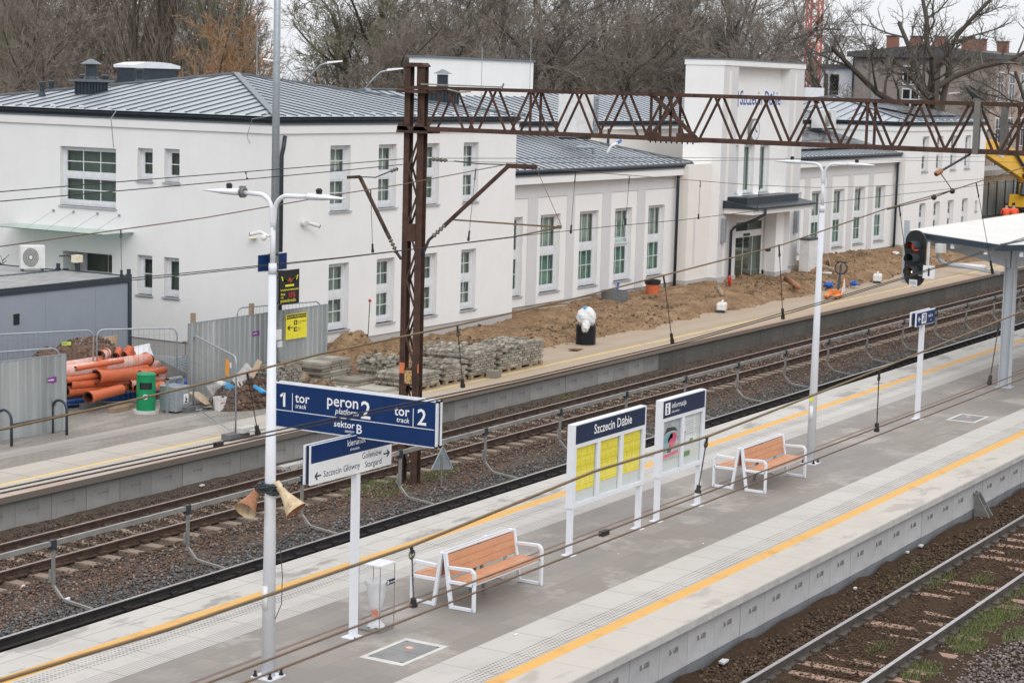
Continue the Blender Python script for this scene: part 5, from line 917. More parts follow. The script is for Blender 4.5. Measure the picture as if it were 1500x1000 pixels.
# ---------------------------------------------------------------- canopy on the island platform
t=thing('platform_canopy','white butterfly-roofed platform canopy on grey steel posts','canopy',(53.8,16.1,0)); Lc=60
m=MB()
for s in (1,-1):
    m.mat(0); n=240; y1=s*2.75
    m.hexa([(0,0,3.98),(Lc,0,3.98),(Lc,y1,4.22),(0,y1,4.22),(0,0,4.02),(Lc,0,4.02),(Lc,y1,4.26),(0,y1,4.26)] if s>0 else [(0,y1,4.22),(Lc,y1,4.22),(Lc,0,3.98),(0,0,3.98),(0,y1,4.26),(Lc,y1,4.26),(Lc,0,4.02),(0,0,4.02)])
    for i in range(n): m.bar((i*.25+.05,s*.05,4.035),(i*.25+.05,y1,4.275),.06,.03)
m.build('roof_sheet',[m_canopyroof],t)
m=MB()
for s in (1,-1): 
    y1=s*2.78; m.bar((-.04,0,3.95),(-.04,y1,4.19),.06,.16); m.bar((-.06,y1,4.17),(Lc,y1,4.17),.06,.15)
m.bar((-.05,0,4.055),(Lc,0,4.055),.16,.03); m.build('fascia',[m_conttrim],t)
for i in range(9):
    x=.85+7*i; m=MB(); m.box(x-.13,-.15,0,x+.13,-.13,3.6); m.box(x-.13,.13,0,x+.13,.15,3.6); m.box(x-.012,-.13,0,x+.012,.13,3.6); m.box(x-.2,-.22,0,x+.2,.22,.02); m.build('post',[m_canopysteel],t)
    m=MB(); 
    for s in (1,-1): m.hexa([(x-.07,s*.02,3.35),(x+.07,s*.02,3.35),(x+.07,s*2.6,3.90),(x-.07,s*2.6,3.90),(x-.07,s*.02,3.93),(x+.07,s*.02,3.93),(x+.07,s*2.6,4.16),(x-.07,s*2.6,4.16)])
    m.build('rafter',[m_canopysteel],t)
for yy,z in ((2.3,4.08),(1.45,4.0),(.5,3.9),(-.5,3.9),(-1.45,4.0)):
    m=MB(); m.box(.02,yy-.05,z-.16,Lc,yy+.05,z-.03); m.build('purlin',[m_white],t)
m=MB(); m.tube([(.1,1.9,3.95),(.1,1.9,3.8)]+arc((.1,1.55,3.75),Y_,-Z_,.35,0,1.4,5)+[(.2,.9,3.33),(.5,.2,3.2)],.05,8); m.build('drainpipe',[m_canopysteel],t,smooth=True)
# ---------------------------------------------------------------- signal hung at the canopy corner
t=thing('railway_signal','black three-lamp railway signal showing a red lamp','signal',(53.35,18.45,2.72),math.radians(-14))
m=MB(); pts=[(.325*math.cos(a),.325*math.sin(a)) for a in [math.pi*i/12 for i in range(13)]]; pl=[(x,y+1.28) for x,y in pts]+[(-x,.35-y) for x,y in pts]; m.prism(pl,(0,0,0),-Y_,Z_,X_*.06); m.build('backboard',[m_black],t)
for k,z in enumerate((1.16,.83,.47)):
    m=MB(); c=V((-.0,-.03,z)); n=14; vs=[]
    for d in (0,-.36):
        for i in range(n+1): a=math.pi*(-.16+1.32*i/n); r=.155 if d==0 else .158-.0*i; cut=.06 if d else 0; vs.append(c+V((d+.0,-r*math.cos(a),r*math.sin(a))))
    m.add(vs,[(i,i+1,n+2+i,n+1+i) for i in range(n)]); h=m.build('lamp_hood',[m_dark],t); sm=h.modifiers.new('Solid','SOLIDIFY'); sm.thickness=.012
    m=MB(); m.cyl(c+X_*-.002,c-X_*.03,.135,n=20); m.build('lens',[m_redlamp if k==0 else m_lens],t)
m=MB(); m.cyl((-.05,.02,.44),(-.07,.02,.44),.032,n=10); m.cyl((-.05,.18,.42),(-.07,.18,.42),.026,n=10); m.build('small_lamp',[m_amber],t)
m=MB(); m.box(-.02,-.13,.04,-.005,.13,.23); m.mat(1)
for k in range(5): m.box(-.023,-.09+.038*k,.09,-.021,-.066+.038*k,.175)
m.build('number_plate',[m_whiteb,m_greyp],t)
m=MB(); m.box(.06,.28,.10,.12,.44,1.85); m.box(.06,-.3,.5,.10,.3,.58); m.box(.06,-.3,1.2,.10,.3,1.28); m.box(.10,.3,1.32,.5,.42,1.5); m.mat(1); m.build('bracket',[m_canopysteel],t)
m=MB(); m.box(.35,-.62,1.0,.6,-.42,1.25); m.box(.05,-.42,.6,.09,-.36,1.3); m.build('junction_box',[m_plastic],t)
t=thing('track_number_sign','small white square sign reading I beside the signal','sign',(53.2,17.97,3.02)); m=MB(); m.box(-.008,-.17,0,.008,.17,.36); m.mat(1).box(-.014,-.025,.07,-.009,.025,.29); m.build('plate',[m_whiteb,m_black],t); m=MB(); m.box(.009,-.02,.05,.04,.3,.1); m.build('bracket',[m_galvd],t)
# triangle marker, step bracket, loose post
t=thing('track_marker','grey triangular marker plate seen from behind in the ballast','marker',(37.07,23.55,-.95)); m=MB(); m.cyl((0,0,0),(0,0,.75),.022,n=8); m.build('stake',[m_galvd],t); m=MB(); tri=[(-.24,.42),(.24,.42),(0,.92)]; m.prism(tri,(.03,0,0),-Y_*.72+X_*.69,Z_,X_*.01); 
for i in range(3): a,b=tri[i],tri[(i+1)%3]; f=lambda p:V((.025,0,0))+(-Y_*.72+X_*.69)*p[0]+Z_*p[1]; m.bar(f(a),f(b),.03,.02,X_)
m.build('triangle_plate',[m_galv],t)
t=thing('step_bracket','grey triangular steel step bracket at the platform foot wall','bracket',(41.35,12.68,-1.0))
for xx in (0,.24):
    m=MB(); m.prism([(0,0),(-.36,0),(-.36,.10),(-.06,.58),(0,.62)],(xx,0,0),Y_,Z_,X_*.03); m.build('side_plate',[m_galvd],t)
m=MB(); m.box(.03,-.06,.57,.24,0,.60); m.box(.03,-.34,.08,.24,-.22,.11); m.cyl((.12,-.2,-.1),(.12,-.2,.35),.03,n=8); m.build('tread',[m_galvd],t)
p=gp(415,690,-.93); m=MB(); m.bar((p.x,p.y+.1,-.90),(p.x+2.1,p.y+.05,-.90),.22,.14); tag(m.build('concrete_post',[m_conc]),'pale concrete post lying beside the far track','post')
m=MB()
for px,py,z,s in ((282,708,-.9,.10),(294,714,-.9,.16),(96,882,-.92,.18),(1350,803,-.85,.18),(1330,812,-.85,.12),(1253,865,-.85,.12),(1060,975,-.85,.25),(32,862,-.92,.10),(1390,742,-.85,.14)):
    q=gp(px,py,z); m=MB(); m.prism([(0,0),(s,.1*s),(s*.9,.5*s),(.2*s,.45*s)],(q.x,q.y,z+.02),X_,Y_,Z_*.03); tag(m.build('litter_scrap',[m_film]),'small white scrap of litter lying beside the rails','litter','scraps of litter beside the rails')
# ---------------------------------------------------------------- building site on the station platform
ZG=-.2
G_=lambda px,py,z=ZG: gp(px,py,z)
def corr(label,a,b,z0,h,skew=0):
    a,b=V(a),V(b); d=(b-a); Ln=d.length; u=d.normalized(); n=V((u.y,-u.x,0)); t=thing('corrugated_fence',label,'fence',(a.x,a.y,z0),0,'corrugated site fences'); m=MB(); pr=[]; s=0
    while s<Ln: pr+=[(s,0),(s+.10,0),(s+.122,.032),(s+.195,.032)]; s+=.217
    pr=[p for p in pr if p[0]<=Ln]; vs=[]
    for (q,w_) in pr: p=u*q+n*w_; vs+=[p+Z_*(.03),p+Z_*(h)]
    m.add(vs,[(2*i,2*i+2,2*i+3,2*i+1) for i in range(len(pr)-1)]); pl=m.build('sheet',[m_corr],t); m=MB(); m.bar((0,0,h),u*Ln+Z_*h,.035,.035); m.bar(n*-.02,u*Ln+n*-.02,.03,.03); m.bar((0,0,0),(0,0,h),.04,.04); m.bar(u*Ln,u*Ln+Z_*h,.04,.04); m.build('frame',[m_galv],t); return t,u,n
aL=V((30.6,32.35,0)); bL=V((34.05,32.0,0)); tf,u,n=corr('corrugated fence sheet at the far left behind the hoop rails',aL,bL,ZG,1.80)
def label_plate(par,loc,u,n,w_,h,mat,txt,tm=None): m=MB(); m.obox(V(loc),u*w_/2,n*.003,Z_*h/2); m.mat(1); m.text(txt,V(loc)+n*.005-u*w_*.44-Z_*h*.12,u,Z_,h*.55,'LEFT',0,.02); return m.build('label_plate',[mat,tm or m_txt],par)
label_plate(tf,u*3.05+n*.03+Z_*1.25,u,n,.26,.13,m_purple,'sanite')
aR=V((39.0,32.46,0)); bR=V((45.0,32.5,0)); tf,u,n=corr('long corrugated fence carrying a yellow notice before the station',aR,bR,ZG,2.02)
label_plate(tf,u*2.75+n*.03+Z_*1.52,u,n,.28,.12,m_purple,'sanite')
t=thing('notice_sign','yellow detour notice with black arrow on the corrugated fence','sign',V((43.0,32.42,1.02))); t.scale=(1,1,.70); m=MB(); m.box(0,-.012,0,.95,0,.98); m.mat(1).box(.03,-.015,.80,.92,-.013,.95); m.mat(2).text('UWAGA PRZEBUDOWA',(.475,-.017,.845),X_,Z_,.095,'CENTER',0,.02); m.mat(1); arrow(m,V((.20,-.017,.46)),X_,.24,-1); m.box(.36,-.015,.54,.50,-.0125,.72); m.box(.36,-.015,.28,.50,-.0125,.46); m.text('do pociągów',(.53,-.015,.64),X_,Z_,.075); m.text('to trains',(.53,-.015,.57),X_,Z_,.045); m.text('kasa',(.53,-.015,.37),X_,Z_,.075); m.text('tickets',(.53,-.015,.30),X_,Z_,.045); m.mat(0); m.box(.41,-.017,.57,.45,-.0155,.69); m.box(.42,-.017,.31,.47,-.0155,.43); m.build('plate',[m_yellow,m_black,m_yellow],t)
def mesh(label,a,b,z0=ZG,h=1.95,low=.12,ends=(1,1),block=(0,1)):
    a,b=V(a),V(b); d=b-a; Ln=d.length; u=d.normalized(); n=V((u.y,-u.x,0)); t=thing('mesh_fence',label,'fence',(a.x,a.y,z0),0,'temporary mesh fence panels'); m=MB(); r=.18
    p=[(0,0,0.0)]+[V((0,0,h-r))]+[u*(r-r*math.cos(q))+Z_*(h-r+r*math.sin(q)) for q in (.4,.8,1.2,1.57)]+[u*(Ln-r+r*math.sin(q))+Z_*(h-r+r*math.cos(q)) for q in (0,.4,.8,1.2)]+[u*Ln+Z_*(h-r),u*Ln]
    m.tube(p,.021,8); m.tube([Z_*low,u*Ln+Z_*low],.018,6); m.build('frame',[m_galv],t,smooth=True); m=MB(); k=.13
    while k<Ln: m.bar(u*k+Z_*low,u*k+Z_*(h-.02),.004,.004); k+=.13
    z=low+.27
    while z<h-.05: m.bar(u*0+Z_*z,u*Ln+Z_*z,.004,.004); z+=.28
    m.build('wire_mesh',[m_galvd],t)
    for e in block:
        q=u*(Ln*e); m=MB(); m.obox(q+Z_*.07,u*.38*.35+V((0,0,0)),n*.13,Z_*.07) if False else m.obox(q+Z_*.07,V((.36,0,0)),V((0,.13,0)),Z_*.07); m.build('foot_block',[m_rubber],t)
    return t,u,n
tA,u,n=mesh('mesh fence panel between the grey container and the orange pipes',(33.3,35.5,0),(36.9,33.75,0),block=(1,))
label_plate(tA,u*3.3+n*.02+Z_*1.65,u,n,.24,.09,M1('lime_label',(.45,.60,.10,1)),'sanite',m_txtd)
mesh('mesh fence panel in front of the orange pipe stack',(37.0,33.72,0),(38.6,32.5,0),block=())
mesh('mesh fence panel behind the far left corrugated sheet',(31.4,33.0,0),(33.95,32.1,0),block=())
tG,u,n=mesh('open mesh gate panel swung out towards the platform edge',(38.1,31.55,0),(35.75,28.35,0),h=1.9,block=(0,1)); 
m=MB(); m.obox(u*3.25+Z_*1.55+n*.02,u*.14,n*.004,Z_*.19); m.build('orange_label',[M1('orange_label',(.85,.33,.03,1))],tG); m=MB(); m.obox(u*3.55+Z_*1.65+n*.02,u*.07,n*.004,Z_*.06); m.build('white_label',[m_plastic],tG)
q=V((38.1,31.55,0))+u*3.9; m=MB(); m.box(35.75,28.15,-.06,36.35,28.40,.05); tag(m.build('concrete_slab',[m_conc]),'thicker grey slab lying on the foot block of the open gate','slab'); m=MB(); m.box(35.95,28.02,-.06,36.7,28.14,-.0); tag(m.build('concrete_slab',[m_conc]),'thinner grey slab at the edge side of the open gate foot','slab')
mesh('mesh fence panel standing close before the left wall behind the corrugated fence',(42.4,33.6,0),(45.3,32.95,0),h=2.05,block=())
m=MB(); m.box(39.35,32.6,-.2,39.45,32.7,2.05); tag(m.build('timber_post',[m_rawwood]),'brown timber post behind the left end of the long corrugated fence','post'); m=MB(); m.box(41.75,32.6,-.2,41.85,32.7,2.1); tag(m.build('timber_post',[m_rawwood]),'brown timber post behind the fence just left of the lamp pole','post')
# hoop rails on the platform
def hoop(a,b,label):
    a,b=V(a),V(b); d=b-a; u=d.normalized(); t=thing('hoop_rail',label,'rail',(a.x,a.y,ZG),0,'dark hoop rails'); 
    Ln=d.length
    m=MB(); pr=[V((0,0,0)),V((0,0,.58))]+[u*(.21-.21*math.cos(q))+Z_*(.58+.21*math.sin(q)) for q in (.4,.8,1.2,1.57,2.0,2.4,2.8,3.14)]+[u*.42]; m.tube(pr,.032,8); m.build('hoop',[m_conttrim],t,smooth=True)
    return t
hoop((33.68,32.05,0),(33.70,31.64,0),'dark hoop rail before the end of the left fence sheet'); hoop((31.92,32.04,0),(31.94,31.62,0),'dark hoop rail at the left edge of the picture')
m=MB(); m.tube([(31.95,31.6,.28),(33.69,31.62,.28)],.028,8); m.mat(0); tag(m.build('cross_rail',[m_conttrim]),'dark rail joining the two hoop rails','rail')
# office containers
def container(x0,y0,label,first):
    t=thing('office_container',label,'container',(x0,y0,ZG),0,'grey office containers'); L_,D,H=9.0,2.43,2.8; m=MB(); m.box(.04,.04,.05,L_-.04,D-.04,H-.12)
    for k in range(2,5): m.box(k*1.9-.004,.034,.1,k*1.9+.004,.041,H-.25)
    m.build('wall',[m_contwall],t); m=MB()
    for xx in (0,L_-.12):
        for yy in (0,D-.12): m.box(xx,yy,0,xx+.12,yy+.12,H+.02)
    m.box(.12,0,H-.20,L_-.12,.06,H-.02); m.box(.12,D-.06,H-.20,L_-.12,D,H-.02); m.box(0,.12,H-.2,.06,D-.12,H-.02); m.box(L_-.06,.12,H-.2,L_,D-.12,H-.02); m.box(L_-.10,.02,H+.02,L_-.02,.1,H+.16); m.build('frame',[m_conttrim],t); m=MB(); 
    for k in range(36): m.mat(0).box(.1+k*.245,.06,H-.10,.1+k*.245+.17,D-.06,H-.035)
    m.box(.1,.06,H-.14,L_-.1,D-.06,H-.09); m.build('roof',[m_controof],t)
    if first: m=MB(); m.box(4.55,.02,H-.98,4.75,.045,H-.70); m.build('vent',[m_black],t)
    return t
container(32.5,36.55,'nearer pale grey office container with slate roof edge',1); container(32.35,39.0,'second grey office container behind the nearer one with the outdoor unit',0)
acunit(40.25,39.45,2.58,1.0,.82,.42,1,'white outdoor unit standing on the container roof',math.radians(-35)).scale=(.66,.66,.78)
m=MB(); m.tube([(41.0,38.75,3.0),(41.2,38.6,3.02),(41.3,38.45,2.9),(41.3,38.4,2.62)],.025,6); m.mat(1).box(41.05,38.15,2.85,41.3,38.35,3.05); m.mat(0).box(41.15,38.2,2.6,41.25,38.3,2.85); m.tube([(38.6,39.2,2.66),(37.5,39.6,2.7),(36,39.8,2.68)],.025,5); tag(m.build('roof_cable',[m_dark,m_creamb]),'black pipe and cream junction box on the container roof','cable')
# tall galvanised pole with the advert
t=thing('lighting_mast','tall galvanised pole rising out of frame beside the corrugated fence','pole',(42.12,32.15,ZG)); m=MB(); m.cyl((0,0,0),(0,0,16),.125,.07,n=12); m.build('pole',[m_galv],t,smooth=True); m=MB(); m.box(-.06,-.16,1.35,.14,-.12,1.62); m.box(.0,-.17,1.15,.16,-.12,1.3); m.build('sticker',[m_plastic],t); m=MB()
for z in (2.3,2.98,3.6,3.15): m.cyl((0,0,z),(0,0,z+.04),.135,n=14)
m.build('strap',[m_dark],t)
t=thing('advert_sign','black advert board with yellow winged emblem on the galvanised pole','sign',(42.22,32.05,2.06)); m=MB(); m.box(0,-.012,0,.86,.012,.92); m.mat(1)
for s in (-1,1):
    for k in range(5): m.prism([(s*.03,.58),(s*(.12+.05*k),.60+.012*k),(s*(.16+.055*k),.66+.028*k),(s*(.10+.045*k),.635+.024*k)],(.43,-.016,0),X_,Z_,Y_*.003)
m.text('TORCH',(.43,-.016,.475),X_,Z_,.10,'CENTER',0,.02) if False else m.box(.24,-.016,.475,.62,-.0125,.53)
for k in range(9): m.prism([(.03+.09*k,.40),(.075+.09*k,.36),(.12+.09*k,.40),(.12+.09*k,.42),(.075+.09*k,.38),(.03+.09*k,.42)],(0,-.016,0),X_,Z_,Y_*.003)
m.text('Rabat',(.04,-.016,.255),X_,Z_,.085,'LEFT',0,.015); m.text('z tą',(.04,-.016,.175),X_,Z_,.075,'LEFT',0,.015); m.text('prawobrzeże',(.03,-.016,.065),X_,Z_,.125,'LEFT',0,.012); m.mat(2).text('15%',(.36,-.016,.18),X_,Z_,.195,'LEFT',0,.02); m.cyl((.43,-.0125,.66),(.43,-.018,.66),.055,n=12); m.build('board',[m_black,m_yellow,m_red],t)
t=thing('blue_board','plain blue board with pale rim behind the two poles','sign',(41.62,32.33,2.95)); m=MB(); m.box(0,0,0,1.30,.03,.48); m.mat(1).box(.025,-.004,.025,1.275,-.001,.455); m.build('board',[m_plastic,m_blue],t)
# bins
t=thing('litter_bin','green cylindrical litter bin with white emblem by the pipes','litter bin',(37.2,32.3,ZG)); m=MB(); m.cyl((0,0,0),(0,0,.07),.33,.32,n=24); m.build('foot',[m_conc],t); m=MB(); n=28; r=.235; vs=[]; zs=[.07,.52,.60,.77,.82,.93]
for z in zs:
    for j in range(n): q=6.2832*j/n; vs.append((r*math.cos(q),r*math.sin(q),z))
fs=[]
for i in range(5):
    for j in range(n):
        a=360*(j+.5)/n
        if i in (2,) and (185<a<255): continue
        fs.append((i*n+j,i*n+(j+1)%n,(i+1)*n+(j+1)%n,(i+1)*n+j))
m.add(vs,fs); m.lathe([(r,.93),(r+.01,.95),(r-.02,.985),(.1,1.0),(0,1.0)],(0,0,0),n); m.mat(1).lathe([(r-.02,.5),(r-.02,.9)],(0,0,0),n); m.mat(2); d=V((-.8,-.6,0)); uu=V((.6,-.8,0)); m.tube(arc(d*r*1.01+Z_*.42,uu,Z_,.055,0,6.283,14),.010,4); m.build('drum',[m_green,m_black,m_txt],t,smooth=False)
t=thing('litter_bin','square galvanised litter bin with white picture label by the gate','litter bin',(37.75,31.85,ZG)); m=MB(); m.box(-.26,-.26,.04,.26,.26,.62); m.box(-.27,-.27,.62,.27,.27,.66); m.build('body',[m_galv],t,bevel=.015); m=MB()
for sx in (-1,1): m.box(sx*.28-.02,-.04,0,sx*.28+.02,.04,.86)
m.box(-.3,-.04,.82,.3,.04,.86); m.build('frame',[m_galv],t); m=MB(); m.box(.02,-.268,.22,.20,-.262,.46); m.mat(1).box(.09,-.272,.26,.11,-.268,.40); m.box(.06,-.272,.24,.16,-.268,.27); m.box(.12,-.272,.29,.155,-.268,.35); m.build('label',[m_plastic,m_black],t)
# pipe stack
def pipe(label,px1,py1,px2,py2,z1,z2,r,mat,grp='orange drain pipes in the stack',sock=True):
    a,b=ony(px1,py1,z1),ony(px2,py2,z2); d=(b-a).normalized(); t=thing('drain_pipe',label,'pipe',a,0,grp); m=MB(); L_=(b-a).length; m.tube([(0,0,0),b-a],r,16,False)
    if sock: m.tube([(0,0,0),d*.16],r*1.14,16,False); m.tube([d*.16,d*.20],[r*1.14,r],16,False)
    m.build('pipe_wall',[mat],t,smooth=True); m=MB(); m.tube([(0,0,0),b-a],r*.88,16,False); m.lathe([(r*.88,0),(r*1.14 if sock else r,0)],(0,0,0),16,d); m.lathe([(r*.86,L_),(r,L_)],(0,0,0),16,d); m.build('pipe_lining',[m_pipein],t,smooth=True); return t
PL=[('topmost short dusty pipe of the stack behind the green bin',62,541,149,527,33.95,33.95,.11,m_dusty),('long dusty orange pipe lying across the upper stack',60,550,217,526,33.75,33.75,.16,m_dusty),('long dusty orange pipe reaching farther right under the upper one',130,548,231,535,33.85,33.85,.13,m_dusty),('orange pipe with dark open mouth behind the green bin',140,552,226,545,33.5,33.65,.165,m_orange),('orange pipe low in the stack left of the orange drum',100,563,240,554,33.65,33.65,.12,m_orange),('orange pipe on the ground row of the stack',96,573,240,562,33.7,33.7,.12,m_orange),('short dusty orange pipe lying at the front of the stack',129,582,177,570,33.2,33.4,.135,m_orange),('orange pipe end at the right of the stack middle',160,551,236,545,33.95,33.95,.12,m_orange),('thin orange pipe peeking right of the green bin in an upper row',190,562,239,553,33.5,33.5,.08,m_dusty),('thin orange pipe peeking right of the green bin in a middle row',190,567,238,559,33.5,33.5,.08,m_orange),('short dusty pipe peeking right of the green bin in the lowest row',238,565,200,570,33.3,33.3,.11,m_dusty),('orange pipe behind the topmost dusty pipe',140,530,200,524,34.15,34.15,.08,m_orange),('thin orange pipe lying under the long dusty pair',95,557,215,538,33.6,33.6,.075,m_orange),('thin dusty pipe between the open-mouthed pipe and the drum',110,560,228,541,33.9,33.9,.07,m_dusty),('short thin orange pipe at the right end of the stack',205,548,242,541,33.4,33.4,.085,m_orange),('slim orange pipe on the very top of the long dusty pipe',110,540,180,528,33.6,33.6,.055,m_orange)]
for q in PL: pipe(*q)
def fitting(label,px,py,z,r,L_,ang,tee=False):
    c=ony(px,py,z); t=thing('pipe_fitting',label,'pipe fitting',c,ang,'orange pipe fittings on the stack'); m=MB(); m.tube([(0,0,0),(L_,0,.02)],r,16,False); m.tube([(0,0,0),(.1,0,0)],r*1.15,16,False); m.tube([(L_-.1,0,.02),(L_,0,.02)],r*1.15,16,False)
    if tee: m.tube([(L_*.5,0,0),(L_*.5+.1,-.05,r*1.9)],r*.9,14,False)
    m.build('sleeve',[m_dusty if not tee else m_orange],t,smooth=True); m=MB(); m.tube([(0,0,0),(L_,0,.02)],r*.86,16,False); m.lathe([(r*.86,0),(r*1.15,0)],(0,0,0),16,(1,0,.01)); m.build('lining',[m_pipein],t,smooth=True)
fitting('dusty sleeve fitting on top of the pipe stack',147,521,33.9,.12,.36,.3); fitting('orange branch fitting beside the dusty sleeve on the stack',169,523,34.0,.105,.34,.5,True); fitting('orange branch fitting farthest right on the stack top',180,522,34.0,.12,.42,.2,True); fitting('broken orange pipe socket at the right end of the stack',217,527,33.75,.14,.25,.9)
m=MB(); p=gp(179,577,ZG); m.lathe([(.21,0),(.235,.02),(.235,.52),(.26,.52),(.26,.60),(.22,.60),(.22,.1),(0,.1)],p,24); m.mat(1).lathe([(.262,.53),(.275,.53),(.275,.6),(.21,.605)],p,24); tag(m.build('inspection_chamber',[m_orange,m_dark],smooth=False),'upright orange drum with dark rim in front of the pipes','drum')
m=MB(); p=gp(92,586,ZG); m.lathe([(.21,0),(.22,.02),(.22,.60),(.25,.60),(.25,.68),(.2,.68)],p,20); tag(m.build('inspection_chamber',[m_orange]),'upright orange drum half hidden by the left fence sheet','drum')
m=MB(); p=gp(119,574,ZG); m.box(p.x-.2,p.y-.2,-.2,p.x+.15,p.y+.25,.02); m.mat(1); u=V((.86,-.5,0)); v=V((.5,.86,0)); m.obox(p+Z_*.46,u*.30+Z_*.03,v*.22,Z_*.26); m.obox(p+Z_*.79+u*.0,u*.31+Z_*.03,v*.23,Z_*.02); m.mat(2).obox(p+Z_*.52-v*.222+u*.16,u*.03,v*.002,Z_*.07); tag(m.build('meter_box',[m_black,m_plastic,m_yellow]),'tilted grey-white cabinet box on a black crate before the pipes','box')
p=[gp(60,598,-.1),gp(99,591,-.1),gp(140,586,-.1),gp(200,578,-.1),gp(240,570,-.1),gp(285,556,-.1)]; m=MB(); m.tube([a-p[0] for a in p],.10,14); t=m.build('water_pipe',[m_bluepipe],smooth=True,loc=(0,0,0)); t.location=p[0]; tag(t,'long blue pipe lying along the foot of the orange stack','pipe')
m=MB(); m.box(36.6,32.8,-.2,37.2,32.98,-.08); tag(m.build('timber_baulk',[m_rawwood]),'weathered timber baulk under the mesh fence foot','timber'); m=MB(); m.box(36.9,33.0,-.195,37.6,33.15,-.10); tag(m.build('timber_baulk',[m_rawwood]),'shorter timber baulk behind the other by the blue pipe','timber')
# gravel heap and boards behind the pipes
def heap(cx,cy,rx,ry,h,z0,mat,name,label,cat,n=2600,rs=(.015,.045)):
    m=MB(); N=26; vs=[]; f=lambda x,y: h*max(0,1-(x*x+y*y))**.8*(1+.18*nz3(x*3,y*3,1,cx))
    for j in range(N+1):
        for i in range(N+1): x=-1+2*i/N; y=-1+2*j/N; vs.append((cx+rx*x,cy+ry*y,z0+f(x,y)-.02))
    m.add(vs,[(j*(N+1)+i,j*(N+1)+i+1,(j+1)*(N+1)+i+1,(j+1)*(N+1)+i) for j in range(N) for i in range(N)])
    for k in range(n):
        x,y=random.uniform(-.95,.95),random.uniform(-.95,.95)
        if x*x+y*y>.95: continue
        r=random.uniform(*rs); c=(cx+rx*x,cy+ry*y,z0+f(x,y)); m.add([(c[0]+r,c[1],c[2]),(c[0]-r*.8,c[1]+.3*r,c[2]),(c[0],c[1]+r,c[2]),(c[0],c[1]-r,c[2]+.1*r),(c[0]+.2*r,c[1],c[2]+r),(c[0],c[1],c[2]-r)],[(0,2,4),(2,1,4),(1,3,4),(3,0,4),(2,0,5),(1,2,5),(3,1,5),(0,3,5)])
    o=m.build(name,mat); tag(o,label,cat,None,'stuff'); return o
heap(37.6,35.0,2.7,.8,1.55,ZG,[m_stB2] if False else [m_stA],'gravel_heap','grey-brown heap of gravel behind the pipe stack','gravel')
m=MB(); a,b=ony(92,508,35.1),ony(172,497,35.1); m.obox((a+b)/2,(b-a)/2,V((.0,.02,.0)),Z_*.11); tag(m.build('board',[m_ply]),'long pale timber board leaning over the gravel heap','board')
m=MB()
for k in range(7):
    a=ony(225+k*5,520+.6*k,33.6+.05*k); b=ony(275+k*2,546-4*k,32.9+.08*k); m=MB(); m.bar(V((0,0,0)),b-a,.07,.05); o=m.build('steel_profile',[m_galv]); o.location=a; tag(o,'shiny steel profile sloping down in the bundle behind the square bin','profile','steel profiles behind the square bin')
m=MB(); a=ony(200,516,34.6); m.obox(a+V((.1,.0,0)),V((.40,-.06,.03)),V((.02,.08,.12)),V((0,.02,.03))); tag(m.build('window_frame',[m_pvc]),'long white plastic window frame piece behind the pipes','frame'); m=MB(); m.obox(a+V((.5,.0,.0)),V((.03,.03,.16)),V((.08,.1,0)),V((.01,0,.02))); tag(m.build('window_frame',[m_pvc]),'short upright white window frame piece behind the pipes','frame')
# ramp railing at the left wall
t=thing('ramp_railing','grey ramp railing and rough ramp wall by the left block','railing',(41.9,35.0,ZG)); m=MB()
for z in (1.0,.62,.25): m.tube([(-.1,0,z+.06),(2.5,-1.1,z-.05)],.022,6)
for k in range(3): m.tube([(.0+1.1*k,-.02-.46*k,0),(.0+1.1*k,-.02-.46*k,1.03-.05*k)],.02,6)
m.build('railing',[m_galvd],t); m=MB(); m.box(-.5,.35,-.1,2.6,.55,.55); m.build('ramp_wall',[m_conc2],t)
# rubble heap
heap(39.7,31.15,1.25,.75,.62,ZG,[m_stB],'rubble_heap','heap of broken bricks and earth by the corrugated fence','rubble',900,(.03,.10))
def slab(label,px,py,z,w_,h,th,rot,mat,name='board',cat='board'):
    c=gp(px,py,z); o=MB().obox((0,0,0),(w_/2,0,0),(0,h/2,0),(0,0,th/2)).build(name,[mat]); o.location=c; o.rotation_euler=rot; return tag(o,label,cat)
slab('pale plywood sheet leaning on the rubble heap',296,583,.05,.95,.55,.02,(.55,.15,.4),m_ply); slab('grey board pointing up out of the rubble heap',357,551,.55,.95,.34,.02,(.9,-.35,.25),m_board); slab('thin brown lath on top of the rubble heap',374,540,.75,.7,.14,.03,(.6,-.5,.3),m_rawwood); slab('white polystyrene sheet piece at the top of the rubble',326,561,.40,.5,.28,.05,(.3,.2,.2),m_plastic); slab('grey fibre board flat at the foot of the rubble heap',312,592,-.12,.9,.6,.02,(.1,.1,-.3),m_board); slab('pale sheet lying flat nearest the gate foot',291,597,-.16,.75,.32,.02,(.05,.03,.25),m_plastic); slab('grey board wedged in the rubble centre',318,572,.18,.6,.4,.02,(.8,.0,.1),m_board)
for i,(px,py,z,w_,lab) in enumerate(((361,548,.55,.35,'orange tile piece highest on the rubble heap'),(353,558,.36,.5,'orange tile piece lying across the rubble heap'),(363,566,.28,.6,'long orange tile piece pointing down the rubble heap'),(360,575,.10,.5,'wide orange tile piece low on the right of the rubble'),(333,575,.14,.28,'orange tile fragment at the centre of the rubble'),(340,583,.04,.28,'orange tile fragment above the white bucket'),(318,583,-.02,.22,'red brick piece low on the left of the rubble'))):
    slab(lab,px,py,z,w_,.2,.09,(random.uniform(-.4,.4),random.uniform(-.5,.5),random.uniform(-.9,.9)),m_brickred if i>4 else m_orange,'tile_fragment','tile')
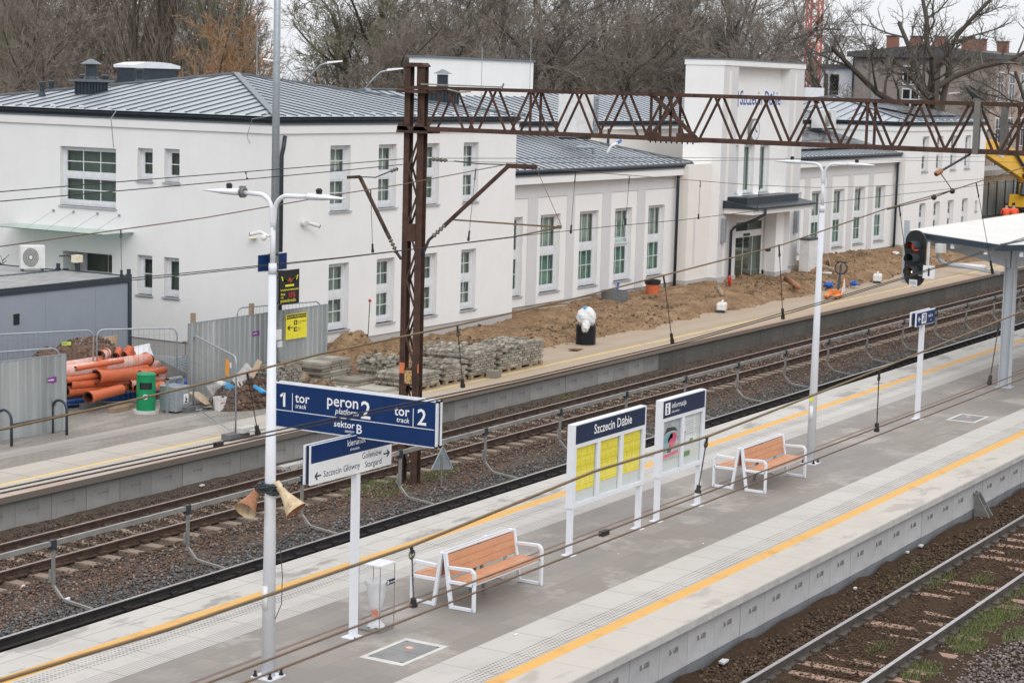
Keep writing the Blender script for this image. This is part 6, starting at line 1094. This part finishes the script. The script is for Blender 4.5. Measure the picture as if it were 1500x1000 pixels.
m=MB(); p=gp(322,601,ZG); m.lathe([(0,0),(.14,0),(.165,.30),(.175,.30),(.175,.34),(.155,.34),(.14,.05),(0,.05)],p,18); m.mat(1).box(p.x-.16,p.y-.155,.0,p.x+.05,p.y-.152,.03); tag(m.build('bucket',[m_plastic,m_pinkp]),'white plastic bucket with pink print before the rubble heap','bucket')
def blob(name,label,cat,px,py,z,rx,ry,rz,mat,jit=.25,n=14,mm=9): c=gp(px,py,z); o=MB().ball((0,0,0),rx,ry,rz,n,mm,jit).build(name,[mat],smooth=False); o.location=c; return tag(o,label,cat)
blob('rubbish_bag','large black rubbish bag crumpled beside the rubble','bag',356,584,-.02,.42,.28,.22,m_bag); blob('rubbish_bag','small black rubbish bag right beside the lamp pole','bag',377,589,-.08,.28,.24,.16,m_bag)
slab('bright blue plastic trough in the rubble heap',344,566,.30,.6,.35,.12,(.2,.1,.2),m_tarp,'trough','trough'); slab('bright blue plastic scrap left of the lamp pole',381,570,.25,.28,.3,.06,(.5,.2,.2),m_tarp,'plastic_scrap','plastic scrap'); slab('bright blue plastic scrap lying right of the lamp pole',398,580,.05,.3,.3,.05,(.4,.2,.6),m_tarp,'plastic_scrap','plastic scrap'); blob('plastic_rag','crumpled light blue rag on the soil above the blue sign','rag',511,547,-.12,.24,.18,.10,m_tarp)
blob('stone','brown boulder beside the paver stacks','stone',436,554,.0,.45,.28,.20,m_rawwood,.12); heap(42.2,30.7,.55,.45,.32,ZG,[m_sandclod],'earth_heap','brown earth heap beside the tall galvanised pole','earth',700,(.03,.12))
# pallets of paving blocks
def pallet(label,x,y,w_,d,layers,messy,rz=0,pal=True,bl=(.2,.1,.08)):
    t=thing('paver_pallet',label,'pallet',(x,y,ZG),rz,'pallets of grey paving blocks'); z0=.0
    if pal:
        m=MB(); 
        for yy in (0,d/2-.05,d-.1): 
            for xx in (0,w_/2-.07,w_-.14): m.box(xx,yy,.022,xx+.14,yy+.1,.10)
            m.box(0,yy,0,w_,yy+.1,.02)
        for k in range(6): q=k*(d-.1)/5; m.box(0,q,.102,w_,q+.1,.124)
        m.build('pallet_base',[m_rawwood],t); z0=.128
    m=MB(); nx,ny=int(w_/bl[0]),int(d/bl[1]); 
    def blk(cx,cy,cz,rz_,j): 
        u=V((math.cos(rz_),math.sin(rz_),random.uniform(-j,j))).normalized(); v=Z_.cross(u).normalized(); m.obox((cx,cy,cz),u*(bl[0]/2-.006),v*(bl[1]/2-.006),u.cross(v)*(bl[2]/2-.007))
    for L_ in range(layers):
        for i in range(nx):
            for j in range(ny):
                if not(messy and L_>=layers-messy) and 0<i<nx-1 and 0<j<ny-1 and L_<layers-1: continue
                if messy and L_>=layers-messy:
                    if random.random()<.35+.22*(L_-layers+messy): continue
                    blk((i+.5)*w_/nx+random.uniform(-.04,.04),(j+.5)*d/ny+random.uniform(-.03,.03),z0+(L_+.5)*bl[2],random.uniform(-.5,.5),.15)
                else: blk((i+.5)*w_/nx+random.uniform(-.014,.014)+(.045 if L_%2 else -.045),(j+.5)*d/ny+random.uniform(-.014,.014),z0+(L_+.5)*bl[2],random.uniform(-.05,.05),.012)
    m.box(.09,.06,z0,w_-.09,d-.06,z0+max(1,layers-messy-1)*bl[2]); m.build('paving_blocks',[m_paver],t); return t
pallet('low neat pallet of flat blocks right behind the blue sign',43.25,29.45,1.15,1.0,1,0,0,False,(.35,.35,.08)); pallet('knee-high pallet of neat blocks beside the mast foot',44.2,28.95,1.25,1.3,4,0,.03); pallet('small thin slab stack left of the mast foot',43.9,30.75,1.0,.9,2,0,.0,False,(.33,.3,.08))
pallet('untidy pallet of blocks left of the tall neat stack',45.75,29.0,1.05,1.2,6,2,-.02); pallet('loose pallet of blocks behind the low neat pallet',45.0,30.4,1.1,1.0,7,3,.05)
pallet('large neat pallet of blocks at the middle of the row',47.05,28.98,1.35,1.45,8,1,.02); pallet('tumbled pallet of blocks between two neat stacks',48.6,28.98,1.05,1.5,9,4,-.03); pallet('tall neat pallet of blocks at the right end of the row',49.75,29.0,1.4,1.35,8,1,.0); pallet('high untidy pallet behind the row of paver stacks',48.0,30.5,1.1,1.0,8,3,.1)
pallet('wide pallet of pale slabs behind the tall pole',43.35,31.45,1.45,1.0,6,0,.05,True,(.47,.33,.085)); pallet('low broken paver stack left of the pale slabs',41.75,31.75,1.2,.7,7,2,.0); pallet('third paver stack close to the corrugated fence',42.6,32.0 -.15,.7,.5,5,2,.05); 
m=MB()
for k in range(26): a=random.uniform(41,46.5); b=random.uniform(30,31.8); c=V((a,b,soil_h(a,b)+.22 if a>44 else -.16)); m.obox(c,(.1,.03,.02),(-.02,.05,.01),(0,0,.04))
m.obox((47.9,28.75,-.1),(.2,.05,0),(-.05,.15,0),(0,0,.1)); tag(m.build('loose_block',[m_paver]),'loose grey blocks strewn on the ground round the stacks','blocks',None,'stuff')
# rod with tape, drum with bag, tub, pipe stub, planks
t=thing('marker_rod','thin rusty rod with red tip and striped tape in the soil','rod',G_(537,528)); m=MB(); m.tube([(0,0,0),(.12,-.0,1.75)],.014,6); m.build('rod',[m_rust2],t); m=MB(); m.ball((.12,0,1.78),.05,n=8); m.build('tip',[m_red],t); m=MB()
for q in ((.5,-.5),(.15,-.6),(-.45,-.35)):
    for k in range(8): m.mat(k%2); a=V((q[0]*k/8,q[1]*k/8,.42*(1-k/8)+.06)); b=V((q[0]*(k+1)/8,q[1]*(k+1)/8,.42*(1-(k+1)/8)+.06)); m.bar(a,b,.05,.01)
m.build('striped_tape',[m_red,m_film],t)
t=thing('drain_drum','black ribbed drum topped with a white plastic sack','drum',(56.1,30.25,ZG)); m=MB(); pr=[]
for k in range(9): pr+=[(.30,k*.07),(.33,k*.07+.02),(.33,k*.07+.05),(.30,k*.07+.068)]
m.lathe(pr,(0,0,0),24); m.build('drum',[m_black],t); m=MB(); m.ball((0,0,.86),.33,.31,.34,16,10,.09); m.ball((-.25,-.12,.62),.16,.13,.22,10,7,.15); m.build('sack',[m_film],t); m=MB(); m.ball((-.1,.0,1.18),.08,.06,.06,8,6,.2); m.build('knot',[m_tarp],t)
m=MB(); p=gp(900,447,ZG+.1); m.lathe([(.46,0),(.50,.08),(.52,.55),(.44,.55),(.40,.1),(0,.08)],p,26); tag(m.build('concrete_ring',[m_concdark]),'dark round concrete ring half sunk in the soil by the wall','ring')
m=MB(); p=gp(955,441,ZG); m.lathe([(.25,0),(.26,.62),(.26,.78)],p,20); m.mat(1).lathe([(.262,.66),(.31,.68),(.32,.84),(.23,.84),(.22,.5)],p,20); tag(m.build('inspection_chamber',[m_orange,m_black]),'orange upright drain shaft with black collar near the tower','drain shaft')
m=MB(); p=[ony(887,444,35.0),ony(896,432,35.1),ony(904,424,35.2),ony(906,415,35.3)]; m.tube(p,.05,8); tag(m.build('conduit',[m_bluepipe],smooth=True),'bent blue conduit rising out of the soil at the wall','conduit')
m=MB(); p=gp(800,465,ZG+.2)
for k in range(4): m=MB(); m.obox((0,0,0),V((.85,-.1,.01)),V((.03,.12,0)),V((0,0,.02))); o=m.build('plank',[m_rawwood]); o.location=p+V((.6*k*.5,.25*k*.4,.12+.045*k)); tag(o,'weathered plank in the small pile at the foot of the low wing','plank','planks piled at the low wing')
m=MB(); m.obox((0,0,0),V((.6,-.05,0)),V((.0,.3,0)),V((0,0,.07))); o=m.build('timber_pallet',[m_rawwood]); o.location=p+V((.3,.1,0)); tag(o,'flat timber base under the small plank pile at the low wing','timber')
for i,(px,py,s,lab) in enumerate(((1057,457,.42,'white plastic canister on the soil before the tower'),(1285,414,.46,'white plastic canister at the platform edge before the right wing'))):
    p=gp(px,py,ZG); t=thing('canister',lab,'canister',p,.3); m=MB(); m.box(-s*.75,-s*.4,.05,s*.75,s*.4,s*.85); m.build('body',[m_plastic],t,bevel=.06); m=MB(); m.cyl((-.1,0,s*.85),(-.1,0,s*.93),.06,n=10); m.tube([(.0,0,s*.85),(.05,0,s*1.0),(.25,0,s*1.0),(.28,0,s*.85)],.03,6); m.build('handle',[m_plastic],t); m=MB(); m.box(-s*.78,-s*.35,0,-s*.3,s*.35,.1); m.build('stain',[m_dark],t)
# pallet truck
p=gp(1228,436,ZG); t=thing('pallet_truck','orange pallet truck with dark pump handle and a film sheet','pallet truck',(75.0,29.35,ZG)); u=V((.98,.2,0)); v=V((-.2,.98,0)); m=MB()
for s in (-1,1): m.obox(u*.6+v*.2*s+Z_*.12,u*.6,v*.09,Z_*.04); m.obox(u*.06+v*.2*s+Z_*.1,u*.06,v*.08,Z_*.03)
m.obox(u*1.25+Z_*.18,u*.08,v*.29,Z_*.1); m.prism([(1.18,.2),(1.75,.2),(1.5,.75)],-v*.28,u,Z_,v*.05); m.build('forks',[M1('orange_truck_paint',(.80,.26,.07,1),(.65,.20,.05,1),6)],t); m=MB(); m.prism([(.75,.17),(1.68,.22),(1.46,.72)],-v*.30,u,Z_,v*.012); m.build('film_sheet',[m_film],t); m=MB(); m.tube([u*1.6+Z_*.15,u*1.9+Z_*.5,u*2.15+Z_*1.25],.05,8); m.tube(arc(u*2.17+Z_*1.1,v,Z_,.25,0,6.283,14),.03,6); m.bar(u*2.16+v*-.25+Z_*1.34,u*2.16+v*.25+Z_*1.34,.05,.05); m.build('pump_handle',[m_dark],t); m=MB(); m.cyl(u*1.5-v*.06+Z_*.09,u*1.5+v*.06+Z_*.09,.09,n=14)
for s in (-1,1): m.cyl(u*.1+v*(.2*s-.04)+Z_*.05,u*.1+v*(.2*s+.04)+Z_*.05,.05,n=10)
m.build('wheel',[m_black],t)
# cable cabinet, dug-up boards and pipes near the entrance
t=thing('cable_cabinet','white weathered cable cabinet standing before the right wing','cabinet',(82.75,33.5,-.05)); m=MB(); m.box(0,0,0,1.15,.45,1.55); m.mat(1).box(-.05,-.05,1.55,1.2,.5,1.61); m.mat(0); m.box(.06,-.012,.75,.55,0,1.45); m.box(.6,-.012,.75,1.09,0,1.45); m.box(.06,-.012,.08,1.09,0,.68); m.build('body',[m_plastic,m_dark],t); m=MB(); m.cyl((.3,.2,-.3),(.3,.2,0),.05,n=8); m.cyl((.9,.2,-.3),(.9,.2,0),.05,n=8); m.build('leg',[m_galvd],t)
def stick(lab,cat,pa,pb,r,mat,z=(.15,.2),name='pipe'): a,b=gp(*pa,z[0]),gp(*pb,z[1]); m=MB(); m.tube([(0,0,0),b-a],r,10); o=m.build(name,[mat],smooth=True); o.location=a; tag(o,lab,cat)
stick('reddish brown pipe lying on the soil by the entrance','pipe',(1152,408),(1170,420),.12,m_rusthorn); stick('white lath lying on the soil beyond the pale lamp pole','lath',(1200,400),(1218,400),.05,m_plastic,name='lath'); stick('red and white striped post by the drainpipe of the entrance','post',(1068,425),(1069,405),.07,m_red,(0,.6),'post'); stick('long pale beam lying on the soil behind the signal','beam',(1390,388),(1442,392),.12,m_plastic,name='beam'); stick('brown plank lying across the soil mound at the right wing','plank',(1190,387),(1222,396),.12,m_rawwood,(.3,.2),'plank'); stick('timber offcut stuck in the soil by the entrance','timber',(1052,420),(1058,432),.09,m_rawwood,(.25,.1),'timber')
slab('upright brown board leaning at the right wing plinth',1215,383,.45,.75,.5,.04,(1.2,.2,.3),m_rawwood); slab('narrow brown board leaning beside the upright one',1238,383,.35,.5,.25,.03,(1.1,.5,.2),m_rawwood); blob('plastic_bag','red and white plastic bag at the foot of the right wing','bag',1307,374,.15,.42,.25,.2,m_red); blob('plastic_bag','white plastic bag beside the red one at the wing foot','bag',1312,374,.2,.35,.25,.18,m_film); blob('plastic_rag','small blue rag on the soil left of the pallet truck','rag',1214,417,-.0,.25,.2,.12,m_bluepipe); blob('plastic_rag','small blue rag on the soil right of the pallet truck','rag',1251,415,-.0,.25,.15,.10,m_bluepipe); blob('orange_cap','orange cap at the foot of the wing drainpipe','cap',983,429,.0,.22,.16,.10,m_orange,.1); slab('small red board on the soil before the drum',845,511,-.18,.9,.3,.03,(.0,.1,.2),m_brickred); slab('small broken plank on the soil before the planks',825,488,-.1,.7,.3,.05,(.3,.1,.5),m_rawwood); slab('sawn offcut on the soil before the tub',930,470,-.05,.6,.2,.05,(.2,.4,.7),m_rawwood)
# young shrub at the left margin
# ---------------------------------------------------------------- bare trees
def tree_mesh(seed,H,r0,style):
    rd=random.Random(seed); T=MB(); K=MB()
    def grow(p,d,L_,r,lev):
        n=4 if lev<2 else (3 if lev<4 else 2); pts=[p]; rr=[r]; cur=p; dd=d
        for i in range(n):
            wob=style['wob']*(.6 if lev==0 else 1); dd=(dd+V((rd.gauss(0,wob),rd.gauss(0,wob),rd.gauss(0,wob*.6)+style['up']*(1 if lev else .3)))).normalized(); cur=cur+dd*(L_/n); pts.append(cur); rr.append(max(r*(1-(i+1)/n*(.45 if lev<2 else .7)),style['rmin']*.6))
        (T if lev<2 else K).tube(pts,rr,6 if lev==0 else (5 if lev==1 else 3),False)
        if lev>=style['lev']: return
        nb=style['nb'][lev]
        for k in range(nb):
            f=style['f0'][min(lev,1)]+(1-style['f0'][min(lev,1)])*(k+rd.random())/nb; i=min(int(f*n),n-1); q=pts[i]+(pts[i+1]-pts[i])*(f*n-i); ax=(pts[i+1]-pts[i]).normalized(); a=ax.orthogonal().normalized(); b=ax.cross(a); th=rd.random()*6.283; sp=style['spread'][min(lev,2)]*rd.uniform(.7,1.25); nd=(ax*math.cos(sp)+(a*math.cos(th)+b*math.sin(th))*math.sin(sp)).normalized()
            grow(q,nd,L_*style['len'][min(lev,2)]*rd.uniform(.6,1.1)*(1.15-.5*f if lev==0 else 1),max(r*style['rad']*(1-.5*f),style['rmin']),lev+1)
    grow(V((0,0,-.3)),V((rd.gauss(0,.05),rd.gauss(0,.05),1)).normalized(),H*style['trunk'],r0,0)
    return T,K
ST={'round':dict(wob=.19,up=.05,lev=4,nb=(9,7,8,8),f0=(.28,.25),spread=(.85,.75,.7),len=(.55,.55,.5),rad=.52,rmin=.014,trunk=.72),
    'poplar':dict(wob=.07,up=.22,lev=3,nb=(30,9,6),f0=(.10,.15),spread=(.42,.40,.45),len=(.34,.45,.5),rad=.34,rmin=.014,trunk=.95),
    'shrub':dict(wob=.21,up=.06,lev=4,nb=(10,7,7,7),f0=(.05,.15),spread=(.75,.7,.7),len=(.75,.55,.5),rad=.5,rmin=.014,trunk=.55),
    'oak':dict(wob=.22,up=.10,lev=4,nb=(8,7,7,5),f0=(.42,.3),spread=(.80,.8,.75),len=(.95,.5,.46),rad=.60,rmin=.016,trunk=.60),
    'light':dict(wob=.14,up=.06,lev=4,nb=(7,6,5,4),f0=(.35,.3),spread=(.8,.7,.7),len=(.55,.55,.5),rad=.5,rmin=.014,trunk=.75)}
def mk_tree(name,seed,H,r,st,bark,twig,label,loc,group=None,rz=0):
    T,K=tree_mesh(seed,H,r,ST[st]); t=thing(name,label,'tree',loc,rz,group); T.build('trunk',[bark],t,smooth=True); K.build('crown',[twig],t); return t
def setmat(t,m):
    for c in t.children:
        if c.name.startswith('crown'): c.data=c.data.copy(); c.data.materials[0]=m
def dirpt(px,R,z=-.25): r=ray(px,120); a=math.atan2(r.y,r.x); return V((R*math.cos(a),R*math.sin(a),z))
WG='bare trees of the wood behind the station'; WL='bare grey-brown tree of the dense wood behind the station'
protos=[]
P0=[('round',21,15,.20,m_bark,m_twigB,90,128),('round',22,17,.24,m_bark2,m_twigG,640,128),('shrub',23,11,.13,m_bark,m_twigR,180,112),('shrub',24,10,.12,m_bark2,m_twigB,520,112),('poplar',25,18,.17,m_bark2,m_twigG,150,135),('round',26,19,.30,m_bark,m_twigD,900,135),('poplar',27,17,.15,m_bark,m_twigR,40,130)]
for (st,sd_,H,r,bk,tw,px,R) in P0: protos.append(mk_tree('bare_tree',sd_,H,r,st,bk,tw,WL,dirpt(px,R),WG,random.random()*6))
rd=random.Random(5)
def scatter(x0,x1,n,R0,R1,kinds,sc=(.85,1.2)):
    for i in range(n):
        px=x0+(x1-x0)*(i+rd.random())/n; t=dup(protos[rd.choice(kinds)],dirpt(px,rd.uniform(R0,R1)),rd.random()*6.28,WL); s=rd.uniform(*sc); t.scale=(s*rd.uniform(.9,1.1),s*rd.uniform(.9,1.1),s)
scatter(-60,380,14,108,118,(2,3,2,3,0)); scatter(375,500,5,112,120,(2,3),(.62,.72)); scatter(-60,370,14,122,134,(0,2,4,6,4,6)); scatter(-80,350,15,138,155,(4,6,1,0),(.95,1.25))
scatter(490,1090,21,112,122,(2,3,0,3)); scatter(495,1100,17,126,140,(0,1,5,1,5)); scatter(490,1120,15,145,165,(1,5,0),(.85,1.15)); scatter(1060,1250,4,165,190,(1,5),(.75,.9))
scatter(200,290,3,150,165,(0,1),(.6,.8))
# far twiggy mass that closes the wood
m=MB(); rd2=random.Random(9)
for i in range(30000):
    px=rd2.uniform(-80,1130); R=rd2.uniform(118,190); p=dirpt(px,R); top=(7.5+4.0*mnoise.noise((px*.012,R*.05,1))+1.5*mnoise.noise((px*.05,2,3)))*(R/150)
    top*=1-.36*max(0,1-abs(px-425)/75)
    h=rd2.uniform(.0,1)**.8*top; q=V((p.x,p.y,h-.2)); L_=rd2.uniform(.8,2.4); d=V((rd2.gauss(0,.55),rd2.gauss(0,.55),rd2.uniform(.3,1))).normalized(); w_=rd2.uniform(.012,.032); a=d.cross(V((p.x,p.y,0)).normalized()).normalized()*w_; e=q+d*L_*.5+V((rd2.gauss(0,.1),rd2.gauss(0,.1),0)); f=q+d*L_; m.add([q-a,q+a,e+a*.8,e-a*.8,f],[(0,1,2,3),(3,2,4)])
tag(m.build('thicket',[m_twigB]),'dense brown thicket closing the background behind the station roofs','thicket',None,'stuff')
# single trees one can point to
t=mk_tree('bare_tree',41,11,.16,'shrub',m_bark,m_twigO,'orange-twigged tree glowing above the left roof beside the galvanised pole',dirpt(342,103)); t.scale=(1.35,1.35,1.38)
t=dup(t,dirpt(374,105),2.0,'smaller orange-brown tree right behind the galvanised pole'); t.scale=(1.0,1.0,1.12)
mk_tree('bare_tree',43,16,.22,'light',m_bark,m_twigD,'slender bare tree with open crown against the sky left of the pole',dirpt(296,140))
mk_tree('oak_tree',47,19,.62,'oak',m_bark,m_twigD,'big gnarled oak before the grey apartment block',dirpt(1405,136))
t=mk_tree('bare_tree',48,17,.40,'round',m_bark,m_twigD,'thick dark-stemmed tree left of the red crane',dirpt(1110,132)); 
mk_tree('bare_tree',49,19,.28,'light',m_bark2,m_twigG,'straight bare tree right of the red crane',dirpt(1223,140)); mk_tree('bare_tree',50,13,.24,'light',m_bark,m_twigD,'leaning bare tree before the white house',dirpt(1212,130)); mk_tree('bare_tree',51,9,.09,'light',m_bark2,m_twigB,'thin young tree before the apartment block gable',dirpt(1288,126)); mk_tree('bare_tree',52,8.5,.09,'light',m_bark,m_twigB,'small bare tree left of the young gable tree',dirpt(1262,124)); mk_tree('bare_tree',54,15,.2,'round',m_bark,m_twigD,'dark bare tree at the right margin behind the oak',dirpt(1500,150))
t=mk_tree('bare_shrub',53,3.6,.05,'shrub',m_bark2,m_twigD,'leafless shrub beside the grey containers at the left margin',(41.2,42.6,-.2)); t.scale=(1.05,1.05,1.3)
# ---------------------------------------------------------------- buildings and street behind
t=thing('apartment_block','grey-brown rendered apartment block with brick chimneys behind the oak','apartment block',(150,46.6,-.3))
m=MB(); m.box(0,.0,0,.05,11.0,11.1); m.mat(1).box(.05,0,0,62,11.0,11.1); m.build('wall',[m_apt,m_apt2],t); m=MB(); m.box(-.5,-.5,11.1,62.4,11.5,11.5); m.prism([(-.4,11.5),(11.4,11.5),(5.5,12.1)],(-.4,0,0),Y_,Z_,X_*62.5); m.build('roof',[m_oldroof],t)
def awin(o,u,n,ww,wh):
    o,u,n=V(o),V(u),V(n); m=MB(); m.obox(o+u*ww/2+Z_*wh/2+n*.03,u*ww/2,n*.03,Z_*wh/2); m.mat(1)
    for a in (0,1):
        for (z0,z1) in ((.08,.60*wh),(.60*wh+.08,wh-.1)): m.obox(o+u*(.10+a*(ww/2-.03)+(ww/2-.17)/2)+Z_*(z0+z1)/2+n*.062,u*(ww/2-.17)/2,n*.004,Z_*(z1-z0)/2)
    m.build('window',[m_pvc,m_lens],t)
for z,wh in ((9.0,1.5),(6.55,2.2),(3.2,2.2)): awin((0,7.0,z),-Y_,-X_,1.45,wh)
for k in range(9):
    for z in (1.0,4.4,7.9): awin((1.6+3.0*k,0,z),X_,-Y_,1.5,2.3)
for x,y in ((1.2,2.0),(1.2,4.2),(1.2,6.1),(1.0,8.0),(7.5,3),(13.5,3),(22,3),(30,3)):
    m=MB(); m.box(x,y,11.6,x+.6,y+.85,12.75); m.mat(1).box(x-.06,y-.06,12.75,x+.66,y+.91,12.83); m.build('chimney',[m_brickred,m_oldroof],t)
m=MB(); m.tube([(-.1,11.05,0),(-.1,11.05,11.1)],.08,6); m.build('downpipe',[m_gutter],t)
t=thing('house','white rendered house beside the apartment block','house',(151,58.0,-.3)); m=MB(); m.box(0,0,0,14,9,10.2); m.build('wall',[m_plaster],t); m=MB(); m.box(-.3,-.3,10.2,14.3,9.3,10.5); m.build('roof',[m_oldroof],t); m=MB(); m.box(-.05,1.25,7.9,-.002,2.0,9.7); m.build('window',[m_lens],t); m=MB(); m.box(-.05,.25,7.0,-.002,1.0,7.9); m.build('window',[m_dark],t)
# red lattice crane
p=dirpt(1189,158); t=thing('tower_crane','haze-paled red lattice crane mast rising behind the bare trees','crane',p); m=MB(); w_=.46
for sx in (-1,1):
    for sy in (-1,1): m.bar((sx*w_,sy*w_,0),(sx*w_,sy*w_,40),.13,.13)
m.build('mast_chord',[m_crane],t); m=MB()
for k in range(40):
    z=k*1.0
    for (a,b) in (((-1,-1),(1,-1)),((1,-1),(1,1)),((1,1),(-1,1)),((-1,1),(-1,-1))): m.bar((a[0]*w_,a[1]*w_,z),(b[0]*w_,b[1]*w_,z+1.0),.08,.08); m.bar((a[0]*w_,a[1]*w_,z),(b[0]*w_,b[1]*w_,z),.08,.08)
m.build('mast_lattice',[m_crane],t); m=MB(); m.box(-2.5,-2.5,0,2.5,2.5,6.5); m.build('base_cladding',[m_tarp],t)
# street lamps
def slamp(label,p,H,arms,ang):
    t=thing('street_lamp',label,'street lamp',(p.x,p.y,-.25),ang,'grey street lamps behind the station'); m=MB(); m.cyl((0,0,0),(0,0,H),.09,.05,n=10); m.build('pole',[m_galv],t)
    for s in arms: 
        m=MB(); m.tube([(0,0,H-.1),(s*.5,0,H+.55),(s*.9,0,H+.95),(s*1.3,0,H+1.08)],.04,8); a=m.build('arm',[m_galv],t,smooth=True); m=MB(); m.hexa([(s*1.2,-.14,H+1.02),(s*2.0,-.12,H+1.14),(s*2.0,.12,H+1.14),(s*1.2,.14,H+1.02),(s*1.25,-.1,H+1.14),(s*1.95,-.09,H+1.2),(s*1.95,.09,H+1.2),(s*1.25,.1,H+1.14)]); m.build('lamp_head',[m_plastic],a)
slamp('twin-arm grey street lamp showing above the left roof ridge',ony(443,124,60),8.0,(-1,1),math.radians(-62)); slamp('single-arm street lamp beside the chimney behind the left roof',ony(529,136,55),7.7,(1,),math.radians(-62)); slamp('single-arm street lamp before the apartment block',V((133,45.5,0)),7.3,(1,),math.radians(-70))
m=MB(); m.box(0,0,0,2.2,.1,1.3); o=m.build('blank_board',[m_galv]); o.location=(137.5,51.5,7.0); tag(o,'blank pale blue-grey board before the apartment block','board'); m=MB(); m.cyl((1.1,.15,-7.2),(1.1,.15,1.2),.07,n=8); m.build('post',[m_galvd],o)
# site fence, excavator, workers beyond the right block
t=thing('site_hoarding','grey sheet hoarding under a rusty beam beyond the right block','hoarding',(121.5,42.5,-.3)); m=MB()
for k in range(60): m.mat(0).box(k*.5,0,0,k*.5+.42,.03,2.3); m.box(k*.5+.42,.02,0,k*.5+.5,.05,2.3)
m.build('sheet',[m_corr],t); m=MB(); m.box(-.3,-.1,2.35,30,.12,2.75); m.mat(1)
for k in range(15): m.box(k*2,-.06,0,k*2+.12,0,2.9)
m.build('beam',[m_rawwood,m_dark],t); m=MB(); m.box(-.3,-.3,2.8,30,2.5,3.2); m.build('shed_roof',[m_controof],t)
t=thing('excavator','yellow excavator with long boom reaching up behind the lattice beam','excavator',(140.0,40.2,-.3))
m=MB(); m.prism([(-11.3,4.5),(-3,2.75),(1.4,1.4),(1.9,2.1),(-3,4.5),(-10.4,5.5),(-11.7,5.35)],(0,-.22,0),X_,Z_,Y_*.44); b=m.build('boom',[m_exyellow],t,bevel=.04); m=MB(); m.obox((-8.3,-.235,4.55),(.75,0,-.13),(0,.01,0),(0,0,.22)); m.build('label_plate',[m_plastic],b); m=MB(); m.tube([(-5.4,-.35,4.6),(-1.0,-.35,2.6)],.10,8); m.tube([(-3.0,-.35,3.0),(.8,-.35,1.3)],.11,8); m.build('ram',[m_dark],b)
m=MB(); m.prism([(-11.7,5.5),(-10.9,4.9),(-14.9,1.9),(-15.4,2.2)],(0,-.18,0),X_,Z_,Y_*.36); s_=m.build('dipper_arm',[m_exyellow],t); m=MB(); m.prism([(-15.6,2.2),(-14.8,2.0),(-14.6,1.0),(-15.3,.8),(-15.9,1.3)],(0,-.5,0),X_,Z_,Y_); m.build('bucket',[m_dark],s_)
m=MB(); m.box(1.2,-1.2,.95,4.6,1.2,2.2); m.build('engine_house',[m_exyellow],t,bevel=.1); m=MB(); m.box(.2,-1.2,.95,1.9,-.1,2.9); m.build('cab',[m_black],t,bevel=.08); m=MB(); m.prism([(-3.0,.75),(-.2,.75),(-.2,1.3),(-2.5,1.3),(-2.6,1.6),(-2.95,1.6)],(0,-.6,0),X_,Z_,Y_*1.2); m.build('blade_mount',[m_exyellow],t); m=MB(); m.tube([(-3.3,-.4,1.6),(-3.0,-.4,2.4)],.22,8); m.build('hose',[m_dark],t)
for s in (-1,1): m=MB(); m.prism([(-.2,.0),(3.8,0),(4.2,.4),(3.8,.85),(-.2,.85),(-.6,.4)],(0,s*1.0-.3,0),X_,Z_,Y_*.6); m.build('crawler_track',[m_dark],t)
def worker(label,loc,rz,lean):
    t=thing('person',label,'person',loc,rz,'workers in orange'); L_=lean
    pts=[((0,0,.95),.15),((0,.02,1.15),.16),((0,.06+L_*.5,1.36),.17),((0,.06+L_,1.47),.075),((0,.10+L_*1.3,1.56),.085),((0,.12+L_*1.4,1.68),.095),((.10,0,.88),.10),((.11,.03,.48),.075),((.11,-.01,.08),.05),((.11,.12,.04),.045),((-.10,0,.88),.10),((-.11,.05,.48),.075),((-.11,.0,.08),.05),((-.11,.13,.04),.045),((.20,.06+L_*.5,1.38),.075),((.29,.08+L_,1.12),.055),((.22,.30+L_,.98),.04),((.20,.38+L_,.96),.035),((-.20,.06+L_*.5,1.38),.075),((-.29,.08+L_,1.12),.055),((-.22,.30+L_,.98),.04),((-.20,.38+L_,.96),.035)]
    ed=[(0,1),(1,2),(2,3),(3,4),(4,5),(0,6),(6,7),(7,8),(8,9),(0,10),(10,11),(11,12),(12,13),(2,14),(14,15),(15,16),(16,17),(2,18),(18,19),(19,20),(20,21)]
    skin('body',pts,ed,m_skin,t)
    jp=[((0,0,.86),.185),((0,.02,1.12),.19),((0,.06+L_*.5,1.37),.20),((.20,.06+L_*.5,1.39),.095),((.29,.08+L_,1.12),.075),((.24,.27+L_,1.0),.058),((-.20,.06+L_*.5,1.39),.095),((-.29,.08+L_,1.12),.075),((-.24,.27+L_,1.0),.058)]; skin('jacket',jp,[(0,1),(1,2),(2,3),(3,4),(4,5),(2,6),(6,7),(7,8)],m_hivis,t)
    tp=[((0,0,.93),.165),((.10,0,.86),.115),((.11,.03,.48),.09),((.11,-.01,.12),.075),((-.10,0,.86),.115),((-.11,.05,.48),.09),((-.11,0,.12),.075)]; skin('trousers',tp,[(0,1),(1,2),(2,3),(0,4),(4,5),(5,6)],m_trous,t)
    m=MB(); m.ball((0,.11+L_*1.4,1.72),.115,.125,.10,12,8); m.build('cap',[m_hair],t,smooth=True)
worker('worker in orange hi-vis jacket at the left of the pair, seen from behind',(120.3,35.95,-.2),math.radians(-70),.06); worker('worker in orange hi-vis jacket at the right of the pair, seen from behind',(120.6,35.55,-.2),math.radians(-60),.10)
